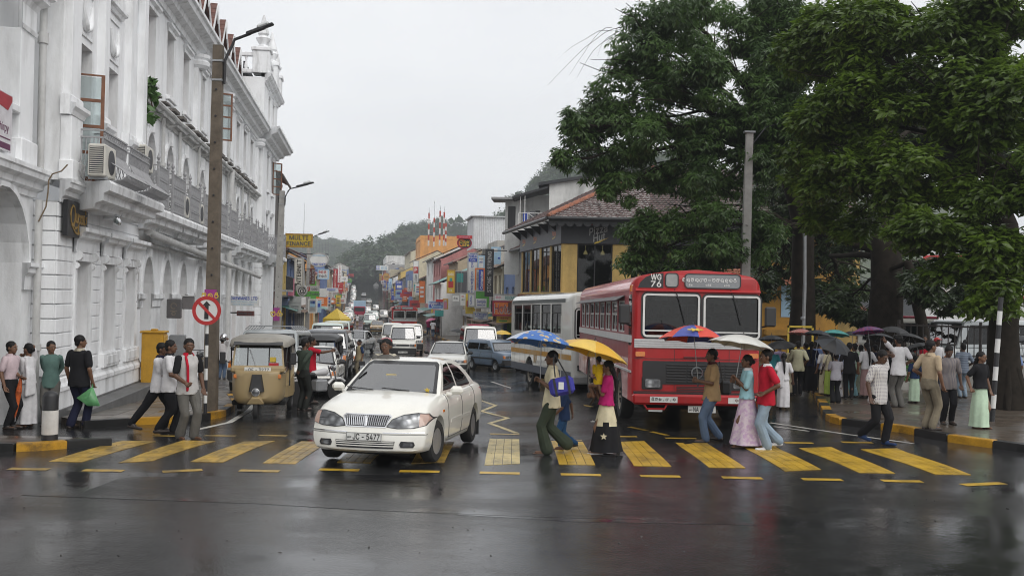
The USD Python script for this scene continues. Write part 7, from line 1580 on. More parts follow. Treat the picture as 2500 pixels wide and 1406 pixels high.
 for s in scr:
  s = affinity.scale(s, front['sw'], front['sh'], origin='center')
  p = T(_fresh(t.path + '/windscreen')); UsdGeom.Xform.Define(stage, p.path)
  part(p, 'glass', MB().extr(s.buffer(.01), .012, (0, h - .035, 0), (1, 0, 0), (0, 0, 1)), WIPE)
  part(p, 'rubber_frame', MB().extr(s.buffer(.045).difference(s), .02, (0, h + .014, 0), (1, 0, 0), (0, 0, 1)), TRIMK); part(p, 'white_frame', MB().extr(s.buffer(.012).difference(s.buffer(-.026)), .024, (0, h + .02, 0), (1, 0, 0), (0, 0, 1)), C['w'])
  zz = s.bounds[1] + .10; part(p, 'sill_bar', MB().box(s.bounds[0], s.bounds[2], h + .0, h + .018, zz, zz + .025), C['w'])
 front['extra'](t, F, h, w)
 return t
def rbox(x0, z0, x1, z1, r=.04): return sbox(x0, z0, x1, z1).buffer(-r).buffer(r, quad_segs=4)
def red_front(route, plate):
 def extra(t, F, h, w):
  V = lambda v: -v
  R_, U_ = (-1, 0, 0), (0, 0, 1)
  part(t, 'brow', MB().mesh(Manifold.hull_points(np.array([(x, h + y, z) for x in (-w + .03, w - .03) for y, z in ((.012, 2.66), (.05, 2.63), (.06, 2.62), (.0, 2.60), (.0, 2.67))]))), BR)
  pb = rbox(-.24, 2.70, .80, 2.945, .06); part(t, 'destination_box', F(pb, -.02, .014, h), mat('dest_glass', (.19, .20, .21), .25, coat=1.)); part(t, 'destination_rim', F(pb.buffer(.02).difference(pb), -.02, .02, h), TRIMK)
  mb = MB()
  if route:
   sin_text(mb, 'snhngm-mhnuvr', .075, (-.22, h + .016, 2.84), R_, U_, w=.13); sin_text(mb, 'mks', .035, (-.20, h + .016, 2.745), R_, U_, w=.14); sin_text(mb, 'vmr', .035, (-.55, h + .016, 2.745), R_, U_, w=.14); sin_text(mb, 'sd', .035, (.14, h + .016, 2.745), R_, U_, w=.14)
   part(t, 'destination_letters', mb, C['w'])
  qb = rbox(-.61, 2.71, -.39, 2.95, .05); part(t, 'number_window', F(qb, -.02, .014, h), mat('dest_pale', (.26, .27, .26), .3, coat=1.)); part(t, 'number_rim', F(qb.buffer(.02).difference(qb), -.02, .02, h), TRIMK)
  bp = Polygon([(-1.14, 2.68), (-.66, 2.68), (-.66, 2.965), (-.82, 2.955), (-1.0, 2.88), (-1.10, 2.78)]); part(t, 'black_panel', F(bp, -.02, .008, h), C['k'])
  if route: part(t, 'fleet_letters', MB().text('WG', .105, (.80, h + .0085, 2.885), R_, U_, bold=True, width=.2).text('76', .105, (.80, h + .0085, 2.755), R_, U_, bold=True, width=.2), C['w'])
  else: part(t, 'fleet_letters', MB().text('60', .16, (.85, h + .0085, 2.82), R_, U_, bold=True, width=.3), C['w'])
  part(t, 'silver_band', MB().box(-w + .02, w - .02, h, h + .025, 1.54, 1.71, .01), ALU)
  for z in (1.58, 1.62, 1.66): part(t, 'band_groove', MB().box(-w + .02, w - .02, h + .025, h + .027, z, z + .006), TRIMK)
  gp = rbox(-1.03, .86, 1.03, 1.30, .03).union(rbox(-1.04, .76, -.66, 1.0, .03)).union(rbox(.66, .76, 1.04, 1.0, .03)); part(t, 'grille', F(gp, -.02, .012), C['k'])
  for k in range(7):
   for x0, x1 in ((-.58, -.20), (-.18, .52), (.54, .98)): part(t, 'grille_slat', MB().box(V(x0), V(x1), h + .012, h + .03, .90 + .053 * k, .925 + .053 * k, .006), TRIMK)
  for v in (-.84, .84):
   hl = T(_fresh(t.path + '/headlight')); UsdGeom.Xform.Define(stage, hl.path)
   part(hl, 'rim', F(rbox(v - .19, .765, v + .19, .99, .03), .012, .03), TRIMK); part(hl, 'lens', F(rbox(v - .145, .80, v + .145, .955, .03), .03, .05), LAMP)
  for v in (-1.08, 1.08): part(t, 'turn_signal', F(rbox(v - .09, 1.38, v + .09, 1.47, .02), 0, .03), AMBER)
  for x0, x1, z in ((-1.2, 1.2, 1.335), (-1.2, 1.2, .72)): part(t, 'panel_seam', MB().box(x0, x1, h + .001, h + .004, z, z + .01), TRIMK)
  for v in (-.42, .62): part(t, 'panel_seam', MB().box(V(v), V(v) + .008, h + .001, h + .004, .74, 1.52), TRIMK)
  for k in range(4): part(t, 'lower_vent', MB().box(V(-.38), V(.58), h + .001, h + .012, .745 + .03 * k - .02, .76 + .03 * k - .02), TRIMK)
  part(t, 'latch_bar', MB().box(V(-.25), V(.42), h + .0, h + .03, 1.37, 1.385), TRIMK); part(t, 'badge', MB().extr(Point(0, 0).buffer(.115).difference(Point(0, 0).buffer(.09)).union(sbox(-.11, -.012, .11, .012).intersection(Point(0, 0).buffer(.11))), .012, (V(.0), h + .032, 1.09), R_, U_), CHROME)
  part(t, 'bumper', MB().box(-w + .0, w - .0, h - .1, h + .12, .48, .68, .04), BR); part(t, 'bumper_gap', MB().box(-w + .03, w - .03, h - .1, h + .06, .685, .71), TRIMK)
  for v0, v1, wd, c_ in ((-.90, -.38, 'shl.g.v'.replace('l', 'd'), 'k'), (.58, 1.10, 'vkrn', 'br')):
   part(t, 'bumper_plate', MB().box(V(v0), V(v1), h + .12, h + .128, .525, .635), C['w']); mb = MB(); sin_text(mb, wd, .062, (V((v0 + v1) / 2), h + .1285, .585), R_, U_, w=.12); part(t, 'plate_letters', mb, C[c_])
  if plate:
   pl = T(_fresh(t.path + '/number_plate')); UsdGeom.Xform.Define(stage, pl.path)
   part(pl, 'plate', MB().box(V(-.16), V(.37), h + .02, h + .035, .335, .465, .004), PLW); part(pl, 'letters', MB().text(plate, .085, (V(.13), h + .0355, .40), R_, U_, bold=True, width=.38, depth=.002).text('WP', .03, (V(-.11), h + .0355, .385), R_, U_, bold=True, width=.07, depth=.002), PLT)
  part(t, 'tow_hook', MB().tube([(V(-1.0), h + .05, .48), (V(-.95), h + .1, .40), (V(-.62), h + .1, .40), (V(-.57), h + .05, .48)], .02, 6), BR); part(t, 'tow_bar', MB().box(V(-.92), V(-.66), h + .08, h + .11, .35, .385), ALU)
  for sx, v in ((1, -1.0), (-1, 1.0)):
   m_ = T(_fresh(t.path + '/mirror')); UsdGeom.Xform.Define(stage, m_.path)
   part(m_, 'arm', MB().tube([(sx * w, h - .3, 1.95), (sx * (w + .15), h - .05, 2.0), (sx * (w + .22), h - .0, 2.1)], .018, 6), TRIMK); part(m_, 'case', MB().box(sx * (w + .06), sx * (w + .28), h - .02, h + .05, 1.98, 2.36, .04), TRIMK)
   part(t, 'marker_lamp', MB().lathe([(.0, 0), (.06, .01), (.06, .12), (0, .14)], (sx * (w - .02), h - .25, 2.60), 8), AMBER)
   part(t, 'quarter_window', MB().extr(rbox(h - .55, 1.58, h - .2, 2.55, .05), .006, (sx * (w + .003), 0, 0), (0, 1, 0), (0, 0, 1)), WIPE)
  if route:
   part(t, 'route_board', F(sbox(.33, 2.24, .72, 2.46), -.06, -.05), mat('board_cream', (.55, .53, .42), .6)); mb = MB(); sin_text(mb, 'mhnuvr', .085, (V(.525), h - .049, 2.35), R_, U_, w=.13); part(t, 'route_letters', mb, C['k'])
   part(t, 'notice', F(sbox(-.80, 2.44, -.55, 2.53), -.06, -.05), C['w']); part(t, 'notice', F(sbox(.95, 2.38, 1.03, 2.52), -.06, -.05), C['w']); part(t, 'notice', F(sbox(1.04, 2.42, 1.11, 2.5), -.06, -.05), C['lb'])
  for v in (-.45, .62): part(t, 'wiper', MB().tube([(V(v), h + .03, 2.66), (V(v + .1), h + .035, 2.45), (V(v + .22), h + .03, 2.0)], .01, 5), TRIMK)
  part(t, 'dashboard', MB().box(-w + .1, w - .1, h - .5, h - .1, 1.2, 1.72, .05), BUSIN)
  part(t, 'driver_wheel', MB().tube([(V(.6) + .22 * math.cos(a), h - .55 + .06 * math.sin(a), 1.85 + .2 * math.sin(a)) for a in np.linspace(0, 2 * PI, 17)], .015, 5), TRIMK)
 return dict(screens=[(.50, 2.16), (-.655, 2.145)], sw=1.0, sh=1.0, m=BR, extra=extra)
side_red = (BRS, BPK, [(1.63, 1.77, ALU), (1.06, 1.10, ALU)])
bfc = np.array([3.53, 19.25, 0.]); ax = np.array([-.0278, 1, 0]); ax /= np.linalg.norm(ax); LB_ = 10.6
bc = bfc + ax * LB_ / 2
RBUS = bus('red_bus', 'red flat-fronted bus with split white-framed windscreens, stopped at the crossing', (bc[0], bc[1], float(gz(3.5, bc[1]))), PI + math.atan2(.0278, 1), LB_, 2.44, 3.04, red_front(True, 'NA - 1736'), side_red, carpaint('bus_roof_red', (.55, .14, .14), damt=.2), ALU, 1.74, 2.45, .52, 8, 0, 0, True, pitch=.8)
part(RBUS, 'lower_scoop', MB().box(1.225, 1.232, -1.0, -.7, 1.28, 1.5), C['lb'])
copy_of(RBUS, 'red_bus', 'red bus far up the street behind the white minivan', 'bus', (on_road(955, 98)[0] + .6, 98 + 5.3, float(gz(-11, 101))), PI + .14)
def white_front():
 def extra(t, F, h, w):
  part(t, 'bumper', MB().box(-w, w, h - .1, h + .1, .45, .7, .04), C['gr'])
  for v in (-.85, .85): part(t, 'headlight', F(rbox(v - .16, .85, v + .16, 1.02, .03), 0, .03), LAMP)
  part(t, 'destination_box', F(rbox(-.7, 2.8, .7, 3.02, .04), -.02, .02), TRIMK)
 return dict(screens=[(.53, 2.25), (-.53, 2.25)], sw=1.0, sh=1.1, m=BW, extra=extra)
aw_ = np.array([-.25, 1, 0]); aw_ /= np.linalg.norm(aw_); corner = np.array([1.86, 30.4, 0]); LW = 7.6
ctr = corner + aw_ * LW / 2 + np.array([aw_[1], -aw_[0], 0]) * 1.15
OCHB = mat('bus_ochre_stripe', (.50, .25, .03), .5, dirt=(.4, .38, .3), damt=.6)
WBUS = bus('white_bus', 'white bus with maroon and peeling ochre stripes, standing beside the red bus', (ctr[0], ctr[1], float(gz(0, ctr[1]))), PI + math.atan2(.25, 1), LW, 2.3, 3.30, white_front(), (BW, BW, [(1.48, 1.62, C['m']), (1.15, 1.31, OCHB), (.55, .80, mat('bus_grey_skirt', (.10, .11, .13), .6))]), BW, TRIMK, 1.88, 2.86, .55, 5, 0, 0, False, pitch=1.0)
part(WBUS, 'window_band', MB().box(1.1505, 1.156, -3.7, 3.0, 2.90, 3.02), mat('grey_band', (.09, .10, .10), .4)); part(WBUS, 'paint_runs', MB().box(1.1545, 1.1555, -.6, -.45, .90, 1.15).box(1.1545, 1.1555, -.4, -.36, .88, 1.15).box(1.1545, 1.1555, -.3, -.22, .98, 1.15), OCHB, kind='stuff')
for y in (2.6,): part(WBUS, 'door_frame', MB().box(1.1505, 1.16, y - .04, y + .04, .6, 2.5), BW)
# ---------------------------------------------------------------- three-wheelers
def tuk(name, label, loc, rz, paint, canopy, plate=None, hood=None, group=None):
 t = thing(name, label, 'three-wheeler', loc, rz, group)
 st = [(1.30, .30, .45, .98, .0), (1.26, .42, .38, 1.0, .0), (1.15, .50, .33, 1.02, .0), (.95, .54, .30, 1.03, .0), (.72, .555, .30, 1.03, .0)]
 ring = [(0, -.02), (.5, -.01), (.78, .03), (.92, .14), (.985, .32), (1, .6), (1, .85), (1, 1.0), (.5, 1.006), (0, 1.01)]
 nose = loft(st, ring, 0, nose=.10, tail=0); part(t, 'front_shell', nose, paint, smooth=45)
 part(t, 'cowl', MB().box(-.555, .555, .70, 1.16, .98, 1.10, .03), paint)
 part(t, 'floor_pan', MB().box(-.56, .56, -1.1, .75, .26, .36, .02), UNDER)
 part(t, 'rear_body', MB().mesh(Manifold.hull_points(np.array([(s * x, y, z) for s in (-1, 1) for x, y, z in ((.55, .0, .36), (.64, -.5, .36), (.64, -1.05, .40), (.60, -1.25, .5), (.64, -.5, .85), (.62, -1.05, .95), (.58, -1.22, .9), (.55, .0, .62))]))), paint)
 part(t, 'seat', MB().box(-.5, .5, -.85, -.25, .86, .98, .04).box(-.5, .5, -1.0, -.85, .9, 1.4, .04), mat('tuk_seat', (.06, .04, .04), .7)); part(t, 'driver_seat', MB().box(-.25, .25, .1, .4, .6, .75, .04), mat('tuk_seat', (.06, .04, .04), .7))
 ws = Polygon([(-.54, 1.08), (.54, 1.08), (.50, 1.50), (.44, 1.58), (-.44, 1.58), (-.50, 1.50)]); O, U = (0, 1.10, 0), np.array([0, -.22, 1.]); U = np.array([0, -.20, 1.0])
 z0 = 1.08; Z = lambda p: affinity.translate(p, 0, -z0)
 inn = ws.buffer(-.035); part(t, 'windscreen_frame', MB().extr(Z(ws.difference(inn)), .035, (0, 1.06, z0), (-1, 0, 0), U), paint); part(t, 'windscreen', MB().extr(Z(inn), .008, (0, 1.065, z0), (-1, 0, 0), U), GLASSC)
 for x in (-.22, .22): part(t, 'screen_bar', MB().extr(Z(sbox(x - .012, 1.1, x + .012, 1.55)), .02, (0, 1.07, z0), (-1, 0, 0), U), TRIMK)
 cp = []
 for y, hw, zt, zs in ((1.10, .52, 1.60, 1.52), (.98, .60, 1.70, 1.52), (.6, .64, 1.74, 1.54), (-.3, .66, 1.74, 1.54), (-1.0, .64, 1.70, 1.50), (-1.3, .58, 1.52, 1.3)):
  cp.append([(hw * math.cos(a) ** .6 if math.cos(a) > 0 else -hw * (-math.cos(a)) ** .6, y, zs + (zt - zs) * math.sin(a) ** .7) for a in np.linspace(.02, PI - .02, 13)])
 g = np.array(cp); V = g.reshape(-1, 3); F = []
 for i in range(5):
  for j in range(12): a = i * 13 + j; F.append((a, a + 1, a + 14, a + 13))
 mbc = MB().add(V, F); mbc.add(V - [0, 0, .025], [f[::-1] for f in F])
 for j in range(12): mbc.add([V[j], V[j + 1], V[j + 1] - [0, 0, .025], V[j] - [0, 0, .025]], [(0, 3, 2, 1)])
 part(t, 'canopy', mbc, canopy, smooth=50); part(t, 'canopy_back', MB().box(-.6, .6, -1.32, -1.28, .9, 1.5, .01), canopy)
 for x in (-.58, .58): part(t, 'canopy_side', MB().box(x - .012, x + .012, -1.28, -.75, .85, 1.56), canopy); part(t, 'canopy_pole', MB().tube([(x * .95, 1.0, 1.1), (x, .85, 1.55)], .016, 6).tube([(x, -.1, .6), (x, -.15, 1.55)], .016, 6), TRIMK)
 part(t, 'visor', MB().mesh(Manifold.hull_points(np.array([(x, y, z) for x in (-.5, .5) for y, z in ((1.02, 1.60), (1.06, 1.62), (1.18, 1.56), (1.17, 1.545))]))), hood or canopy)
 part(t, 'fork_cover', MB().mesh(Manifold.hull_points(np.array([(x, y, z) for x, y, z in ((-.10, 1.30, .95), (.10, 1.30, .95), (-.16, 1.30, .60), (.16, 1.30, .60), (-.08, 1.37, .93), (.08, 1.37, .93), (-.13, 1.40, .6), (.13, 1.40, .6))]))), TRIMK)
 hl = T(_fresh(t.path + '/headlight')); UsdGeom.Xform.Define(stage, hl.path)
 M = rot((1, 0, 0), -PI / 2); part(hl, 'bowl', MB().lathe([(.03, -.10), (.075, -.05), (.088, .0), (.084, .02), (0, .02)], (0, 1.46, .60), 16, M=M), CHROME, smooth=40); part(hl, 'lens', MB().lathe([(.075, .02), (.07, .035), (0, .045)], (0, 1.46, .60), 16, M=M), LAMP, smooth=40)
 part(t, 'mudguard', MB().mesh(Manifold.hull_points(np.array([(s * x, y, z) for s in (-1, 1) for x, y, z in ((.06, 1.28, .52), (.15, 1.30, .38), (.17, 1.50, .36), (.08, 1.53, .47), (.06, 1.4, .53))]))), paint)
 wheel(t, 1e-6, 1.32, .21, .10, GREYM, 0); 
 for sx in (-1, 1): wheel(t, sx * .55, -.75, .21, .11, GREYM, 0); part(t, 'mirror', MB().tube([(sx * .5, 1.05, 1.15), (sx * .68, 1.12, 1.22)], .012, 5).box(sx * .72 - .06, sx * .72 + .06, 1.10, 1.13, 1.15, 1.40, .02), TRIMK); part(t, 'turn_signal', MB().box(sx * .40 - .085, sx * .40 + .085, 1.12, 1.21, .86, .945, .01), AMBER)
 part(t, 'wiper', MB().tube([(.05, 1.10, 1.12), (.18, 1.07, 1.46)], .01, 5), GREYM); part(t, 'handlebar', MB().tube([(-.32, .82, 1.08), (0, .9, 1.12), (.32, .82, 1.08)], .018, 6), TRIMK)
 part(t, 'seam', MB().box(-.56, .56, 1.05, 1.165, .972, .980), TRIMK)
 if plate: part(t, 'number_plate', MB().box(-.27, .27, 1.16, 1.175, .985, 1.09, .004), PLW); part(t, 'plate_letters', MB().text(plate, .07, (-.02, 1.1755, 1.037), (-1, 0, 0), (0, 0, 1), bold=True, width=.42, depth=.002).text('CP', .025, (.225, 1.1755, 1.03), (-1, 0, 0), (0, 0, 1), width=.05, depth=.002), PLT)
 return t
BEI = carpaint('tuk_beige', (.36, .27, .14), .4, .4, damt=.15); VINB = mat('black_vinyl', (.025, .025, .026), .45); VING = mat('grey_vinyl', (.30, .28, .24), .5, dirt=(.1, .1, .1), damt=.5)
tkl = on_road(646, 22.4)
TK = tuk('three_wheeler', 'beige three-wheeler with black canopy, plate QE 3277, parked at the left kerb', tkl, FACE + .15, BEI, VING, 'QE - 3277', VINB)
part(TK, 'sticker', MB().box(-.36, -.24, 1.085, 1.09, 1.2, 1.3, .0), C['y']); part(TK, 'sticker', MB().box(-.42, -.22, 1.085, 1.09, 1.12, 1.18), C['r'])
tuk('three_wheeler', 'dark blue three-wheeler in the left queue before the dark jeep', on_road(789, 34.0), FACE + .10, carpaint('tuk_blue', (.03, .06, .16)), VINB)
tr = tuk('three_wheeler', 'red three-wheeler parked on the right pavement by the jeweller shop', on_road(1084, 108), FACE + .7, carpaint('tuk_red', (.35, .02, .03)), VINB)
copy_of(TK, 'three_wheeler', 'beige three-wheeler far up the street, heading for the camera', 'three-wheeler', on_road(901, 250), FACE + .15)
tkx = on_road(879, 185); lr = thing('lorry', 'blue-grey lorry high above the far queue', 'lorry', tkx, FACE + .15)
part(lr, 'cab', MB().box(-1.0, 1.0, 1.2, 2.6, .5, 2.3, .12), C['m']); part(lr, 'cargo_box', MB().box(-1.1, 1.1, -3, 1.1, .9, 3.3, .04), C['lb']); part(lr, 'windscreen', MB().box(-.85, .85, 2.6, 2.62, 1.45, 2.1), BLACKM); part(lr, 'bumper', MB().box(-1.0, 1.0, 2.6, 2.75, .45, .8, .03), C['gr'])
for y in (1.9, -2): 
 for s in (-.85, .85): wheel(lr, s, y, .45, .25, GREYM, 0)
cy = thing('yellow_canopy', 'small yellow peaked cloth canopy above the left queue', 'canopy', on_road(824, 72)); q_ = MB(); 
for k in range(4): a, b = k * PI / 2 + .4, (k + 1) * PI / 2 + .4; q_.add([(math.cos(a) * 1.0, math.sin(a) * 1.0, 2.0), (math.cos(b) * 1.0, math.sin(b) * 1.0, 2.0), (0, 0, 2.75)], [(0, 1, 2)]); q_.add([(math.cos(a) * 1.0, math.sin(a) * 1.0, 2.0), (math.cos(b) * 1.0, math.sin(b) * 1.0, 2.0), (math.cos(b) * 1.0, math.sin(b), 1.7), (math.cos(a) * 1.0, math.sin(a), 1.7)], [(0, 3, 2, 1)])
part(cy, 'cloth', q_, C['y'])
for k in range(4): a = k * PI / 2 + .4; part(cy, 'pole', MB().tube([(math.cos(a), math.sin(a), 0), (math.cos(a), math.sin(a), 2.0)], .03, 5), GREYM)
# ---------------------------------------------------------------- people
ICO = [np.array(trimesh.creation.icosphere(k).vertices) for k in (0, 1, 2)]
SKIN = [mat('skin_a', (.115, .055, .030), .5, var=.06, scale=20), mat('skin_b', (.16, .08, .045), .5, var=.06, scale=20), mat('skin_c', (.085, .042, .025), .5, var=.06, scale=20)]
HAIR = mat('black_hair', (.007, .006, .006), .6, bump=.6, bscale=60, spec=.25); EYEW, EYEB, LIP = mat('eye_white', (.55, .52, .48), .3), mat('eye_dark', (.02, .014, .01), .2), mat('lips', (.14, .05, .04), .45)
def cloth(name, c, pat=None, c2=None, sc=60., rough=.8):
 c = tuple(c)
 if pat is None: return mat('cloth_' + name, c, .9, var=.12, scale=9, bump=.35, bscale=26, spec=.2)
 nodes = {'tc': ('texture_coordinate', {}), 'p': ('principled_bsdf', {'roughness': rough}), 'r': ('rgb_ramp', {'ramp': [(.42, c), (.58, c2)]})}; L = [('r.color', 'p.base_color')]
 if pat in ('v', 'h'): nodes['w'] = ('wave_texture', {'bands_direction': 'x' if pat == 'v' else 'z', 'scale': sc * .16, 'distortion': .6, 'detail': 1.}); L += [('tc.object', 'w.vector'), ('w.fac', 'r.fac')]
 elif pat == 'plaid':
  nodes.update({'w': ('wave_texture', {'bands_direction': 'x', 'scale': sc * .1, 'distortion': .4, 'detail': 1.}), 'z': ('wave_texture', {'bands_direction': 'z', 'scale': sc * .1, 'distortion': .4, 'detail': 1.}), 'a': ('math', {'math_type': 'multiply'}), 'q': ('math', {'math_type': 'sqrt'})})
  L += [('tc.object', 'w.vector'), ('tc.object', 'z.vector'), ('w.fac', 'a.value1'), ('z.fac', 'a.value2'), ('a.value', 'q.value1'), ('q.value', 'r.fac')]
 else: nodes['w'] = ('noise_texture', {'scale': sc * .3, 'detail': 3.}); L += [('tc.object', 'w.vector'), ('w.fac', 'r.fac')]
 return graph('cloth_' + name, nodes, L, 'p.BSDF')
def ball(c, r, k=1): return np.asarray(c) + ICO[k] * np.asarray(r)
def bone(a, ra, b, rb, k=1): return Manifold.hull_points(np.vstack([ball(a, ra, k), ball(b, rb, k)]))
def ell(z, rx, ry, cx=0., cy=0., n=16): t = np.arange(n) * 2 * PI / n; return np.c_[cx + rx * np.cos(t), cy + ry * np.sin(t), np.full(n, z)]
def stack(rings): return [Manifold.hull_points(np.vstack([rings[i], rings[i + 1]])) for i in range(len(rings) - 1)]
def union(l): return Manifold.batch_boolean(l, OpType.Add)
def ik(S, Tg, a, b, hint):
 S, Tg = np.array(S, float), np.array(Tg, float); v = Tg - S; d = min(np.linalg.norm(v), (a + b) * .999); v /= np.linalg.norm(v) + 1e-9
 x = (a * a - b * b + d * d) / (2 * d); h = math.sqrt(max(a * a - x * x, 0)); u = np.array(hint, float) - v * np.dot(hint, v); u /= np.linalg.norm(u) + 1e-9
 return S + v * x + u * h, S + v * d
def hand(E, W, side, curl, k=0):
 d = W - E; d /= np.linalg.norm(d); s = np.cross(d, [0, 1.0, .2]); s /= np.linalg.norm(s) + 1e-9; n = np.cross(s, d)
 if n[1] < 0: n = -n
 n = -n if False else n; P = lambda a, b, c: W + d * a + s * b + n * c; out = [Manifold.hull_points(np.vstack([ball(P(.005, -.012, 0), .010), ball(P(.005, .012, 0), .010), ball(P(.045, -.018, 0), .0085), ball(P(.045, .018, 0), .0085)]))]
 for q, (b, l) in enumerate(((-.018, .034), (-.006, .041), (.006, .038), (.018, .030))):
  a1, a2 = curl * 1.1 + .15, curl * 2.3 + .35; p0 = P(.046, b, 0); p1 = p0 + (d * math.cos(a1) + n * math.sin(a1)) * l * .55; p2 = p1 + (d * math.cos(a2) + n * math.sin(a2)) * l * .5
  out += [bone(p0, .0062, p1, .0056, k), bone(p1, .0056, p2, .0045, k)]
 t0 = P(.012, -side * .016, .004); t1 = P(.030, -side * .032, .010); t2 = P(.048, -side * .030, .018); return out + [bone(t0, .0085, t1, .007, k), bone(t1, .007, t2, .0055, k)]
def wrinkle(m, amp, sc, seed, H, edge=.045):
 m = m.refine_to_length(edge).to_mesh(); v = np.array(m.vert_properties[:, :3], float); tm = trimesh.Trimesh(v, np.array(m.tri_verts), process=False)
 trimesh.smoothing.filter_taubin(tm, iterations=4); v = np.array(tm.vertices); nz = fbm(v * [sc, sc, sc * .55] + seed * 7.3, 3, seed) - .5
 return (v + tm.vertex_normals * (nz * amp)[:, None]) * H, np.array(tm.faces)
pseed = [0]
def person(label, loc, H, rz, top, bottom, hair='short', arms=('down', 'down'), legs=((0, 0), (0, 0)), sk=0, lean=0., turn=0., female=False, sleeve='short', untuck=.0, shoes='shoe', group=None, near=True, collar=None, build=1., extra=None, seat=None, nod=0., trim=None):
 """A figure facing +y in its own frame, x to its own right. Lengths in body heights."""
 pseed[0] += 1; sd = pseed[0]; t = thing('person', label, 'person', loc, rz, group); k = 1; B = []; R = rot((1, 0, 0), -lean)
 hipz = .525; up = lambda p: np.array([0, 0, hipz]) + R @ (np.array(p, float) - [0, 0, hipz]); sw = .092 if female else .104; sw *= build
 kn, an = [], []
 for i, (fy, lift) in enumerate(legs):
  sx = 1 if i else -1; hip = np.array([sx * .052, 0, hipz - .02]); A = np.array([sx * .05, fy, .045 + lift])
  if seat: hip = np.array([sx * .055, 0, seat]); 
  K, A = ik(hip, A, .245, .245, (0, 1, .1)); kn.append((hip, K)); an.append(A)
  f = 1.0; tz = -.02 - lift * .75; toe = A + np.array([sx * .012, .095, tz if lift < .02 else -lift * .95])
  cv = bottom[0] != 'shorts'; B += [bone(hip, .036, K, .026), bone(K, .025, (K + A) / 2 + [0, -.010, .02], .026), bone((K + A) / 2 + [0, -.010, .02], .026, A, .020), bone(A, .022, A + [0, -.022, -.02], .019), bone(A + [0, -.02, -.022], .02, toe, .015)]
 B += stack([up(p) if False else (ell(z, rx, ry) - [0, 0, hipz]) @ R.T + [0, 0, hipz] for z, rx, ry in ((.49, .06, .045), (.56, .07, .05), (.64, .068 * build, .048), (.74, .082 * build, .055), (.81, sw, .045), (.84, .045, .035))])
 nk = up((0, .0, .83)); hd = up((0, .012 + nod * .05, .925 - nod * .02)); Rt = rot((0, 0, 1), turn) @ rot((1, 0, 0), -lean * .4 - nod); hp_ = lambda p: hd + Rt @ np.array(p, float)
 B += [bone(nk, .032, hp_((0, -.008, -.03)), .030)]
 hb = lambda c, r: (ball((0, 0, 0), r, 2) + np.array(c)) @ Rt.T + hd
 B += [Manifold.hull_points(np.vstack([hb((0, -.006, .018), (.046, .056, .052)), hb((0, .016, -.022), (.036, .038, .034)), hb((0, .034, -.050), (.017, .014, .012))]))]
 B += [Manifold.hull_points(np.vstack([hb((0, .050, .006), (.005, .006, .006)), hb((0, .060, -.016), (.009, .008, .006)), hb((0, .045, -.016), (.010, .008, .006))])), Manifold.hull_points(np.vstack([hb((-.022, .047, .017), (.012, .008, .005)), hb((.022, .047, .017), (.012, .008, .005))]))]
 for s in (-1, 1): B.append(Manifold.hull_points(hb((s * .047, -.006, -.004), (.007, .014, .018))))
 el, wr = [], []
 for i, a in enumerate(arms):
  s = 1 if i else -1; S = up((s * (sw + .005), 0, .808)); hint = (s * .5, -1, -.2); curl = .35
  if isinstance(a, str):
   a = {'down': (s * .155, .03, .50), 'swing': (s * .14, .15, .54), 'back': (s * .14, -.13, .53), 'hip': (s * .12, .06, .58), 'behind': (s * .02, -.11, .56), 'chest': (s * .03, .12, .72), 'front': (-s * .02, .14, .60), 'head': (s * .08, .05, .96), 'umb': (s * .06, .16, .74), 'far': (s * .16, .28, .80)}[a]; tg = up(a); curl = .85 if a[2] > .7 else .35
  else: tg = np.array(a, float) if len(a) == 3 else up(a[:3]); curl = .9
  E, W = ik(S, tg, .172, .150, hint); el.append((S, E)); wr.append(W)
  B += [bone(S, .026, E, .022), bone(E, .024, W, .0165)] + hand(E, W, s, curl, 0)
 body = union(B); bm = body.to_mesh(); part(t, 'body', (np.array(bm.vert_properties[:, :3]) * H, np.array(bm.tri_verts)), SKIN[sk], smooth=65)
 for s in (-1, 1):
  e = MB(); v = ICO[1] * [.0070, .004, .0034] + [s * .019, .0480, .004]; e.add((v @ Rt.T + hd) * H, trimesh.creation.icosphere(1).faces); part(t, 'eye', e, EYEW, smooth=True)
  e = MB(); v = ICO[1] * [.0040, .003, .0036] + [s * .019, .0510, .004]; e.add((v @ Rt.T + hd) * H, trimesh.creation.icosphere(1).faces); part(t, 'iris', e, EYEB, smooth=True)
  e = MB(); v = ICO[1] * [.011, .004, .0020] + [s * .020, .0510, .018]; e.add((v @ Rt.T + hd) * H, trimesh.creation.icosphere(1).faces); part(t, 'eyebrow', e, HAIR)
 e = MB(); v = ICO[1] * [.014, .005, .0045] + [0, .0475, -.036]; e.add((v @ Rt.T + hd) * H, trimesh.creation.icosphere(1).faces); part(t, 'mouth', e, LIP, smooth=True)
 hm = Manifold.hull_points(hb((0, -.012, .026), (.051, .058, .055))) - Manifold.hull_points(np.vstack([hb((x, .06, z), .02) for x in (-.030, .030) for z in (.024, -.10)] + [hb((x, .022, z), .012) for x in (-.038, .038) for z in (-.012, -.10)]))
 hs = [hm, Manifold.hull_points(hb((0, -.036, -.01), (.040, .026, .036)))]
 if hair in ('braid', 'long'):
  p = [hp_((0, -.055, -.02)), up((.01, -.085, .80)), up((.015, -.095, .70)), up((.01, -.085, .60))]; hs += [bone(p[i] , (.026, .017, .012)[i] + .004, p[i + 1], (.022, .015, .008)[i]) for i in range(3)]
 if hair == 'bun': hs.append(Manifold.hull_points(hb((0, -.070, .0), (.028, .024, .026))))
 if hair == 'cap': hs.append(Manifold.hull_points(hb((0, .055, .045), (.04, .04, .008))))
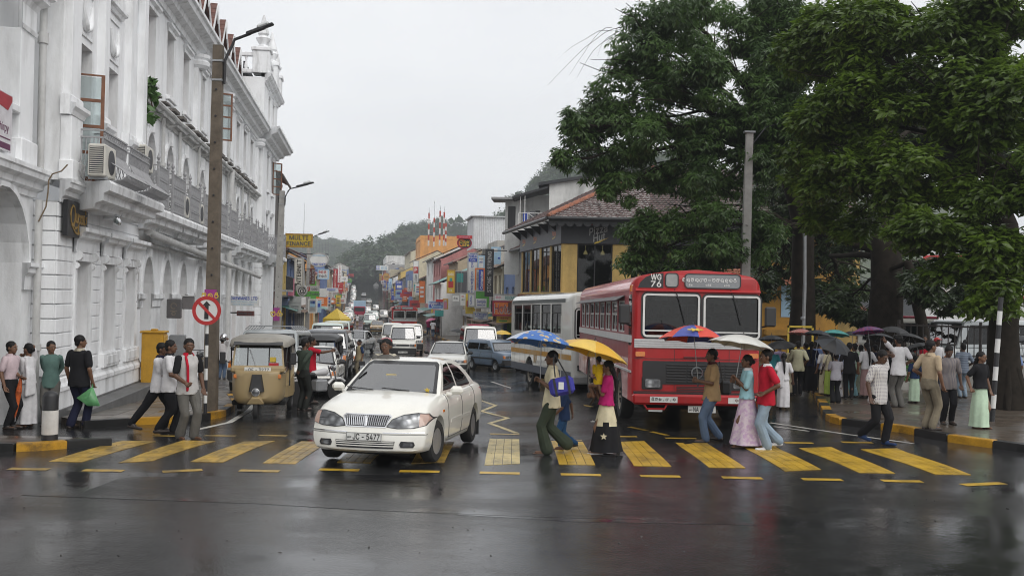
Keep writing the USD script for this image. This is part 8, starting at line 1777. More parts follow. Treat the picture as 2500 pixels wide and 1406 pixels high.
 m = union(hs).refine_to_length(.02).to_mesh(); v = np.array(m.vert_properties[:, :3], float); v = v + (fbm(v * 90, 2, sd)[:, None] - .5) * .008 * (v - hd) / .05
 hc = HAIR if hair not in ('cap', 'helmet') else C['r']
 if hair != 'bald': part(t, 'hair' if hc is HAIR else 'cap', (v * H, np.array(m.tri_verts)), hc, smooth=60)
 if hair == 'helmet':
  hl = Manifold.hull_points(np.vstack([hb((0, -.01, .03), (.080, .092, .078)), hb((0, -.015, -.03), (.074, .080, .05))])) - Manifold.hull_points(np.vstack([hb((x, y, z), .012) for x in (-.05, .05) for y in (.03, .13) for z in (.035, -.09)])); q = hl.to_mesh(); part(t, 'helmet', (np.array(q.vert_properties[:, :3]) * H, np.array(q.tri_verts)), C['k'], smooth=50)
  q = Manifold.hull_points(np.vstack([hb((0, -.012, .062), (.074, .086, .05))])).to_mesh(); part(t, 'helmet_shell', (np.array(q.vert_properties[:, :3]) * H, np.array(q.tri_verts)), carpaint('helmet_red', (.30, .02, .03)), smooth=True); q = Manifold.hull_points(np.vstack([hb((x, .085, z), .008) for x in (-.06, .06) for z in (.05, .08)] + [hb((x, .115, .055), .006) for x in (-.05, .05)])).to_mesh(); part(t, 'visor', (np.array(q.vert_properties[:, :3]) * H, np.array(q.tri_verts)), C['k'])
 lev = lambda z, rx, ry, cy=0.: (ell(z, rx * build, ry * build, 0, cy) - [0, 0, hipz]) @ R.T + [0, 0, hipz]
 hem = .455 - max(untuck, 0)
 tuck = untuck < -.08
 if tuck: hem = .545
 elif bottom[0] in ('skirt', 'sari'): hem = .53
 ho = .002 if tuck else .027
 w_ = .083 if female else .092
 rg_ = [lev(hem, w_ + ho, .066 + ho), lev(.56, w_ + .002 + ho * .5, .064 + ho * .6), lev(.64, .082 if female else .093, .068), lev(.74, .098, .074, .004), (ell(.805, sw + .006, .058) - [0, 0, hipz]) @ R.T + [0, 0, hipz], (ell(.845, .05, .043) - [0, 0, hipz]) @ R.T + [0, 0, hipz]]
 U = stack(rg_); sl = {'short': .72, 'long': 1., 'none': .12, 'half': .85}[sleeve]
 SL = []
 for i, (S, E) in enumerate(el):
  q = S + (E - S) * (sl if sl < 1 else 1.); SL.append(bone(S + [-.006 if i else .006, 0, -.006], .039 * build, q, .036 if sl < 1 else .031))
  if sl == 1.: SL.append(bone(E, .031, E + (wr[i] - E) * .92, .025))
 if trim is None: U += SL
 part(t, 'shirt', wrinkle(union(U), .020, 13, sd, H, .035 if near else .06), top, smooth=60)
 if trim is not None:
  for q in SL: part(t, 'sleeve', wrinkle(q, .012, 12, sd, H, .04), trim, smooth=60)
 if collar is not None:
  cm = MB(); th = np.linspace(.5, 2 * PI - .5, 14) + PI / 2
  cm.add(np.vstack([np.c_[.043 * np.cos(th), .041 * np.sin(th), np.full(14, .862)], np.c_[.062 * np.cos(th), .058 * np.sin(th), np.full(14, .832)]]) @ np.eye(3), [(i, i + 1, 15 + i, 14 + i) for i in range(13)] + [(14 + i, 15 + i, i + 1, i) for i in range(13)])
  v, f = cm.get(); part(t, 'collar', (((v - [0, 0, hipz]) @ R.T + [0, 0, hipz]) * H, f), collar, smooth=60)
 kind, lm = bottom[:2]
 if kind in ('trousers', 'shorts'):
  Lw = [*stack([lev(.575, w_ + (.010 if tuck else -.002), .072 if tuck else .062), lev(.50, w_ + .010, .076), lev(.455, w_ - .0, .070)])]
  fl = bottom[2] if len(bottom) > 2 else .036
  for i, (hip, K) in enumerate(kn):
   A = an[i]; Lw.append(bone(hip + [0, 0, .0], .062 * build, K, .046)); 
   if kind == 'trousers': Lw.append(bone(K, .045, A + [0, -.004, .008], fl))
   else: Lw.append(bone(K, .046, K + (A - K) * .45, .048))
  part(t, 'trousers', wrinkle(union(Lw), .024, 11, sd + 3, H, .035 if near else .06), lm, smooth=60)
 else:
  mid = (an[0] + an[1]) / 2; z1 = bottom[2] if len(bottom) > 2 else .05; fl = bottom[3] if len(bottom) > 3 else 1.; n = 44; V = []; lv = np.linspace(0, 1, 13)
  for q in lv:
   z = .585 + (z1 - .585) * q; c = mid * min(1, q * 1.1) * [1, 1, 0]; hip_ = math.sin(min(q * 3.4, PI) ) * .016; spread = abs(an[0][1] - an[1][1]) * .42 * q ** 1.3
   rx, ry = .082 + hip_ + (.012 + .045 * fl) * q ** 1.4, .064 + hip_ + (.012 + .045 * fl) * q ** 1.4 + spread; th = np.arange(n) * 2 * PI / n; f = 1 + (.075 * q ** .8) * np.sin(th * 7 + sd + 1.5 * q) + .05 * q * np.sin(th * 3 + sd * 2 - q)
   V.append(np.c_[c[0] + rx * f * np.cos(th), c[1] + ry * f * np.sin(th), np.full(n, z)])
  ro = np.vstack(V); inr = ro.copy(); ro = np.vstack([ro, inr * [.97, .97, 1] + mid * [.03, .03, 0]]); F = []; N = len(lv) * n
  for i in range(len(lv) - 1):
   for j in range(n): a, b = i * n + j, i * n + (j + 1) % n; F += [(a, a + n, b + n, b), (N + a, N + b, N + b + n, N + a + n)]
  for j in range(n): a, b = (len(lv) - 1) * n + j, (len(lv) - 1) * n + (j + 1) % n; F.append((a, N + a, N + b, b))
  F = np.array(F); hemz = bottom[4] if len(bottom) > 4 else None
  if hemz:
   zc_ = ro[F].mean(1)[:, 2]; an_ = np.arctan2(ro[F].mean(1)[:, 1], ro[F].mean(1)[:, 0]); cutz = hemz[0] + .05 * np.abs(((an_ * 4 / PI) % 2) - 1); sel = zc_ < cutz
   part(t, 'skirt', MB().add(ro * H, F[~sel]), lm, smooth=60); part(t, 'skirt_border', MB().add(ro * H, F[sel]), hemz[1], smooth=60)
  else: part(t, 'skirt', MB().add(ro * H, F), lm, smooth=60)
  if kind == 'sari':
   dr = [np.vstack([ball(up((-.07, .05, .80)), .022), ball(up((-.08, -.02, .825)), .022)]), np.vstack([ball(up((.0, .075, .70)), .022), ball(up((-.07, .06, .72)), .022)]), np.vstack([ball(up((.09, .03, .57)), .02), ball(up((.02, .075, .57)), .022)])]
   bk = [np.vstack([ball(up((-.07, -.03, .83)), .022), ball(up((-.03, -.03, .83)), .02)]), np.vstack([ball(up((-.10, -.085, .62)), .022), ball(up((.0, -.085, .64)), .02)]), np.vstack([ball(up((-.12, -.09, .40)), .024), ball(up((-.02, -.10, .42)), .022)])]
   part(t, 'sari_drape', wrinkle(union([Manifold.hull_points(np.vstack([a, b])) for l in (dr, bk) for a, b in zip(l[:-1], l[1:])]), .012, 16, sd, H), lm, smooth=60)
 for i, A in enumerate(an):
  lift = legs[i][1]; sx = 1 if i else -1; toe = A + np.array([sx * .012, .105, -.026 if lift < .02 else -lift * .95])
  a_, b_ = A + [0, -.025, -.030], toe + [0, 0, -.006]
  if shoes == 'shoe': sm_ = union([bone(A + [0, -.022, -.024], (.026, .026, .020), toe, (.026, .022, .017)), bone(A + [0, 0, .0], .028, A + [0, .03, -.02], .026)])
  else: sm_ = bone(a_, (.024, .024, .006), b_, (.028, .026, .006))
  q = sm_.to_mesh(); part(t, 'shoe' if shoes == 'shoe' else 'sandal', (np.array(q.vert_properties[:, :3]) * H, np.array(q.tri_verts)), extra if extra is not None else SHOE, smooth=50)
 Xf = np.array([[math.cos(rz), -math.sin(rz), 0], [math.sin(rz), math.cos(rz), 0], [0, 0, 1]]); t.wr = [np.array(loc) + Xf @ (w * H) for w in wr]; t.w = lambda p: np.array(loc) + Xf @ (np.array(p, float) * H)
 return t
SHOE = mat('dark_shoe', (.03, .022, .018), .45); SNEAK = mat('white_trainer', (.6, .6, .6), .5); SAND = mat('brown_sandal', (.10, .05, .03), .6)
def umbrella(label, top, R, cols, grip=None, tilt=(0, 0), depth=.36, n=8, group=None, mats=None, folded=None):
 """Opened umbrella: top = apex; tilt in degrees about x and y."""
 Rm = rot((0, 1, 0), math.radians(tilt[1])) @ rot((1, 0, 0), math.radians(tilt[0])); t = thing('umbrella', label, 'umbrella', top, 0, group); X = lambda v: np.asarray(v) @ Rm.T
 for k in range(n):
  a0, a1 = 2 * PI * k / n, 2 * PI * (k + 1) / n; V, F = [], []; nu, nv = 7, 7
  for i in range(nu + 1):
   for j in range(nv):
    u, v = i / nu, j / (nv - 1); a = a0 + (a1 - a0) * v; s = math.sin(PI * v); r = R * u * (1 - .085 * s * u); z = -depth * R * u ** 1.9 * (1 + .10 * s * (1 - u)) + .03 * R * s * u
    c = math.cos((a1 - a0) / 2) / math.cos(a - (a0 + a1) / 2); r *= 1 - (1 - c) * .7; V.append((r * math.cos(a), r * math.sin(a), z))
  for i in range(nu):
   for j in range(nv - 1): q = i * nv + j; F.append((q, q + nv, q + nv + 1, q + 1))
  V = np.array(V); m = len(V); F = np.array(F); part(t, 'canopy_panel', MB().add(X(np.vstack([V, V - [0, 0, .006]])), np.vstack([F, F[:, ::-1] + m])), mats[cols[k % len(cols)]] if mats else C[cols[k % len(cols)]], smooth=60)
  rb = [(R * u * math.cos(a0), R * u * math.sin(a0), -depth * R * u ** 1.9 - .012) for u in np.linspace(0, 1, 6)]; part(t, 'rib', MB().tube(X(rb), .004, 4), GREYM)
 part(t, 'ferrule', MB().tube(X([(0, 0, -.01), (0, 0, .06)]), .008, 5), BLACKM)
 e = X((0, 0, -.82)) if grip is None else np.array(grip) - np.array(top); L = np.linalg.norm(e); part(t, 'shaft', MB().tube([(0, 0, 0), e], .007, 6), GREYM)
 part(t, 'handle', MB().tube([e + X((0, 0, .03)), e - X((0, 0, .10))], .013, 7), BLACKM)
 return t
L_, R_F, CAM, AWAY = PI / 2, -PI / 2, PI, 0.
def feet(px, py, h=0.): return gnd(px, py, h)
def hgt(px, py, head, h=0.): d = feet(px, py, h); return (at(px, head, d[1])[2] - d[2])
K = lambda n, c, *a, **k: cloth(n, c, *a, **k)
WHc, BKc, JN, OLV, KHK, CRM, TAN_, LBL = K('white', (.62, .61, .62)), K('black', (.014, .014, .016)), K('jeans', (.09, .13, .20)), K('olive', (.035, .045, .03)), K('khaki', (.20, .17, .12)), K('cream', (.58, .52, .36)), K('tan', (.34, .23, .12)), K('light_blue', (.30, .52, .58))
GRYc, GRNc, PNK, MAG, RED_, YLW, NAVY, LAV, MNT, MAU = K('grey', (.12, .115, .105)), K('green', (.10, .17, .15)), K('pinkish', (.55, .44, .46)), K('magenta', (.38, .015, .12)), K('red', (.42, .012, .03)), K('yellow', (.58, .38, .015)), K('navy', (.012, .014, .035)), K('lavender', (.32, .26, .40)), K('mint', (.48, .62, .46)), K('mauve', (.36, .23, .22))
TEAL, DKB, BLS, LJN, CHK, STR1, STR2, FLO, ORGc = K('teal', (.05, .25, .28)), K('dark_blue', (.02, .04, .10)), K('blue_shirt', (.20, .28, .50)), K('light_jeans', (.24, .31, .38)), K('check', (.60, .58, .55), 'plaid', (.24, .22, .25), 130.), K('stripes', (.05, .06, .09), 'v', (.30, .25, .22), 130.), K('hstripes', (.03, .04, .08), 'h', (.25, .30, .36), 110.), K('floral_skirt', (.62, .52, .58), 'n', (.52, .36, .52), 60.), K('orange', (.60, .18, .06))
def P(label, px, py, head, rz, top, bottom, h=0., **k): d = feet(px, py, h); return person(label, d, hgt(px, py, head, h), rz, top, bottom, **k)
a = P('man in pale pink shirt and dark trousers leaning by the arch, holding a folded umbrella', 22, 1048, 833, R_F - .1, PNK, ('trousers', BKc), arms=('front', 'down'), untuck=-.1, sk=1, collar=PNK)
fu = thing('umbrella', 'folded orange and red umbrella held point down by the man in pink', 'umbrella', a.wr[0]); part(fu, 'folded_cloth', MB().lathe([(.01, -.72), (.03, -.55), (.05, -.25), (.02, -.02)], n=10, M=rot((0, 1, 0), .12)), mat('umb_orange', (.50, .10, .02), .5, var=.6, scale=9)); part(fu, 'shaft', MB().tube([(0, 0, .1), (-.085, 0, -.78)], .008, 5), GREYM)
P('woman in white sari with her hand at her mouth beside the arch pier', 66, 1043, 838, L_ - .3, WHc, ('sari', WHc, .05, .5), hair='bun', arms=('front', (.03, .085, .87)), female=True, sk=1, shoes='sandal')
P('girl in green long-sleeved top standing against the white wall', 121, 1040, 832, CAM + .25, GRNc, ('trousers', GRYc), hair='long', arms=('behind', 'behind'), female=True, sleeve='long', sk=1, untuck=.0, turn=.5)
b = P('man in black polo seen from behind carrying a green bag', 190, 1046, 818, AWAY - .35, BKc, ('trousers', NAVY, .044), arms=('down', 'down'), legs=((-.05, 0), (.06, .0)), sk=1, build=1.08, collar=K('beige_collar', (.4, .36, .28)), turn=-.6, untuck=-.02)
gb = thing('carrier_bag', 'green plastic bag hanging from the hand of the man in black', 'bag', b.wr[1] - [0, 0, .08]); rb_ = random.Random(2); part(gb, 'bag', MB().mesh(Manifold.hull_points(np.array([(rb_.gauss(0, .06), rb_.gauss(0, .05), -.34 + .03 * rb_.random()) for _ in range(8)] + [(rb_.gauss(0, .075), rb_.gauss(0, .06), -.2) for _ in range(12)] + [(.01, 0, 0), (-.01, 0, 0), (0, .01, 0)]))), mat('green_plastic', (.12, .34, .14), .35, var=.3), smooth=50)
part(gb, 'handles', MB().tube([(0, 0, -.05), (0, 0, .08)], .012, 5), mat('green_plastic', (.12, .34, .14), .35, var=.3))
P('boy in white polo and black trousers striding right, first of the three friends', 384, 1056, 836, R_F, WHc, ('trousers', BKc), arms=('hip', 'front'), legs=((.06, 0), (-.27, .05)), sk=0, lean=.06, collar=NAVY, near=True)
P('young man in black and white top, middle of the three friends', 410, 1061, 830, R_F + .2, WHc, ('trousers', BKc), arms=('hip', (.10, .17, .60)), legs=((.05, 0), (-.10, .02)), sk=0, trim=WHc, collar=BKc, turn=-.2)
p7 = P('young man in grey shirt with red stripe and grey trousers, nearest of the three friends', 455, 1074, 826, R_F - .75, K('light_grey', (.45, .44, .43)), ('trousers', GRYc, .05), arms=('down', (.09, .13, .57)), legs=((.06, 0), (-.04, .0)), sk=0, collar=RED_, trim=BKc, turn=-.25, shoes='sandal', untuck=-.02)
Hh = hgt(455, 1074, 826); part(p7, 'red_stripe', wrinkle(union([Manifold.hull_points(np.vstack([ball((x, y, z), .013) for x, y, z in q])) for q in (((.05, .045, .82), (.052, .085, .74)), ((.052, .085, .74), (.045, .082, .60)), ((.045, .082, .60), (.045, .078, .50)))]), .004, 12, 3, Hh), RED_, smooth=60)
w8 = P('man in white shirt with red band, seen from behind, putting on a silver helmet', 541, 926, 822, AWAY, K('white_red', (.62, .6, .6)), ('trousers', JN), h=.12, arms=('down', 'head'), sk=0)
hm_ = thing('helmet', 'silver motorcycle helmet raised by the man on the left pavement', 'helmet', w8.w((.02, .0, .985))); part(hm_, 'shell', MB().lathe([(.12, -.08), (.135, .0), (.115, .08), (.06, .125), (0, .135)], n=14), CHROME, smooth=True); part(hm_, 'rim', MB().lathe([(.12, -.1), (.128, -.08), (.12, -.06)], n=14), BLACKM)
P('old man in beige clothes standing in the shop door behind the three-wheeler', 588, 925, 822, R_F - .6, K('beige', (.40, .33, .20)), ('skirt', K('beige', (.40, .33, .20)), .06, .3), h=.12, hair='bald', sk=1, near=False)
P('man in dark green shirt leaning on the beige three-wheeler', 738, 1003, 826, AWAY - .5, K('dark_green', (.045, .06, .045)), ('trousers', K('dark_trousers', (.022, .024, .022))), arms=('far', 'behind'), sleeve='long', sk=0, lean=.07, untuck=-.1, turn=-.5)
P('man in red shirt talking behind the man in green', 757, 985, 822, R_F + .3, RED_, ('trousers', BKc), arms=('down', 'far'), sk=0, near=False)
P('pedestrian in beige and blue walking between the queued cars', 876, 926, 829, L_ + .7, K('beige', (.40, .33, .20)), ('trousers', KHK), sk=1, near=False, legs=((.07, 0), (-.08, .02)), trim=DKB)
mpos = np.array([-2.52, 20.3, float(gz(-2.5, 20.3))]); mt = thing('motorcycle', 'motorcycle ridden up behind the white saloon', 'motorcycle', mpos, CAM)
def moto(t, paint):
 for y in (.62, -.62): part(t, 'tyre', MB().lathe([(.25, -.045), (.30, -.03), (.305, 0), (.30, .03), (.25, .045)], (0, y, .305), 22, M=rot((0, 1, 0), PI / 2)), RUB, smooth=40); part(t, 'wheel_disc', MB().lathe([(.0, -.02), (.24, -.01), (.25, .01), (0, .02)], (0, y, .305), 16, M=rot((0, 1, 0), PI / 2)), GREYM)
 part(t, 'tank', MB().mesh(bone((0, .22, .80), (.12, .1, .1), (0, -.08, .78), (.10, .1, .07))), paint, smooth=60); part(t, 'seat', MB().box(-.12, .12, -.72, -.1, .72, .80, .035), VINB); part(t, 'engine', MB().box(-.14, .14, -.1, .25, .32, .62, .04), GREYM)
 part(t, 'fork', MB().tube([(-.09, .62, .3), (-.09, .40, .95)], .022, 6).tube([(.09, .62, .3), (.09, .40, .95)], .022, 6), CHROME, kind='stuff'); part(t, 'handlebar', MB().tube([(-.36, .28, 1.02), (-.2, .38, 1.0), (.2, .38, 1.0), (.36, .28, 1.02)], .016, 6), BLACKM); part(t, 'headlight', MB().lathe([(.03, -.1), (.085, -.03), (.09, .02), (0, .03)], (0, .50, .90), 12, M=rot((1, 0, 0), -PI / 2)), LAMP, smooth=40)
 part(t, 'tail', MB().box(-.08, .08, -.95, -.7, .72, .82, .03), paint); part(t, 'tail_lamp', MB().box(-.06, .06, -.98, -.95, .72, .80, .01), REDL); part(t, 'number_plate', MB().box(-.1, .1, -.98, -.965, .50, .65), C['y'])
 for s in (-1, 1): part(t, 'mirror', MB().tube([(s * .3, .3, 1.02), (s * .36, .32, 1.2)], .008, 5).box(s * .40 - .06, s * .40 + .06, .31, .33, 1.18, 1.26, .02), BLACKM); part(t, 'mudguard', MB().tube([(0, .62 * s - .28, .5), (0, .62 * s - .14, .61), (0, .62 * s + .1, .62), (0, .62 * s + .24, .54)], .04, 6), paint)
moto(mt, PRED)
person('motorcyclist in a black and dark red helmet looking left', mpos + [0, .18, 0], 1.66, CAM, K('rider_cream', (.5, .46, .36)), ('trousers', BKc), hair='helmet', arms=((-.19, .22, .62), (.19, .22, .62)), legs=((.13, .14), (.13, .14)), sleeve='long', seat=.50, turn=-.35)
m2 = thing('motorcycle', 'motorcycle parked on the left pavement behind the striped sign post', 'motorcycle', feet(487, 925, .12), CAM + .3); moto(m2, PDARK)
m3 = thing('motorcycle', 'motorcycle with red tail between the green-shirted man and the white saloon', 'motorcycle', on_road(779, 25.5), AWAY - .75); moto(m3, carpaint('bike_white', (.5, .5, .5)))
floral = graph('umbrella_floral', {'tc': ('texture_coordinate', {}), 'v': ('voronoi_texture', {'scale': 9., 'randomness': 1.}), 'r': ('rgb_ramp', {'ramp': [(0., (.45, .08, .06)), (.17, (.50, .30, .14)), (.30, (.40, .42, .30)), (.38, (.03, .12, .40)), (1., (.05, .16, .42))]}), 'p': ('principled_bsdf', {'roughness': .45})}, [('tc.object', 'v.vector'), ('v.distance', 'r.fac'), ('r.color', 'p.base_color')], 'p.BSDF')
UM = {'f': floral, 'fw': mat('umb_pale', (.45, .50, .58), .4), 'y': mat('umb_yellow', (.62, .34, .015), .4, var=.08), 'y2': mat('umb_yellow_pale', (.66, .44, .07), .4, var=.08), 'rd': mat('umb_red', (.58, .055, .03), .4, var=.06), 'bl': mat('umb_blue', (.05, .07, .30), .4, var=.06), 'w': mat('umb_white', (.58, .57, .53), .35, var=.06), 'k': mat('umb_black', (.010, .010, .011), .5), 'g': mat('umb_grey', (.035, .038, .044), .5),
      'pl': cloth('umb_plaid', (.45, .10, .09), 'plaid', (.55, .35, .3), 90., .4), 't': mat('umb_teal', (.08, .42, .38), .4, var=.15), 'pu': cloth('umb_purple', (.07, .035, .20), 'n', (.30, .04, .14), 60., .4), 'pk': mat('umb_pink', (.55, .10, .22), .4)}
q = P('man in cream shirt with a blue bag, under the floral umbrella, walking left', 1345, 1108, 856, L_, CRM, ('trousers', OLV, .062), arms=((-.07, .12, .71), 'down'), legs=((.05, 0), (-.15, .045)), sk=0, shoes='sandal', extra=SAND, collar=CRM, untuck=-.05)
tp = at(1322, 806, q.wr[0][1] - .05); umbrella('blue floral umbrella with one pale panel, held by the man in cream', tp, .53, ['f', 'f', 'f', 'f', 'fw', 'f', 'f', 'f'], q.wr[0], (-8, 6), .40, mats=UM)
bg = thing('shoulder_bag', 'bright blue shoulder bag with black straps on the man in cream', 'bag', at(1371, 940, q.wr[0][1] - .30), .0); BGB = mat('bag_blue', (.03, .03, .26), .6, var=.15, bump=.3); part(bg, 'bag', MB().box(-.19, .19, -.07, .07, -.15, .12, .05, M=rot((0, 1, 0), -.22)), BGB)
for x in (-.10, .10): part(bg, 'strap', MB().box(x - .018, x + .018, -.076, -.069, -.15, .13, M=rot((0, 1, 0), -.22)), C['k'])
part(bg, 'shoulder_strap', MB().tube([(-.1, -.04, .12), (-.13, -.02, .38), (-.10, .06, .46)], .012, 5).tube([(.1, -.04, .10), (-.05, -.03, .36), (-.10, .06, .46)], .012, 5), C['k']); part(bg, 'label_patch', MB().box(-.05, .03, -.079, -.07, -.06, .05, .003), C['w'])
P('child in blue jeans walking half hidden behind the man in cream', 1376, 1100, 935, L_, DKB, ('trousers', K('blue_jeans', (.025, .075, .17))), legs=((.04, 0), (-.17, .06)), sk=0, arms=('swing', 'back'))
d16 = feet(1478, 1109); H16 = hgt(1478, 1109, 880)
q = person('woman in magenta top and cream and black skirt carrying a baby', d16, H16, L_ - .1, MAG, ('skirt', CRM, .035, .85, (.30, BKc)), hair='braid', arms=((-.045, .10, .78), (.04, .15, .62)), legs=((.07, 0), (-.07, .015)), female=True, sk=1, shoes='sandal', extra=SNEAK, lean=-.04)
part(q, 'skirt_star', MB().extr(Polygon([(.055 * math.cos(PI / 2 + k * PI / 5) * (1 if k % 2 == 0 else .42), .055 * math.sin(PI / 2 + k * PI / 5) * (1 if k % 2 == 0 else .42)) for k in range(10)]), .012, (-.150 * H16, .03, .21 * H16), (0, -1, 0), (0, 0, 1)), CRM); part(q, 'hair_tie', MB().mesh(Manifold.hull_points(ball((.02 * H16, -.075 * H16, .90 * H16), .02))), C['r'])
tp = at(1452, 832, q.wr[0][1] - .02); umbrella('yellow umbrella held by the woman with the baby', tp, .60, ['y', 'y2'], q.wr[0], (-6, 15), .36, n=8, mats=UM)
bb = q.w((-.02, .09, .50)); person('baby in yellow shirt held against her mother', bb, .80, AWAY + .35, YLW, ('trousers', SKIN[1]), hair='short', arms=('chest', 'chest'), legs=((.10, .16), (.06, .12)), sk=1, female=True, seat=.44, turn=.4, shoes='sandal')
q = P('man in tan polo and blue jeans under the red and blue umbrella', 1736, 1081, 851, L_, TAN_, ('trousers', JN, .045), arms=((-.05, .16, .66), 'down'), legs=((.07, 0), (-.09, .02)), sk=0, build=1.08, collar=K('dark_red', (.06, .015, .015)), untuck=-.06)
tp = at(1692, 794, q.wr[0][1]); um3 = umbrella('red and blue segmented umbrella in front of the red bus', tp, .60, ['rd', 'bl'], q.wr[0], (-7, 1), .42, mats=UM)
part(um3, 'printed_mark', MB().strokes([[(-.12, 0), (.12, 0)], [(-.05, .04), (.05, -.04)], [(-.05, -.04), (.05, .04)]], .03, (-.04, -.445, -.068), (1, 0, 0), (0, .92, .39), depth=.01), C['y'])
sb = thing('shoulder_bag', 'small black shoulder bag behind the man in tan', 'bag', at(1772, 945, q.wr[0][1] + .15)); part(sb, 'pouch', MB().box(-.10, .10, -.05, .05, -.14, .12, .05), C['k']); part(sb, 'strap', MB().tube([(-.06, 0, .1), (-.12, .0, .45)], .01, 5), C['k'])
q = P('woman in pale blue blouse and long floral skirt under the white umbrella', 1822, 1092, 866, L_, LBL, ('skirt', FLO, .04, 1.5), hair='bun', arms=((-.03, .13, .74), (.06, .12, .70)), legs=((.05, 0), (-.06, .01)), female=True, sleeve='half', sk=0, shoes='sandal', extra=SAND, collar=WHc)
tp = at(1815, 818, q.wr[0][1] + .05); umbrella('white umbrella with dark ribs shared by the couple in front of the bus', tp, .57, ['w'], q.wr[0], (-5, 9), .33, n=10, mats=UM)
q = P('young man in red polo with white shoes, walking beside the woman in pale blue', 1868, 1099, 853, L_ + .1, RED_, ('trousers', LJN, .046), arms=('hip', 'down'), legs=((.0, 0), (-.15, .035)), sk=0, extra=SNEAK, collar=WHc, untuck=-.05)
tn = thing('parcel', 'small orange packet in the hand of the young man in red', 'parcel', q.wr[1] - [0, .05, .10]); part(tn, 'wrap', MB().box(-.06, .07, -.03, .03, -.08, .05, .02, M=rot((0, 1, 0), .4)), ORGc); part(tn, 'fold', MB().box(-.05, .02, -.034, -.03, -.04, .03, M=rot((0, 1, 0), .4)), ORGc)
P('woman in white sari with a long braid walking away past the red bus', 1912, 1000, 862, AWAY - .3, WHc, ('sari', WHc, .06, .3), hair='braid', arms=('back', 'down'), legs=((.05, 0), (-.06, .02)), female=True, sk=2)
P('man in checked shirt crossing from the right with his hand to his head', 2142, 1085, 852, CAM + .55, CHK, ('trousers', BKc, .045), arms=((-.085, .07, .94), 'down'), legs=((.06, 0), (-.16, .05)), sk=2, untuck=.02, lean=.05, nod=.3, shoes='shoe', extra=DKB)
P('man in tan shirt and khaki trousers with belt on the right pavement', 2268, 1050, 830, R_F + .45, K('pale_tan', (.42, .33, .22)), ('trousers', KHK, .044), h=.12, arms=('hip', 'down'), sk=1, untuck=-.1, turn=-.2, collar=K('pale_tan', (.42, .33, .22)))
P('man in striped shirt looking down beside the man in tan', 2312, 1036, 842, CAM - .1, STR1, ('trousers', BKc), h=.12, sk=2, nod=.5, sleeve='half', untuck=.01)
P('woman in black top and pale green skirt by the striped pole', 2392, 1048, 858, CAM + .5, BKc, ('skirt', MNT, .04, .55), h=.12, hair='long', arms=('down', (.16, -.02, .53)), female=True, sk=1, shoes='sandal', turn=.2, legs=((.02, 0), (-.03, .0)))
q = P('man in white T-shirt seen from behind with his arm raised, on the right pavement', 2192, 996, 818, AWAY + .25, WHc, ('trousers', GRYc, .044), h=.12, arms=((-.16, .10, .93), 'hip'), sk=0, untuck=-.02)
q = P('person in long black clothes under the tilted black umbrella at the kerb', 2040, 983, 862, AWAY, K('pale_grey', (.34, .33, .36)), ('trousers', BKc, .06), h=.12, arms=('umb', 'umb'), sk=0, near=False)
umbrella('tilted black umbrella of the person at the kerb', at(2040, 828, q.wr[0][1] - .15), .44, ['g', 'k'], None, (28, 14), .42, mats=UM)
CROWD = [(1884, 965, 850, TEAL, 'trousers', BKc, 0, 'teal top'), (1902, 962, 842, LAV, 'trousers', NAVY, .4, 'lavender shirt'), (1930, 964, 846, CRM, 'skirt', CRM, .1, 'cream dress'), (1947, 966, 836, K('pale_yellow', (.52, .50, .34)), 'trousers', BKc, -.2, 'pale yellow blouse'), (1966, 955, 840, BKc, 'trousers', BKc, .6, 'black shirt'), (1980, 960, 838, NAVY, 'skirt', BKc, -.5, 'navy top and black skirt'), (1996, 956, 836, BLS, 'trousers', GRYc, -.9, 'blue shirt'), (2012, 966, 848, WHc, 'skirt', CRM, .2, 'white top'),
         (2024, 968, 850, CRM, 'skirt', K('lime', (.38, .50, .10)), .3, 'cream top and lime skirt'), (2060, 972, 846, K('pale_blue', (.38, .42, .56)), 'trousers', WHc, .2, 'pale blue top'), (2072, 975, 840, BKc, 'trousers', BKc, -.3, 'black clothes'), (2085, 970, 842, MNT, 'trousers', LBL, .5, 'mint top'), (2100, 965, 846, K('beige', (.40, .33, .20)), 'skirt', K('sage', (.33, .36, .28)), -.1, 'beige top and sage skirt'), (2114, 972, 840, WHc, 'skirt', MAU, .15, 'white blouse and mauve skirt'), (2135, 965, 845, NAVY, 'trousers', BKc, .3, 'navy shirt'),
         (2166, 978, 842, BKc, 'trousers', BKc, -.4, 'black shirt behind the checked shirt'), (2232, 985, 872, DKB, 'skirt', MNT, .2, 'dark blue top and mint skirt'), (2350, 972, 842, STR2, 'trousers', LJN, .1, 'striped jumper'), (2476, 985, 848, BLS, 'trousers', BKc, .4, 'blue shirt at the picture edge'), (2255, 940, 822, RED_, 'trousers', BKc, 2.9, 'red jacket behind the railing'), (2285, 965, 828, WHc, 'trousers', NAVY, -2.8, 'white shirt and red cap')]
for k, (px, py, hd_, tp_, bk_, bm_, rz, nm) in enumerate(CROWD):
 f_ = bk_ == 'skirt'; P(f'waiting {"woman" if f_ else "person"} in {nm}, in the queue under the trees', px, py, hd_ - 4, rz, tp_, (bk_, bm_) if not f_ else (bk_, bm_, .06, .3), h=.12, hair='cap' if 'cap' in nm else ('braid' if f_ else 'short'), arms=('umb' if k % 3 == 0 else 'down', 'hip' if k % 2 else 'down'), female=f_, sk=k % 3, near=False, sleeve='half' if k % 2 else 'short')
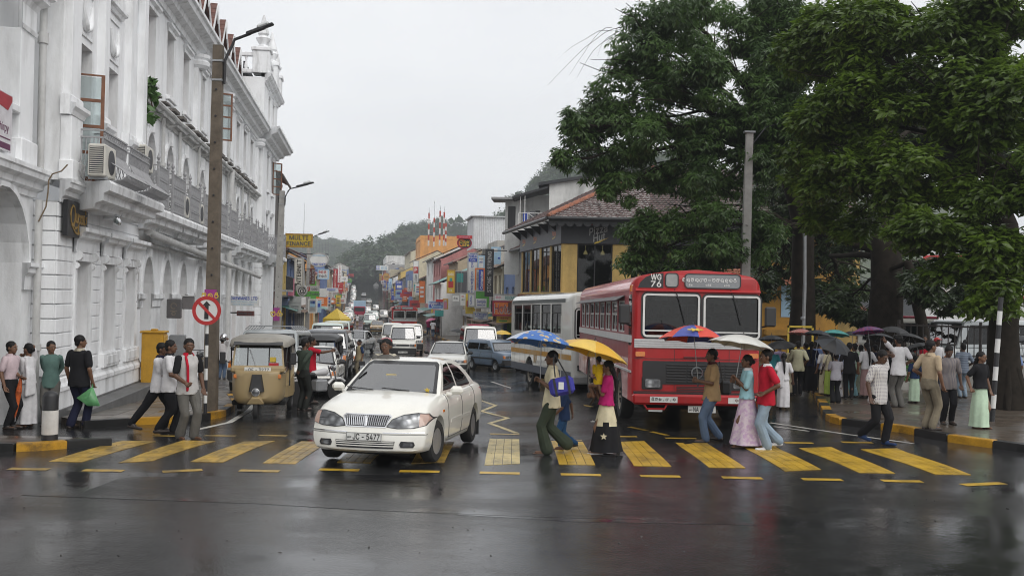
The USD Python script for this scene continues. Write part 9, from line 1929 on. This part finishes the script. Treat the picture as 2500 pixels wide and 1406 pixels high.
for k, (px, py, w, d, c, tl_, nm) in enumerate([(1906, 832, 38, 25.5, 'k', (8, -6), 'flat black umbrella left of the red plaid one'), (1958, 803, 34, 26.5, 'pl', (-6, 4), 'red plaid umbrella in the queue'), (2000, 806, 34, 26, 'g', (-4, 8), 'dark grey umbrella between the plaid and teal ones'), (2040, 805, 36, 26.5, 't', (-8, 6), 'teal umbrella in the queue'), (2118, 797, 40, 25.5, 'pu', (-10, -4), 'purple flowered umbrella in the queue'), (2152, 815, 36, 26, 'g', (-12, 10), 'grey umbrella behind the man in white'),
  (2186, 797, 38, 27, 'k', (4, 6), 'black umbrella right of the purple one'), (2222, 815, 40, 25.5, 'k', (-10, 12), 'black umbrella near the parked vans'), (2236, 838, 38, 24.5, 'k', (-14, -12), 'low black umbrella in front of the hedge'), (2490, 820, 42, 24, 'g', (-8, -8), 'dark umbrella at the right picture edge'), (1884, 818, 34, 27.5, 'g', (-6, 0), 'dark umbrella nearest the red bus'), (2082, 808, 30, 27, 'k', (0, 0), 'small black umbrella beside the purple one')]):
 umbrella(nm, at(px, py, d), w / FPX * d * 1.02, [c], None, tl_, .36, mats=UM)
FAR = [(1048, 822, 784, MAG, DKB, 'pink top under a pink umbrella'), (1059, 820, 779, WHc, JN, 'white shirt beside the pink umbrella'), (1068, 778, 750, WHc, BKc, 'white shirt far along the right pavement'), (1073, 780, 752, NAVY, BKc, 'navy shirt far along the right pavement'), (1150, 868, 818, K('beige', (.40, .33, .20)), BKc, 'beige shirt at the cafe door'), (806, 790, 764, RED_, BKc, 'red shirt far along the left pavement'), (812, 780, 752, BLS, NAVY, 'blue shirt far along the left pavement'), (818, 774, 748, WHc, BKc, 'white shirt far along the left pavement'), (800, 800, 772, DKB, BKc, 'dark shirt far along the left pavement'), (823, 768, 744, MAU, NAVY, 'mauve shirt far along the left pavement'), (874, 785, 757, WHc, TAN_, 'white shirt beside the far queue')]
for k, (px, py, hd_, a_, b_, nm) in enumerate(FAR):
 d = 1.62 * FPX / (py - hd_); X = (px - 1250) / FPX * d; person(f'distant pedestrian in {nm}', (X, d, float(gz(X, d)) + (.12 if k < 10 else 0)), 1.64, (CAM, AWAY, L_)[k % 3], a_, ('trousers', b_), near=False, sk=k % 3)
umbrella('pink umbrella far along the right pavement', at(1050, 777, 102), .6, ['pk'], None, (0, -15), .4, mats=UM); umbrella('dark red umbrella far along the left pavement', at(808, 768, 150), .7, ['pl'], None, (0, 0), .4, mats=UM)
umbrella('black umbrella behind the white minibus', at(1118, 802, 56), .5, ['k'], None, (0, 5), .4, mats=UM); umbrella('straw-coloured umbrella between the minibus and the white bus', at(1226, 806, 50), .5, ['y2'], None, (0, 0), .4, mats=UM)
sh = P('man seated at the upper restaurant window with his back turned', 1440, 760, 640, AWAY + .3, WHc, ('trousers', BKc), near=False) if False else person('diner in white shirt at the upper restaurant window', np.array([*at(1441, 668, 52.9)[:2], float(at(1441, 668, 52.9)[2]) - .55]), 1.66, AWAY + .5, WHc, ('trousers', BKc), near=False)
sd_ = lambda th, base, p: np.array(base) + np.array([math.cos(th) * p[0] - math.sin(th) * p[1], math.sin(th) * p[0] + math.cos(th) * p[1], p[2]])
person('driver in grey shirt at the wheel of the white saloon', sd_(PI - yaw, (mcl[0], mcl[1], 0.), (.36, -.02, .08)), 1.62, PI - yaw, GRYc, ('trousers', BKc), arms=((.06, .26, .55), (-.06, .26, .55)), legs=((.30, .09), (.30, .09)), seat=.28, near=False)
person('driver in pale shirt seated high behind the red bus windscreen', sd_(PI + .0278, (bc[0], bc[1], float(gz(3.5, bc[1])) + .72), (.62, LB_ / 2 - 1.05, 0)), 1.65, PI, WHc, ('trousers', BKc), arms=((.08, .26, .62), (-.08, .26, .62)), legs=((.24, .05), (.24, .05)), seat=.34, near=False)
